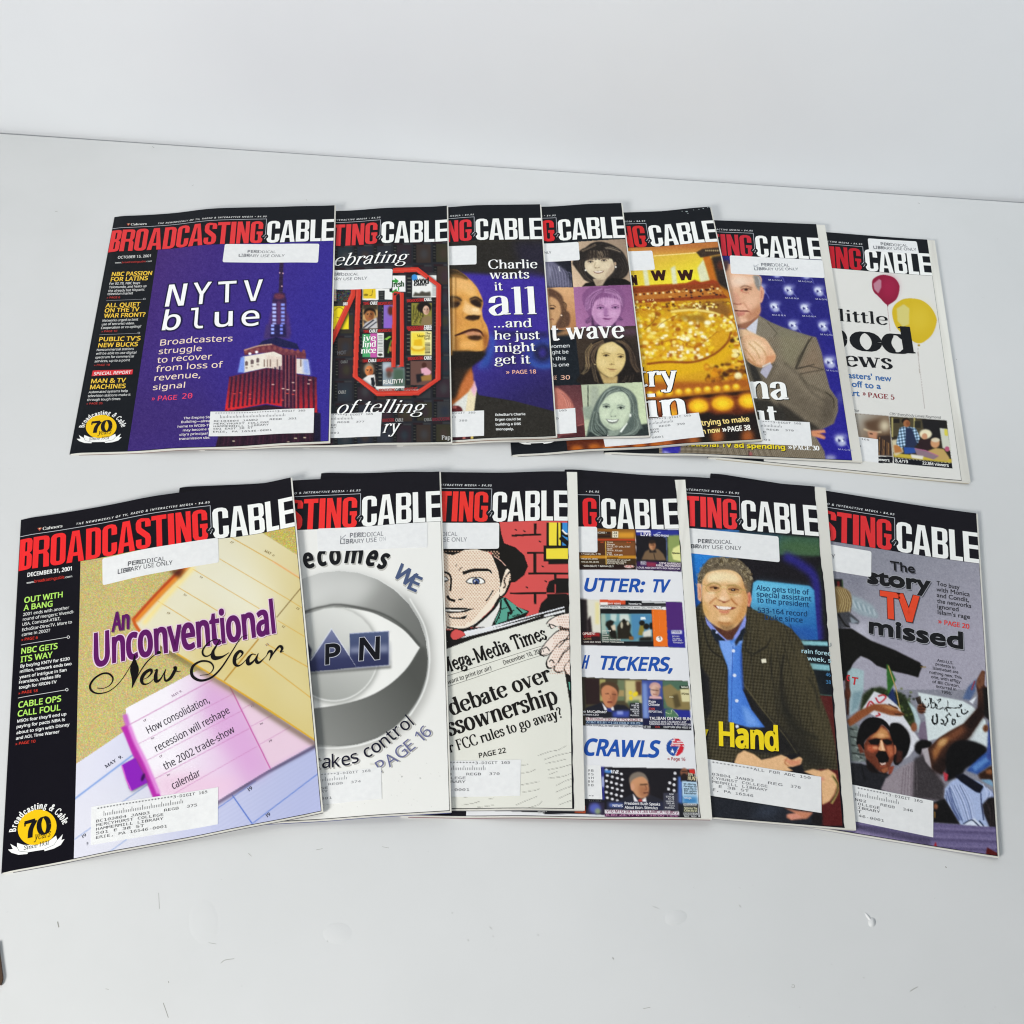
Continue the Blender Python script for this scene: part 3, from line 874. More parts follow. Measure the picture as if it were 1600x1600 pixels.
    side(S, [('sidebar_text', 'OCTOBER 15, 2001', (560, 630), (903, 612), 27, 'f0f0ee'),
             ('sidebar_text', 'www.', (530, 680), (600, 677), 16, w), ('sidebar_text', 'broadcastingcable', (603, 677), (850, 666), 18, r), ('sidebar_text', '.com', (853, 665), (915, 662), 16, w),
             ('sidebar_text', 'NBC PASSION', (495, 813), (915, 800), 43, g), ('sidebar_text', 'FOR LATINS', (484, 868), (872, 853), 43, g),
             ('sidebar_text', 'For $2.7B, NBC buys', (472, 903), (792, 893), 24, w), ('sidebar_text', 'Telemundo, and heats up', (468, 940), (858, 925), 24, w),
             ('sidebar_text', 'the already hot Hispanic', (460, 978), (838, 962), 24, w), ('sidebar_text', 'television market', (452, 1010), (718, 1000), 24, w),
             ('sidebar_text', '\u00bb PAGE 6', (445, 1046), (583, 1042), 20, r),
             ('sidebar_text', 'ALL QUIET', (430, 1140), (792, 1126), 44, g), ('sidebar_text', 'ON THE TV', (421, 1193), (782, 1178), 44, g), ('sidebar_text', 'WAR FRONT?', (413, 1248), (846, 1232), 44, g),
             ('sidebar_text', 'Networks urged to limit', (400, 1288), (772, 1274), 24, w), ('sidebar_text', 'use of terrorist video.', (393, 1326), (735, 1312), 24, w),
             ('sidebar_text', 'Cooperation or co-opting?', (385, 1364), (803, 1346), 24, w), ('sidebar_text', '\u00bb PAGE 10', (390, 1398), (553, 1392), 20, r)])
    S.line('sidebar_text', [(440, 1068), (825, 1051)], 4, 'a8aaae')
    S.line('sidebar_text', arc(838, 1049, 11, 9, 0, 360, 12), 4, 'c8cacc')
    S.fr(100, 510, .15)
    side(S, [('sidebar_text', "PUBLIC TV'S", (363, 160), (795, 148), 45, g), ('sidebar_text', 'NEW BUCKS', (354, 222), (768, 208), 45, g),
             ('sidebar_text', 'Noncommercial stations', (340, 260), (727, 246), 24, w), ('sidebar_text', 'will be able to use digital', (333, 298), (752, 284), 24, w),
             ('sidebar_text', 'spectrum for commercial', (326, 338), (727, 324), 24, w), ('sidebar_text', 'services, up to a point', (318, 378), (686, 364), 24, w),
             ('sidebar_text', '\u00bb PAGE 18', (312, 416), (476, 412), 20, r),
             ('sidebar_text', 'MAN & TV', (280, 596), (642, 584), 46, g), ('sidebar_text', 'MACHINES', (269, 658), (640, 644), 46, g),
             ('sidebar_text', 'Automated systems help', (256, 700), (664, 684), 24, w), ('sidebar_text', 'television stations make it', (248, 740), (692, 724), 24, w),
             ('sidebar_text', 'through tough times', (240, 780), (586, 768), 24, w), ('sidebar_text', '\u00bb PAGE 35', (235, 818), (400, 812), 20, r)])
    S.line('sidebar_text', [(370, 90), (765, 73)], 4, 'a8aaae')
    S.line('sidebar_text', arc(780, 70, 11, 9, 0, 360, 12), 4, 'c8cacc')
    S.poly('sidebar_text', [(300, 462), (720, 450), (712, 500), (288, 520)], 'd8343c')
    S.text('sidebar_text', 'SPECIAL REPORT', (308, 512), (695, 494), 32, 'f6f0ee', bold=.02, slant=.1, off=.00024)
    c = 'f4dcc8'
    for t, a, b in (('Broadcasters', (1000, 203), (1755, 157)), ('struggle', (985, 292), (1432, 258)), ('to recover', (968, 385), (1540, 345)), ('from loss of', (955, 478), (1655, 430)), ('revenue,', (940, 570), (1420, 536)), ('signal', (925, 666), (1258, 640))):
        S.text('headline', t, a, b, 62 if t[0] != 's' else 58, c, bold=.006)
    S.text('headline', '\u00bb', (912, 778), (945, 775), 52, 'e8466a')
    S.text('headline', 'PAGE', (975, 775), (1175, 765), 50, 'e8466a', font='mono', bold=.01)
    S.text('headline', '20', (1230, 756), (1335, 750), 55, 'e8466a', font='mono', bold=.01)
    for t, a, b in (('The Empire State', (1245, 970), (1570, 955)), ('Building\u2014already', (1220, 1010), (1570, 995)), ('home to WCBS-TV\u2014', (1183, 1058), (1570, 1040)), ('may become the', (1238, 1096), (1560, 1080)), ("city's principal TV", (1203, 1142), (1560, 1124)), ('transmission site.', (1198, 1186), (1522, 1170))):
        S.text('caption', t, a, b, 24, 'efe6ea', bold=.02)
    S.fr(0, 0, 1)
    for ch, x0, y0, x1, y1, hh in (('N', 257.5, 479.5, 287, 477.5, 34), ('Y', 299, 476.5, 328, 474.8, 34), ('T', 340, 473.5, 369, 471.8, 33), ('V', 380.5, 471.5, 410.5, 469.5, 33), ('b', 252.5, 516.5, 280, 514.8, 31), ('l', 296, 514.5, 317, 513, 31), ('u', 335, 511.3, 363.5, 509.5, 31), ('e', 377, 510, 405, 508.3, 31)):
        S.text('headline', ch, (x0, y0), (x1, y1), hh, 'f6f5f4', font='mono', bold=.01, halo=(.07, '1a1740'), shadow=(.6, .7, '7f76a8'))
    badge(S)
    STICK['T1'] = [(351.5, 381.7), (499, 381.2), (497, 410.5), (347.7, 409.8)]
    S.fr(320, 310, .15)
    stamp(S, [('PERIODICAL', (448, 570), (738, 572), 26, 0), ('LIBRARY USE ONLY', (355, 612), (830, 612), 28, 0)] and [('PERIODICAL', (448, 570), (738, 572), 26), ('LIBRARY USE ONLY', (355, 612), (830, 612), 28)], '7c7d81')
    ADDR['T1'] = [(329, 643.5), (491, 638.3), (489.8, 676.5), (326, 681.8)]
    address(S, ADDR['T1'], '351', 'JAN02', '501 EAST 38 ST', '3c3d41')

def mini(P, x, y, w, h, body, side_l='1a1c20', dim=1.0):
    """one of the little old covers in the collage"""
    d = lambda c: rgb(c) * dim
    P.rect(x - w * .24, y, x + w, y + h, d(side_l), b=2)
    P.rect(x - w * .24, y - h * .1, x + w * .45, y - h * .02, d('1c1416' if dim > .8 else '3a1c22'), b=4)
    P.rect(x + w * .45, y - h * .12, x + w, y - h * .02, d('3a3a3a' if dim > .8 else '505054'), b=4)
    P.rect(x, y, x + w, y + h, d(body), b=2)
    for i in range(5):
        P.rect(x - w * .2, y + h * (.12 + .16 * i), x - w * .05, y + h * (.16 + .16 * i), d('6a6a60'), b=2)

def cover_T2():
    S = Sheet('T2'); SHEETS['T2'] = S
    masthead(S, 'd8383a', upto=92)
    P = Painter(290, 370, 715, 710, '23242a'); PICS['T2'] = P
    P.fr(500, 310, .15)
    pal = ['4a3440', '3a3e4a', '4a4632', '32404a', '40303a', '4a4a4e', '303848', '504038']
    for r in range(9):
        for c in range(-6, 8):
            x, y = -20 + c * 205 + (r % 2) * 10, 520 + r * 235 - c * 8
            mini(P, x, y, 150, 190, pal[(r * 5 + c * 3) % 8], dim=.7)
            P.ell(x + 80, y + 100, 40, 55, rgb(pal[(r + c * 2 + 3) % 8]) * .8, b=18, a=.9)
    # inside the figures the little covers are bright
    mini(P, -40, 945, 210, 125, 'b3a48c')
    P.grain([(-20, 950), (325, 950), (325, 1070), (-20, 1070)], 30, 2, 1)
    mini(P, -60, 1125, 360, 240, 'f0d823')
    for q in ((20, 1250), (90, 1215), (200, 1190)):
        P.line(arc(q[0], q[1], 50, 55, 200, 480, 10), 8, '9a8420', b=2)
    P.rect(440, 940, 605, 1060, 'f0efe8'); P.rect(450, 940, 580, 1045, 'e6c530'); P.line([(550, 950), (540, 1005), (515, 1015)], 6, '6a5a10'); P.ell(480, 1005, 25, 12, '8a7414')
    P.rect(605, 940, 755, 1055, 'eeede8'); P.rect(610, 960, 672, 1058, '1c1e20')
    for i in range(5): P.rect(620, 975 + i * 18, 660, 981 + i * 18, '5a5c58')
    mini(P, 755, 805, 135, 170, 'f2f2ee')
    P.poly([(755, 850), (785, 850), (775, 825), (822, 862), (775, 898), (785, 875), (755, 872)], '2f9a3a')
    P.poly([(735, 975), (800, 940), (800, 965), (825, 960), (825, 925), (812, 925), (812, 985), (760, 985)], '2f9a3a')
    mini(P, 960, 800, 255, 230, 'eeeee8'); P.ell(985, 825, 30, 34, '3d8fd6', b=2)
    P.rect(1165, 850, 1215, 1020, 'd4d6d2')
    for i in range(8): P.rect(1172, 900 + i * 15, 1210, 906 + i * 15, 'a8aaa8')
    P.poly([(965, 1020), (990, 975), (1030, 990), (1060, 965), (1100, 980), (1150, 970), (1155, 1020)], '4a463c', b=6)
    mini(P, 445, 1115, 155, 240, 'caa26a')
    P.rect(445, 1100, 600, 1160, '3a3226', b=8)
    face(P, 515, 1215, 50, 66, 'a8683a', '5a3018', '1c1410', light='c88c58')
    P.poly([(455, 1215), (465, 1160), (520, 1140), (575, 1165), (580, 1230), (560, 1180), (500, 1170)], '1a120e', b=5, sm=1); P.poly([(445, 1260), (500, 1290), (560, 1270), (600, 1230), (600, 1300), (470, 1340)], '2a2630', b=6, a=.8)
    P.poly([(440, 1355), (470, 1300), (590, 1240), (600, 1355)], 'c4c2c4', b=4); P.line([(450, 1350), (560, 1265)], 14, '2a2a34', b=3); P.line([(500, 1355), (590, 1285)], 10, '2a2a34', b=3)
    mini(P, 665, 1110, 95, 240, '8a6ac0'); P.ell(735, 1170, 30, 50, '5a2a24', b=8); P.poly([(660, 1350), (690, 1240), (760, 1240), (760, 1350)], '8c62c4', b=8)
    mini(P, 955, 1090, 210, 235, '8a8438')
    for i in range(30): P.line([(960 + i * 4, 1320 - (i * 37) % 90), (970 + i * 4, 1220 - (i * 53) % 110)], 6, ('a49a40', '5e5a20', '3a3416')[i % 3], b=2)
    P.ell(1085, 1135, 75, 60, '1a1412', b=6); face(P, 1105, 1165, 34, 48, 'd8b096', '8a5a48', '1a1412', light='f0d0b8')
    P.poly([(1050, 1325), (1060, 1240), (1130, 1215), (1165, 1240), (1165, 1325)], '8a7450', b=8)
    P.fr(500, 510, .15)
    mini(P, 445, 80, 145, 240, '4aa468'); P.rect(525, 75, 592, 322, 'c458a4', b=2); P.rect(598, 70, 665, 320, 'e6e6e0')
    for i in range(11): P.rect(608, 95 + i * 16, 655, 102 + i * 16, '8c8e8a')
    P.ell(628, 295, 24, 14, '3a3830')
    P.rect(670, 70, 748, 320, '171a14'); P.poly([(665, 135), (725, 100), (745, 105), (700, 140)], '8ac04a'); P.line([(745, 140), (725, 210), (710, 280)], 14, '6a8a30', b=3); P.ell(735, 235, 14, 30, 'c46a3a', b=4)
    mini(P, 948, 50, 215, 250, 'f4e9a4'); P.rect(950, 60, 1090, 295, 'f2d848', b=10)
    P.ell(1020, 230, 78, 30, 'e0a818', b=6); P.ell(1020, 215, 60, 26, 'f6e27a', b=6); P.poly([(975, 200), (985, 140), (1060, 130), (1065, 205)], 'e8b820', b=4)
    for i in range(9): P.rect(1095, 170 + i * 14, 1150, 178 + i * 14, '5c5436')
    mini(P, 420, 395, 160, 240, '2a2420')
    P.ell(510, 445, 52, 62, '9a8a74', b=10); face(P, 512, 465, 42, 56, 'd07a44', '6a2c18', '3a2a20', light='eca870')
    P.poly([(430, 560), (500, 510), (570, 500), (582, 635), (530, 620)], 'e4e0dc', b=4); P.poly([(530, 535), (560, 530), (575, 600), (560, 630), (535, 605)], '1c1e26', b=2)
    mini(P, 655, 375, 225, 245, '8a98a0'); P.rect(760, 440, 880, 620, '4a6250', b=14); P.poly([(655, 380), (740, 380), (720, 430), (655, 470)], 'bcc4cc', b=16); P.ell(725, 455, 40, 30, '9a4a42', b=8); P.ell(720, 500, 30, 40, '54463e', b=12)
    P.rect(580, 625, 880, 660, 'efeee8', b=2)
    mini(P, 945, 360, 220, 250, '6a4a42'); P.ell(1085, 405, 26, 30, '4a2a22', b=4); P.poly([(1050, 440), (1110, 425), (1160, 470), (1140, 520), (1060, 500)], 'e4aaba', b=4); P.poly([(1000, 500), (1080, 490), (1060, 570), (1010, 590)], '1c1a20', b=6); P.poly([(1050, 520), (1160, 500), (1160, 560), (1060, 570)], 'a0763a', b=6)
    P.rect(600, 655, 1030, 690, 'd8d6d0', b=3)
    # red figures 4 / 7 and 0
    red, red2 = 'd03a2c', 'e2604c'
    P.fr(500, 310, .15)
    sh = dict(b=10, a=.75)
    def bar(pts, w):
        P.line([(x + 14, y + 8) for x, y in pts], w + 6, '0c0c10', sm=0, **sh)
        P.line(pts, w, red, sm=0); P.line([(x - w * .28, y) for x, y in pts], w * .16, red2, b=2, sm=0, a=.7)
    bar([(345, 945), (345, 1000), (105, 1520)], 54)
    bar([(402, 940), (366, 1855), (600, 2035), (1020, 2025), (1230, 1880), (1235, 905), (1010, 740), (760, 752)], 52)
    bar([(780, 985), (765, 1760), (850, 1750), (852, 985), (770, 990)], 44)
    P.rect(795, 1010, 832, 1735, '1c1e22', b=2)
    W = 'f8f7f4'
    S.fr(500, 310, .15)
    sh = (.7, .9, '08080a')
    S.text('headline', 'ebrating', (150, 700), (930, 668), 128, W, font='serif', slant=.3, pen=(.1, .03), shadow=sh)
    S.text('headline', 'fresh', (748, 925), (877, 918), 60, '1f4a24', font='serif', pen=(.2, .08))
    S.text('headline', 'A little', (1005, 862), (1100, 860), 26, '2a2c2a', font='serif', pen=(.16, .07))
    S.text('headline', 'good', (975, 895), (1135, 890), 66, '1c1e1c', font='serif', pen=(.22, .08))
    S.text('headline', 'news', (1020, 912), (1110, 912), 28, '1c1e1c', font='serif', pen=(.2, .08))
    for i, y in enumerate((1095, 1378)):
        S.text('headline', 'BROADCASTING', (905, y - 10), (1085, y - 22), 32, 'b02a2a', bold=.05)
        S.text('headline', 'CABLE', (1085, y - 22), (1165, y - 26), 34, 'e4e2de', bold=.05)
    for x in (450, 600):
        S.text('headline', 'TING' if x == 450 else 'BROADCAST', (x, 1115), (x + (65 if x == 450 else 150), 1108), 32, 'b02a2a', bold=.05)
    S.text('headline', 'CABLE', (522, 1110), (598, 1108), 34, 'e4e2de', bold=.05)
    S.text('headline', 'CABLE', (240, 1118), (290, 1114), 32, 'e4e2de', bold=.05)
    S.fr(500, 510, .15)
    S.text('headline', 'ive', (447, 152), (580, 148), 62, 'f4f4ee', font='serif', pen=(.16, .07))
    S.text('headline', 'lind', (440, 218), (582, 212), 62, 'f4f4ee', font='serif', pen=(.16, .07))
    S.text('headline', 'nice', (425, 284), (584, 276), 62, 'f4f4ee', font='serif', pen=(.16, .07))
    for y, x in ((70, 450), (378, 440)):
        S.text('headline', 'TING', (x, y), (x + 58, y - 3), 30, 'b02a2a', bold=.05)
        S.text('headline', 'CABLE', (x + 62, y - 2), (x + 148, y - 5), 34, 'e4e2de', bold=.05)
        S.text('headline', 'BROADCAST', (x + 150, y - 6), (x + 300, y - 12), 32, 'b02a2a', bold=.05)
    S.text('headline', 'BROADCASTING', (915, 357), (1080, 346), 34, 'a82a2a', bold=.05); S.text('headline', 'CABLE', (1085, 350), (1165, 346), 36, 'e4e2de', bold=.05)
    S.text('headline', 'BROADCASTING', (920, 50), (1080, 40), 32, 'b02a2a', bold=.05); S.text('headline', 'CABLE', (1082, 42), (1165, 38), 34, 'e4e2de', bold=.05)
    S.text('headline', 'BROADCASTING', (610, 684), (785, 678), 32, 'b04a40', bold=.05); S.text('headline', 'CABLE', (787, 678), (875, 674), 32, '1c1c1c', bold=.05); S.text('headline', 'BROADCAST', (877, 674), (1020, 664), 32, 'a83a34', bold=.05)
    S.text('headline', 'REALITY TV', (660, 606), (868, 592), 46, 'eceae4', bold=.03)
    S.text('headline', 'The', (1095, 85), (1152, 85), 24, '4a4222', font='serif'); S.text('headline', 'Morning', (1012, 115), (1150, 112), 28, '5a4a18', font='serif'); S.text('headline', 'News', (1085, 142), (1150, 138), 26, '4a4222', font='serif')
    S.text('headline', 'HOT', (180, 298), (275, 292), 40, '5c5c60', bold=.05)
    S.text('headline', 'CABLE', (190, 705), (272, 700), 34, '8a8a88', bold=.05); S.text('headline', 'CABLE', (215, 388), (290, 384), 30, '6a6a68', bold=.05)
    S.text('headline', 'of telling', (175, 912), (1110, 905), 138, W, font='serif', slant=.3, pen=(.1, .03), shadow=sh)
    S.text('headline', 'ry', (650, 1112), (850, 1105), 142, W, font='serif', slant=.3, pen=(.1, .03), shadow=sh)
    S.text('headline', 'BROADCASTING', (650, 1000), (775, 992), 36, '7a2a30', bold=.05); S.text('headline', 'CABLE', (785, 996), (868, 992), 36, '9a9a98', bold=.05); S.text('headline', 'CABLE', (1085, 992), (1165, 986), 34, '7a7a78', bold=.05); S.text('headline', 'BROADCASTING', (1170, 990), (1360, 978), 36, '6a2a34', bold=.05)
    S.text('headline', 'Pap', (1268, 1182), (1360, 1178), 46, 'c9c9c6', font='serif')
    STICK['T2'] = [(470, 421.6), (613.5, 420.5), (612, 451), (470, 451.5)]
    S.fr(500, 310, .15)
    stamp(S, [('PERIODICAL', (110, 808), (402, 804), 27), ('LIBRARY USE ONLY', (20, 856), (490, 846), 29)], '6a6b70')
    ADDR['T2'] = [(436, 647), (596.8, 644), (594.2, 681.8), (433, 685)]
    address(S, ADDR['T2'], '377', ink='48494d', x_from=.42)

def cover_T3():
    S = Sheet('T3'); SHEETS['T3'] = S
    masthead(S, 'd6323a', upto=112)
    P = Painter(470, 370, 880, 712, '2b2720'); PICS['T3'] = P
    P.fr(690, 310, .125)
    P.poly([(-800, 560), (1400, 540), (1400, 1000), (-800, 900)], '26231f')
    P.poly([(-800, 900), (300, 930), (1300, 1000), (1340, 1700), (100, 1700)], '3d2c98', b=20)
    P.poly([(900, 540), (1350, 540), (1400, 860), (1000, 900)], '242130', b=50)
    P.poly([(1000, 930), (1330, 980), (1360, 1600), (900, 1600)], '3a2b8e', b=50)
    P.fr(690, 510, .125)
    P.poly([(380, 60), (1400, 60), (1450, 1080), (380, 880)], P.grad((600, 0), '41329e', (1100, 900), '282058'))
    P.ell(1270, 330, 210, 190, '2d4ba0', b=40, a=.75); P.ell(1260, 330, 110, 110, '1a1a38', b=30); P.ell(1260, 330, 50, 60, '352c80', b=20)
    P.line([(1080, 420), (1180, 490), (1330, 500), (1450, 440)], 40, '3566b8', b=18, a=.7)
    P.line([(600, 100), (640, 230), (560, 420), (470, 520)], 60, '3c66bc', b=24, a=.7)
    P.poly([(640, 60), (1330, 80), (1330, 130), (660, 120)], '232048', b=26)
    P.ell(860, 330, 70, 160, '221c44', b=34, a=.6)
    P.ell(560, 380, 60, 160, '2a4a98', b=40, a=.8)
    # suit, shirt, neck
    P.poly([(-400, 1000), (420, 770), (470, 860), (900, 930), (1450, 1070), (1500, 1600), (-400, 1600)], '2a2722', b=4)
    P.poly([(100, 1080), (390, 670), (440, 780), (400, 1110), (100, 1110)], 'e8d9b4', b=5)
    P.poly([(140, 960), (330, 830), (300, 1060), (140, 1060)], 'dcdcd4', b=6)
    P.poly([(370, 690), (415, 680), (440, 790), (410, 880), (370, 800)], 'e6b4c4', b=8)
    P.poly([(-200, 500), (370, 470), (400, 700), (330, 820), (140, 980), (-200, 1100)], 'b9652e', b=10)
    P.poly([(-200, 330), (560, 250), (540, 360), (420, 450), (300, 600), (180, 900), (-200, 1000)], '2a2018', b=22)
    P.poly([(250, 720), (390, 560), (390, 740), (200, 920)], 'c4703a', b=16)
    P.ell(185, 1050, 75, 60, '5a1c20', b=6); P.ell(160, 1010, 30, 20, 'b06058', b=6)
    P.rect(-200, 1370, 380, 1430, '3a1620'); P.ell(280, 1395, 20, 20, 'b06a60', b=5); P.rect(365, 1365, 395, 1420, 'd8c060', b=4)
    # head in three quarter view, lit from the right
    P.fr(690, 310, .125)
    P.poly([(-300, 980), (110, 890), (250, 930), (350, 1010), (440, 1110), (500, 1230), (520, 1310), (505, 1400), (520, 1500), (570, 1600), (590, 1700), (580, 1800), (520, 1900), (300, 1920), (-300, 1950)], 'd99a4a', b=5, sm=1)
    P.poly([(-300, 900), (60, 880), (200, 900), (330, 1000), (290, 1010), (160, 985), (-300, 1060)], '3a2c1c', b=10, sm=1)
    P.poly([(60, 960), (230, 930), (330, 1010), (220, 1000)], '6a4c28', b=14)
    P.poly([(220, 1040), (360, 1060), (470, 1240), (400, 1240), (280, 1180)], 'f0bc70', b=30)
    P.poly([(80, 1020), (240, 1010), (300, 1200), (120, 1230)], 'e3a85c', b=34)
    P.poly([(60, 1240), (130, 1215), (240, 1250), (230, 1320), (180, 1370), (70, 1370)], '33241a', b=16)
    P.poly([(350, 1270), (440, 1240), (500, 1290), (490, 1370), (430, 1340), (370, 1310)], '3a281c', b=14)
    P.line([(110, 1240), (190, 1240), (250, 1280)], 22, '251a12', b=8)
    P.line([(350, 1260), (430, 1235), (510, 1290)], 18, '251a12', b=7)
    P.poly([(290, 1260), (350, 1330), (470, 1400), (500, 1450), (440, 1460), (330, 1440), (260, 1400)], 'eab872', b=14)
    P.ell(440, 1420, 45, 26, 'f4d09a', b=12)
    P.poly([(290, 1490), (340, 1465), (430, 1480), (490, 1460), (470, 1500), (400, 1530), (330, 1520)], '3c2414', b=9)
    P.poly([(60, 1400), (240, 1460), (260, 1600), (120, 1640)], 'cf8f46', b=30)
    P.fr(690, 510, .125)
    P.poly([(160, 120), (280, 60), (400, 30), (500, 60), (545, 140), (500, 90), (400, 70), (290, 90)], '4a2416', b=7)
    P.poly([(300, 80), (400, 60), (500, 80), (520, 120), (400, 110)], 'c98c64', b=8)
    P.poly([(310, 130), (380, 105), (480, 115), (520, 150), (440, 180), (360, 165)], '54341c', b=12)
    P.poly([(200, 190), (520, 190), (560, 230), (480, 290), (250, 300)], 'e0a04e', b=20)
    P.poly([(150, 100), (220, 150), (230, 290), (140, 320)], '9a6630', b=24, a=.8)
    P.poly([(520, 40), (590, 120), (580, 260), (530, 220)], '8a4c22', b=16, a=.7)
    P.fr(700, 415, .16032)
    P.poly([(30, 120), (130, 125), (210, 150), (280, 230), (200, 250), (60, 230)], 'e8b470', b=18, a=.8); P.line([(30, 95), (110, 100), (200, 140)], 8, '8a6030', b=4, a=.7); P.line([(50, 70), (140, 95), (190, 125)], 7, '54401f', b=3)
    P.poly([(30, 340), (90, 345), (120, 370), (90, 400), (30, 410)], '2a1a12', b=7); P.poly([(215, 345), (270, 335), (330, 380), (310, 410), (270, 400), (230, 370)], '2a1a12', b=7); P.poly([(40, 310), (110, 325), (130, 350), (40, 350)], 'b07838', b=10, a=.7)
    P.poly([(180, 370), (220, 390), (300, 420), (320, 470), (260, 485), (190, 470), (150, 440)], 'f0c488', b=10); P.ell(270, 430, 36, 20, 'f8d8a8', b=9)
    P.poly([(165, 520), (190, 490), (250, 480), (310, 490), (300, 525), (240, 520), (200, 510)], '2e1c10', b=6); P.line([(165, 525), (140, 490), (150, 450)], 8, 'b07838', b=5, a=.8)
    P.line([(65, 685), (140, 655), (220, 625), (300, 630), (350, 690)], 15, '3c1c12', b=4); P.poly([(150, 665), (230, 645), (320, 670), (300, 685), (200, 680)], 'c88c68', b=6); P.poly([(195, 700), (260, 680), (330, 690), (300, 725), (230, 722)], '3c2414', b=8)
    P.ell(200, 770, 90, 34, 'eab064', b=16, a=.8); P.line([(320, 530), (340, 580), (330, 620)], 10, 'b07034', b=6, a=.7); P.poly([(330, 640), (380, 700), (370, 820), (340, 860), (350, 740)], '9c5c28', b=10, a=.8)
    P.poly([(40, 830), (200, 830), (370, 850), (330, 910), (200, 1000), (40, 1010)], '1c1712', b=10)
    for x, c, al in ((30, '6a4a20', .5), (52, 'e8c890', .35), (75, '6a4a20', .35)): P.rect(x - 9, 110, x + 9, 830, c, b=4, a=al)  # vertical bands: reflection off the curved fold, painted into the picture
    W, sh = 'f6f5f2', (.5, .6, '16122c')
    S.fr(690, 310, .125)
    for t, a, b, h in (('Charlie', (585, 880), (1200, 872), 110), ('wants', (600, 1008), (1098, 1000), 112), ('it', (660, 1152), (768, 1148), 108), ('all', (590, 1458), (1188, 1446), 345)):
        S.text('headline', t, a, b, h, W, font='serif', pen=(.125, .045) if h < 200 else (.14, .035), shadow=sh)
    S.fr(690, 510, .125)
    S.text('headline', '...and', (655, 14), (1130, 8), 110, W, font='serif', pen=(.125, .045), shadow=sh)
    for t, a, b in (('he just', (655, 166), (1232, 160)), ('might', (660, 322), (1180, 308)), ('get it', (660, 470), (1112, 464))):
        S.text('headline', t, a, b, 112, W, font='serif', pen=(.125, .045), shadow=sh)
    S.text('headline', '\u00bb', (808, 600), (850, 598), 58, 'eeb4a4', bold=.02)
    S.text('headline', 'PAGE 18', (885, 598), (1182, 590), 50, 'f0b4a0', bold=.025)
    for t, a, b in (("EchoStar's Charlie", (672, 1122), (1048, 1112)), ('Ergen could be', (672, 1182), (992, 1174)), ('building a DBS', (676, 1242), (992, 1234)), ('monopoly.', (680, 1302), (902, 1298))):
        S.text('caption', t, a, b, 30, 'efefec', bold=.035)
    STICK['T3'] = [(650, 384.4), (744.6, 383.8), (744.6, 413.2), (650, 414)]
    ADDR['T3'] = [(596, 644), (756.3, 641.6), (756.3, 681), (596, 684)]
    address(S, ADDR['T3'], '380', ink='747678', x_from=.69)

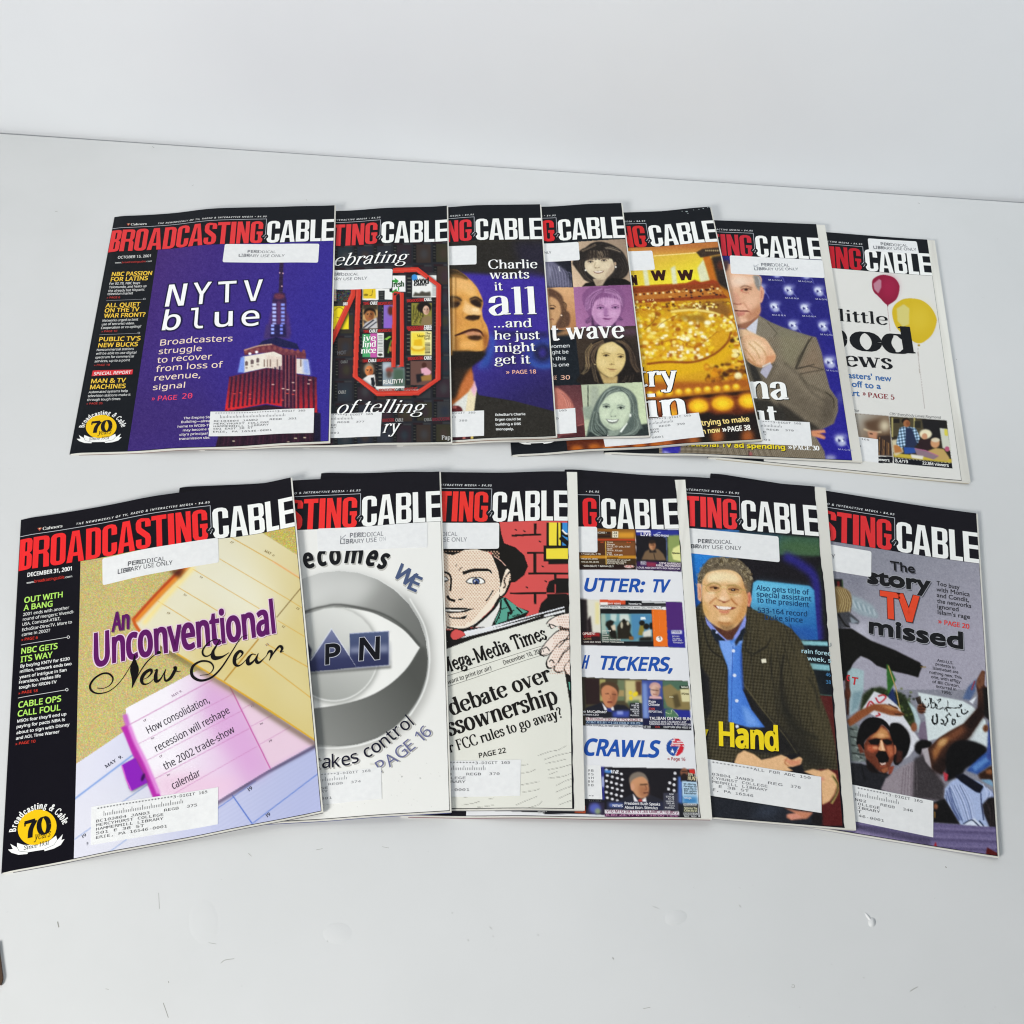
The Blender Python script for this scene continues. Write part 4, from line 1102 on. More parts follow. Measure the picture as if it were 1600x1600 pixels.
def cover_T4():
    S = Sheet('T4'); SHEETS['T4'] = S
    masthead(S, 'd6282e', upto=120)
    P = Painter(610, 360, 1030, 712, '151c22'); PICS['T4'] = P
    P.fr(830, 310, .125)
    q = [(-600, 780), (490, 780), (525, 1110), (-600, 1140)]
    P.poly(q, '1a1c26'); P.poly([(-200, 770), (270, 780), (430, 900), (505, 1110), (150, 1115)], '6c6a80', b=14)
    for i in range(26):
        x = 180 + i * 12
        P.line([(x, 800 + i * 5), (x + 30, 950), (x + 60 - i, 1110)], 6, ('8a88a0', '3e3e50', '5a586c')[i % 3], b=3, a=.8)
    P.poly([(180, 800), (260, 880), (230, 1000), (185, 1110)], '8c8aa0', b=14); P.line([(345, 850), (350, 890), (362, 912)], 10, 'd8d8e0', b=2)
    P.poly([(590, 540), (1190, 505), (1255, 1080), (525, 1108), (500, 780)], P.grad((1150, 560), '9a8470', (560, 1050), 'd8bc9c'))
    P.fr(892, 370, .09158)
    P.poly([(30, 430), (150, 240), (250, 180), (350, 110), (480, 80), (640, 110), (800, 190), (900, 280), (970, 430), (990, 560), (930, 680), (760, 760), (560, 800), (380, 790), (240, 740), (160, 640), (70, 520)], '26211e', b=8, sm=1)
    P.poly([(190, 850), (250, 790), (400, 760), (560, 780), (700, 700), (920, 720), (1040, 790), (1040, 830)], '14100e', b=6)
    P.poly([(370, 720), (560, 700), (640, 660), (540, 830), (430, 840)], 'b8a48a', b=8); P.poly([(420, 740), (560, 720), (470, 830), (430, 830)], 'a08c74', b=12, a=.8)
    P.poly([(235, 460), (260, 400), (360, 360), (560, 350), (690, 370), (735, 470), (735, 560), (660, 660), (540, 730), (420, 710), (300, 620), (245, 540)], 'd8c6a6', b=6, sm=1)
    P.poly([(690, 420), (740, 520), (730, 580), (640, 680), (560, 720), (620, 600), (680, 520)], 'b49a82', b=20, a=.8); P.poly([(380, 700), (460, 720), (560, 690), (480, 740)], 'b8a486', b=12, a=.8); P.ell(330, 520, 50, 45, 'e4d4b6', b=22); P.ell(600, 500, 50, 45, 'e2d0b2', b=22); P.ell(440, 430, 60, 50, 'e4d4b4', b=20)
    P.poly([(240, 400), (270, 280), (400, 230), (560, 240), (680, 300), (690, 370), (600, 350), (480, 370), (380, 360), (280, 400)], '2a2420', b=10, sm=1)
    P.hair([(300, 240), (300, 330), (290, 400)], [(640, 230), (650, 320), (650, 380)], 24, ['4c3e34', '1c1816', '7a6a58', '332a24'], 11); P.hair([(470, 250), (470, 330), (460, 370)], [(530, 250), (560, 320), (570, 350)], 6, ['a08c74'], 8, .7)
    P.hair([(180, 240), (280, 190), (420, 110)], [(200, 260), (300, 220), (440, 150)], 6, ['8c7a66', '3c322a'], 12, .8); P.hair([(580, 190), (680, 180), (800, 210)], [(590, 210), (700, 220), (860, 280)], 6, ['9c8c78', '4a4038'], 10, .8)
    P.hair([(90, 420), (110, 520), (180, 640), (320, 760)], [(210, 380), (200, 520), (260, 660), (380, 760)], 12, ['3c342e', '16120f', '54483e'], 12, .7); P.hair([(740, 400), (800, 460), (860, 560), (800, 700)], [(900, 320), (960, 460), (950, 580), (880, 680)], 12, ['342d28', '14110f', '4c423a'], 14, .7)
    for x, y in ((335, 425), (565, 402)):
        P.ell(x, y, 55, 24, '9c8468', b=10, a=.8); P.ell(x, y + 4, 36, 12, 'ece0cc', b=4, a=.7); P.ell(x, y + 2, 18, 14, '1c1614', b=4); P.line([(x - 48, y + 4), (x, y - 14), (x + 48, y)], 10, '3a2e28', b=4)
    P.line([(270, 395), (330, 375), (390, 385)], 12, '4a3c34', b=5); P.line([(500, 375), (560, 355), (630, 370)], 12, '4a3c34', b=5)
    P.line([(425, 430), (400, 510), (440, 530), (490, 520)], 12, 'b09878', b=7); P.ell(420, 532, 10, 6, '6c5848', b=4); P.ell(480, 522, 10, 6, '6c5848', b=4)
    P.poly([(380, 590), (470, 585), (570, 575), (540, 610), (470, 630), (410, 618)], '7c4c40', b=4); P.poly([(392, 590), (470, 588), (555, 580), (525, 604), (465, 614), (415, 606)], 'f4ecdc', b=3); P.line([(640, 560), (690, 530)], 12, 'b08c7c', b=7, a=.6)
    P.ell(250, 570, 15, 17, 'f2ece0', b=4); P.poly([(735, 430), (770, 430), (775, 480), (745, 500)], 'c4a88c', b=6); P.ell(765, 515, 15, 16, 'f4eee4', b=4)
    P.fr(830, 310, .125)
    # second row
    P.poly([(-600, 1130), (528, 1110), (575, 1640), (-600, 1660)], P.grad((500, 1150), 'd8a878', (500, 1600), 'b47c50'))
    P.poly([(210, 1150), (300, 1150), (390, 1230), (420, 1380), (480, 1440), (470, 1590), (330, 1620), (300, 1500)], '5c4030', b=9, sm=1)
    for i in range(10): P.line([(300 + i * 10, 1180 + i * 12), (390 + i * 6, 1350), (430 - i * 8, 1600)], 7, ('8a6444', '3c2a20')[i % 2], b=3, a=.8)
    P.poly([(210, 1260), (300, 1250), (360, 1330), (370, 1450), (300, 1570), (220, 1600)], 'c89a6c', b=9, sm=1)
    P.ell(262, 1376, 32, 13, '3a2820', b=4); P.line([(230, 1345), (270, 1335), (310, 1360)], 9, '4a3226', b=3); P.ell(378, 1462, 9, 9, 'f0dcc4', b=2); P.line([(230, 1520), (262, 1505), (285, 1520)], 10, '8c5440', b=4)
    P.poly([(528, 1108), (1258, 1078), (1330, 1620), (565, 1645)], P.grad((1200, 1100), '8a5684', (600, 1600), 'a8709c'))
    P.fr(895, 440, .09615)
    P.poly([(150, 260), (200, 150), (330, 80), (500, 90), (700, 60), (800, 130), (850, 260), (840, 420), (780, 560), (810, 620), (720, 660), (640, 720), (380, 720), (320, 600), (230, 680), (200, 620), (260, 560), (190, 420)], '845280', b=8, sm=1)
    P.poly([(180, 832), (260, 730), (380, 700), (660, 700), (780, 750), (1040, 790), (1040, 840)], '4a3a50', b=8)
    P.poly([(310, 540), (330, 380), (420, 280), (600, 260), (740, 300), (780, 420), (770, 520), (700, 640), (600, 730), (480, 730), (380, 660)], 'c592ba', b=7, sm=1)
    P.poly([(310, 540), (340, 640), (370, 760), (300, 700)], '4c2c50', b=10); P.poly([(660, 690), (700, 660), (690, 740)], '4c2c50', b=9)
    P.hair([(480, 110), (330, 180), (220, 300), (210, 480)], [(480, 170), (400, 230), (350, 320), (330, 400)], 18, ['b886b2', '6a3e68', 'd0a0c8', '7c4c7a'], 11, .8); P.hair([(520, 110), (660, 130), (790, 250), (810, 420)], [(520, 170), (620, 200), (740, 250), (780, 340)], 14, ['6c406a', 'b080aa', '8c5c88', 'c494bc'], 11, .8)
    P.hair([(420, 260), (400, 330), (390, 390)], [(720, 210), (740, 270), (750, 330)], 18, ['a472a0', 'cc9cc4', '7c4e7a', 'b886b2'], 9, .75)
    P.hair([(280, 570), (230, 620), (210, 670)], [(320, 600), (290, 650), (240, 680)], 7, ['4c2c50', '8c5c88'], 10); P.hair([(750, 570), (790, 610), (810, 600)], [(720, 620), (760, 640), (810, 635)], 6, ['4c2c50', '8c5c88'], 10)
    P.poly([(520, 420), (570, 430), (560, 560), (500, 550), (500, 480)], '9c6898', b=14, a=.85); P.poly([(340, 480), (420, 560), (440, 680), (370, 640)], 'b07ea8', b=20, a=.7); P.ell(660, 520, 60, 50, 'd4a6ca', b=24); P.ell(440, 530, 50, 40, 'd0a0c6', b=22); P.ell(580, 340, 110, 40, 'd0a2c8', b=24, a=.7)
    for x, y in ((450, 428), (690, 422)):
        P.ell(x, y, 68, 24, '94608e', b=10, a=.8); P.ell(x, y + 3, 40, 10, 'd8b4d4', b=4, a=.7); P.ell(x, y, 18, 14, '3a1c40', b=4); P.line([(x - 60, y + 4), (x, y - 16), (x + 60, y)], 10, '5c3460', b=4); P.line([(x - 66, y - 28), (x, y - 48), (x + 66, y - 26)], 11, '84507f', b=5)
    P.line([(510, 545), (540, 560), (590, 548)], 11, '84507f', b=5); P.poly([(470, 598), (530, 592), (560, 598), (640, 600), (580, 622), (520, 618)], '74386a', b=6); P.line([(520, 640), (560, 645), (610, 635)], 10, 'a878a0', b=6)
    P.fr(830, 510, .13746)
    # third row
    P.fr(830, 510, .13746)
    P.poly([(-500, 90), (530, 70), (565, 660), (-500, 690)], '131a21')
    P.poly([(420, 20), (520, 0), (520, 90), (240, 110)], 'a0764e', b=14)
    P.poly([(500, 30), (1215, -10), (1285, 640), (565, 665)], P.grad((700, 100), '3c3026', (1150, 600), '261f1b'))
    P.poly([(640, 60), (1210, 30), (1210, 90), (600, 110)], '8c5a8c', b=30, a=.5)
    P.fr(900, 525, .10073)
    P.poly([(70, 580), (140, 440), (140, 280), (240, 120), (400, 50), (560, 50), (740, 40), (860, 160), (920, 340), (960, 480), (1040, 570), (1040, 720), (80, 740)], '1c1613', b=10, sm=1)
    P.hair([(420, 70), (230, 160), (150, 330), (180, 520)], [(440, 110), (330, 200), (290, 330), (310, 420)], 16, ['5c4a3c', '2a211c', '8a7050', '3c3028'], 12, .8); P.hair([(240, 110), (150, 240), (140, 380), (160, 480)], [(260, 140), (200, 260), (190, 380), (210, 480)], 5, ['a08860', '6c5640'], 9, .8)
    P.hair([(150, 440), (120, 520), (80, 590)], [(230, 440), (200, 540), (120, 600)], 6, ['94805c', '463a2e'], 9, .8); P.hair([(240, 420), (260, 540), (300, 700)], [(300, 450), (320, 580), (370, 740)], 7, ['6c5c46', '2c241e'], 9, .8)
    P.hair([(600, 70), (740, 130), (820, 260), (850, 420), (930, 560)], [(740, 60), (850, 170), (910, 330), (960, 480), (1030, 560)], 14, ['5a483a', '2c231d', '846a4c', '3e3229'], 12, .8); P.hair([(770, 620), (740, 680), (700, 720)], [(900, 600), (880, 680), (860, 720)], 7, ['4c4034', '1c1714'], 12, .7)
    P.poly([(360, 560), (480, 640), (640, 620), (650, 560), (640, 740), (430, 740)], 'c4a86e', b=10); P.poly([(380, 600), (520, 650), (640, 620), (560, 680), (440, 670)], 'a88c58', b=16, a=.8)
    P.poly([(315, 430), (340, 220), (420, 130), (560, 90), (640, 130), (740, 210), (770, 340), (745, 460), (670, 570), (560, 640), (470, 620), (370, 540)], 'dcc282', b=7, sm=1)
    P.ell(540, 190, 120, 60, 'e8d29a', b=30, a=.9); P.ell(420, 420, 60, 60, 'e6ce92', b=26, a=.8); P.ell(660, 430, 50, 50, 'e4ca8e', b=24, a=.8); P.poly([(320, 440), (400, 560), (500, 630), (400, 600), (330, 520)], 'b4985e', b=16, a=.8); P.poly([(720, 480), (650, 580), (560, 640), (640, 540)], 'bc9e62', b=14, a=.7)
    for x, y in ((468, 302), (695, 322)):
        P.ell(x, y, 58, 24, 'b89a5e', b=12, a=.7); P.ell(x, y + 2, 36, 12, 'ead8ac', b=4, a=.6); P.ell(x, y, 22, 17, '3a2a18', b=4); P.line([(x - 48, y + 6), (x, y - 14), (x + 48, y + 4)], 10, '4a3820', b=4)
    P.line([(400, 280), (460, 262), (540, 278)], 11, '8c7040', b=5); P.line([(635, 288), (690, 278), (750, 298)], 11, '7c6238', b=5)
    P.line([(580, 340), (585, 400), (570, 430)], 10, 'c4a668', b=7); P.line([(510, 440), (550, 445), (600, 440)], 9, 'a08050', b=5); P.ell(552, 434, 10, 7, '5c4426', b=4)
    P.poly([(470, 498), (540, 508), (570, 508), (645, 512), (580, 532), (530, 528)], '9c7048', b=5); P.ell(570, 545, 50, 10, 'c8a46c', b=6); P.ell(295, 440, 12, 10, 'd8c090', b=4)
    P.fr(830, 510, .13746)
    # fourth row
    P.poly([(-400, 690), (570, 665), (625, 1275), (-400, 1320)], P.grad((500, 700), '5a3236', (400, 1200), '8a4c4c'))
    P.poly([(260, 720), (330, 715), (440, 820), (480, 960), (300, 1000)], 'c47868', b=9, sm=1)
    for i in range(6): P.line([(285 + i * 12, 720 + i * 8), (370 + i * 16, 800 + i * 12), (420 + i * 8, 940)], 6, ('e0a090', '8c4a44')[i % 2], b=3, a=.7)
    P.poly([(500, 1120), (600, 1110), (625, 1270), (320, 1280), (330, 1240), (480, 1220)], '4a2226', b=10); P.line([(520, 1130), (600, 1110)], 10, 'c07068', b=5)
    P.poly([(568, 665), (1288, 632), (1355, 1245), (620, 1275)], P.grad((700, 700), 'b8c0a4', (1200, 1000), 'ccd8b0'))
    P.rect(640, 670, 652, 915, '1c2420', b=2); P.poly([(680, 680), (760, 680), (800, 1100), (660, 1110)], 'a8b09c', b=12)
    P.poly([(580, 920), (690, 900), (700, 1050), (610, 1060)], '94a08e', b=10); P.poly([(1220, 1120), (1350, 1100), (1360, 1250), (1200, 1250)], '2c3432', b=8)
    P.fr(905, 598, .10348)
    P.poly([(110, 800), (160, 580), (220, 380), (330, 180), (480, 60), (620, 55), (760, 110), (860, 230), (890, 420), (900, 560), (960, 700), (860, 800), (500, 830), (120, 830)], '58645e', b=9, sm=1)
    P.poly([(800, 810), (900, 710), (1040, 660), (1065, 790)], '2c3432', b=7); P.poly([(110, 830), (150, 740), (330, 720), (440, 760), (440, 830)], '2a3230', b=12)
    P.hair([(600, 60), (400, 130), (280, 330), (250, 560)], [(600, 100), (450, 170), (360, 320), (310, 420)], 16, ['8c988e', '424c46', 'a4b0a4', '5c6860'], 11, .8); P.hair([(220, 430), (180, 580), (170, 720), (300, 820)], [(300, 450), (300, 600), (380, 680), (440, 760)], 14, ['7c887e', '38423c', '98a498', '505c54'], 12, .8)
    P.hair([(640, 70), (780, 160), (850, 330), (860, 520)], [(640, 130), (720, 190), (770, 300), (780, 440)], 12, ['7c887e', '3e4842', '96a296'], 11, .8); P.hair([(800, 460), (850, 600), (780, 740), (600, 800)], [(890, 480), (930, 640), (860, 760), (680, 830)], 12, ['8c988e', '465049', 'a8b4a8', '5a665e'], 11, .8)
    P.poly([(430, 720), (560, 720), (700, 620), (640, 740), (560, 800), (450, 830)], '8e9a8c', b=8); P.poly([(430, 760), (450, 830), (425, 830)], 'eef2e6', b=4); P.poly([(610, 740), (720, 590), (730, 620), (640, 750)], 'f0f4ea', b=4)
    P.poly([(300, 420), (330, 330), (430, 200), (560, 140), (680, 150), (760, 270), (770, 450), (730, 580), (640, 680), (530, 720), (430, 690), (330, 580)], 'c8d4b8', b=7, sm=1)
    P.ell(570, 240, 110, 70, 'd8e2c6', b=30, a=.9); P.ell(400, 480, 60, 50, 'd6e0c4', b=24, a=.8); P.ell(680, 500, 50, 60, 'd4dec2', b=24, a=.8); P.poly([(310, 520), (400, 660), (530, 720), (640, 690), (520, 690), (400, 610)], '9aa690', b=16, a=.8); P.poly([(760, 420), (740, 580), (650, 680), (700, 560)], 'a4b098', b=16, a=.8)
    for x, y in ((410, 362), (628, 380)):
        P.ell(x, y, 62, 26, '94a08c', b=10, a=.8); P.ell(x, y + 3, 38, 12, 'e4ecd8', b=4, a=.7); P.ell(x, y, 22, 16, '1e2622', b=4); P.line([(x - 50, y + 2), (x, y - 16), (x + 52, y + 6)], 10, '3c4640', b=4)
    P.line([(350, 335), (410, 320), (460, 335)], 12, '66726a', b=6); P.line([(570, 345), (630, 338), (690, 362)], 12, '66726a', b=6)
    P.line([(510, 400), (470, 480), (490, 508), (540, 505), (565, 490)], 12, 'a0ac94', b=7); P.ell(485, 508, 10, 6, '5c685e', b=4); P.ell(545, 506, 10, 6, '5c685e', b=4)
    P.poly([(400, 545), (500, 560), (605, 548), (570, 600), (500, 618), (440, 600)], '6c7068', b=5); P.poly([(415, 552), (500, 566), (592, 554), (555, 585), (500, 594), (445, 584)], 'f2f6ea', b=3); P.line([(440, 608), (500, 622), (570, 606)], 9, '98a090', b=5)
    P.poly([(760, 470), (790, 470), (785, 515), (760, 520)], 'eef2e6', b=5)
    S.fr(830, 510, .13746)
    S.text('headline', 't wave', (232, 162), (1068, 128), 195, 'f6f4f0', font='serif', pen=(.155, .06), shadow=(.6, .7, '2a1c22'))
    for t, a, b in (('women', (195, 248), (436, 240)), ('might be', (165, 318), (424, 308)), ('run this', (150, 388), (392, 384)), ('is one', (245, 460), (430, 454))):
        S.text('headline', t, a, b, 40, 'dfe2e2', bold=.015)
    S.text('headline', 'PAGE', (210, 608), (290, 606), 44, 'e8b8a0', bold=.01); S.text('headline', '30', (335, 608), (440, 604), 48, 'e8b8a0', bold=.01)
    STICK['T4'] = [(800, 381), (903.8, 378.2), (906, 406.5), (803, 409.5)]
    S.fr(830, 310, .125)
    stamp(S, [('LIBRARY USE ONLY', (-190, 700), (252, 692), 28)], '3a3c40')
    ADDR['T4'] = [(738, 645), (898.7, 637.8), (900.8, 676.3), (740, 684)]
    address(S, ADDR['T4'], '365', ink='3c3d40', x_from=.84)

def cover_T5():
    S = Sheet('T5'); SHEETS['T5'] = S
    masthead(S, 'cc2c2c', upto=118)
    P = Painter(740, 370, 1200, 725, 'b8701c'); PICS['T5'] = P
    P.fr(960, 320, .1375)
    P.poly([(-900, 500), (1300, 400), (1300, 600), (-900, 700)], P.grad((700, 470), 'b87038', (700, 600), 'e0ae44'))
    P.poly([(-900, 640), (200, 590), (980, 540), (1100, 870), (400, 910), (-900, 1010)], P.grad((600, 560), 'd8b03c', (700, 900), 'f0e234'), b=4)
    P.line([(440, 582), (930, 545)], 8, 'f6e6a0', b=3)
    P.poly([(1000, 560), (1080, 560), (1160, 870), (1080, 870)], 'c06a1c', b=6); P.poly([(930, 540), (1000, 500), (1200, 480), (1210, 560), (980, 600)], '3a2c22', b=6)
    for i in range(8): P.ell(1040 + i * 22, 520, 8, 10, 'b8a070', b=3)
    P.poly([(1100, 590), (1230, 570), (1330, 1000), (1180, 900)], '2c2420', b=12); P.ell(1210, 690, 40, 50, '5a2a1c', b=16)
    for pts in ([(320, 720), (370, 700), (400, 920), (345, 920)], [(640, 720), (690, 690), (715, 900), (660, 905)], [(940, 720), (1010, 620), (1085, 860), (975, 880)]):
        P.poly(pts, 'dcdcb4', b=8, sm=0)
    P.poly([(800, 900), (910, 850), (980, 880), (1120, 850), (1170, 870), (1200, 920), (-900, 1060), (-900, 1000)], '9c3c1a', b=8)
    P.poly([(-900, 1010), (1180, 890), (1240, 1010), (1320, 1080), (-900, 1180)], '8c3c16', b=4)
    P.poly([(-900, 1080), (1200, 940), (1240, 1020), (-900, 1160)], 'b8702a', b=6)
    for i in range(22): P.rect(235 + i * 44, 1010 - i * 3.2, 260 + i * 44, 1032 - i * 3.2, 'f0dca0' if i % 2 else '5c2410', b=4)
    for i in range(40):
        x, y = RNG.uniform(540, 1230), RNG.uniform(960, 1080)
        P.ell(x, y - (x - 540) * .06, RNG.uniform(8, 22), RNG.uniform(6, 14), ('4a2010', 'e0a850', '2c1a20', 'c07830')[i % 4], b=4)
    P.poly([(-900, 1180), (1330, 1060), (1440, 1527), (-900, 1600)], 'c48a18', b=6)
    def dots(n, box, cols, r0, r1, b):
        for i in range(n):
            x, y = RNG.uniform(box[0], box[2]), RNG.uniform(box[1], box[3])
            P.ell(x, y, RNG.uniform(r0, r1), RNG.uniform(r0, r1) * .8, cols[i % len(cols)], b=b, a=.9)
    gold = ['f0c81e', 'e0a410', 'fae88c', 'b86c10', 'f4d84c', '9c5410', 'f6e070', 'd8b018']
    dots(160, (230, 1100, 1300, 1210), gold + ['5c3010'], 10, 24, 4)
    P.poly([(560, 1220), (900, 1130), (1240, 1080), (1330, 1200), (1300, 1290), (1000, 1200)], '8c5c24', b=24)
    dots(30, (900, 1110, 1180, 1200), ['f4d860', 'fbeeb0', '6c4014'], 10, 20, 4)
    P.poly([(250, 1230), (900, 1190), (1330, 1330), (1430, 1560), (250, 1620)], 'd29c1c', b=14)
    P.line([(640, 1215), (900, 1195), (1150, 1235), (1320, 1330), (1370, 1420)], 26, 'f2d878', b=7)
    dots(150, (250, 1220, 1000, 1560), gold, 14, 34, 8)
    dots(90, (1050, 1240, 1400, 1560), gold + ['fdf6d8'], 12, 28, 6)
    P.poly([(700, 1260), (1010, 1250), (1060, 1340), (760, 1300)], '8c6420', b=20, a=.8)
    for x, y, r in ((540, 1370, 40), (1060, 1340, 40), (390, 1440, 26), (870, 1345, 30), (860, 1420, 22), (300, 1380, 24), (980, 1450, 20), (930, 1400, 18)):
        P.ell(x, y, r, r * .7, 'fdf4c8', b=9)
    P.line([(480, 1240), (440, 1330), (340, 1420)], 12, '7c4c10', b=4, a=.7); P.line([(740, 1240), (560, 1330), (480, 1400)], 9, '7c4c10', b=4, a=.6)
    P.fr(960, 520, .1625)
    P.poly([(-900, -10), (1210, -10), (1290, 480), (-900, 560)], 'd8a01c', b=10)
    dots(230, (240, -10, 950, 320), gold, 12, 30, 7)
    dots(40, (300, -10, 900, 250), ['fdf6d0', 'fef9e4'], 10, 22, 6)
    P.poly([(300, 250), (700, 290), (950, 230), (1100, 80), (1180, 120), (1000, 330), (600, 420), (300, 360)], 'e0ac14', b=14)
    P.line([(310, 300), (500, 280), (760, 280), (950, 210), (1080, 100), (1125, -10)], 20, '8c4410', b=6)
    P.line([(380, 120), (600, 60), (760, 140), (900, 60), (990, -10)], 9, 'a8640f', b=4, a=.7)
    dots(110, (1130, -10, 1280, 330), gold + ['3c2008', 'fbe9a0'], 12, 34, 6)
    dots(90, (880, 300, 1280, 470), ['e09414', '5c2c0c', 'f0bc30', '3a1a08', 'c87810', '8a4a10'], 16, 36, 8)
    P.ell(1190, 415, 38, 36, 'fdf0b0', b=8)
    P.poly([(-900, 500), (600, 470), (900, 470), (1310, 440), (1320, 520), (600, 560), (-900, 640)], 'a8581a', b=20)
    for i in range(11): P.ell(250 + i * 92, 600 - i * 8, 38, 30, 'f0b41e', b=9); 
    for i in range(11): P.ell(250 + i * 92, 592 - i * 8, 18, 16, 'f8d84a', b=6)
    P.poly([(-900, 720), (600, 620), (1330, 550), (1345, 590), (800, 640), (-900, 780)], '2c1408', b=8)
    P.poly([(-900, 760), (800, 640), (1345, 590), (1420, 1030), (-900, 1190)], '5a2410', b=8)
    for x, y, rx in ((810, 705, 95), (1040, 680, 105), (1290, 655, 95), (560, 740, 60)):
        P.ell(x, y, rx * 1.25, 95, 'b05a1a', b=14, a=.8); P.ell(x, y, rx, 68, 'f4b41c', b=10); P.ell(x, y, rx * .55, 36, 'fbd428', b=12)
    P.poly([(700, 800), (900, 760), (980, 790), (1060, 780), (1200, 790), (1390, 760), (1430, 1020), (700, 1100)], '1a1210', b=12)
    for x, y in ((990, 990), (1280, 1000), (760, 1040), (500, 1070), (250, 1110), (70, 1130), (420, 700), (580, 700), (-60, 1140)):
        P.ell(x, y, 60, 70, 'c4662a', b=22, a=.8)
    P.fr(830, 510, .13746)
    for x, y in ((520, 1390), (720, 1370), (880, 1385), (1230, 1370), (1420, 1340)): P.ell(x, y, 70, 36, 'c86a1c', b=18, a=.9)
    W = 'f6f6f4'
    S.fr(960, 320, .1375)
    for a, b in (((170, 925), (290, 912)), ((420, 868), (602, 860)), ((722, 866), (912, 856))):
        S.text('picture_sign', 'W', a, b, 122, '33140e', bold=.08)
    S.text('picture_sign', '012', (372, 1098), (455, 1092), 22, 'e8c890')
    S.fr(960, 520, .1625)
    S.text('headline', 'try', (225, 516), (612, 508), 215, W, font='serif', pen=(.15, .05), halo=(.07, '1c1208'))
    S.text('headline', 'in', (318, 812), (698, 792), 238, W, font='serif', pen=(.17, .05), halo=(.05, '241408'))
    S.text('headline', 'trying to make', (840, 895), (1302, 853), 52, 'f6dc8a', bold=.035)
    S.text('headline', 'lea', (805, 978), (835, 975), 50, 'f6dc8a', bold=.03); S.text('headline', 'n now', (850, 974), (1022, 958), 50, 'f6dc8a', bold=.035)
    S.text('headline', '\u00bb', (1042, 958), (1085, 954), 60, 'f8f4ea', bold=.03); S.text('headline', 'PAGE 38', (1092, 955), (1312, 936), 52, 'f8f4ea', bold=.035, slant=.08)
    badge(S)
    S.fr(960, 320, .1375)
    for x, y, r in ((820, 78, 14), (770, 74, 7), (835, 98, 8), (900, 60, 6), (960, 52, 7), (1010, 44, 9), (1060, 34, 8), (1085, 28, 10), (530, 76, 5)):
        S.poly('worn_edge', arc(x, y, r, r * .45, 0, 330, 8), 'aab4b6')
    STICK['T5'] = [(930, 395), (1019, 391.8), (1023.5, 421.5), (935, 425)]
    ADDR['T5'] = [(937.5, 661), (1091.6, 645), (1100.6, 682.5), (945.5, 698.3)]
    address(S, ADDR['T5'], '350', ink='5c5e60', x_from=.44)

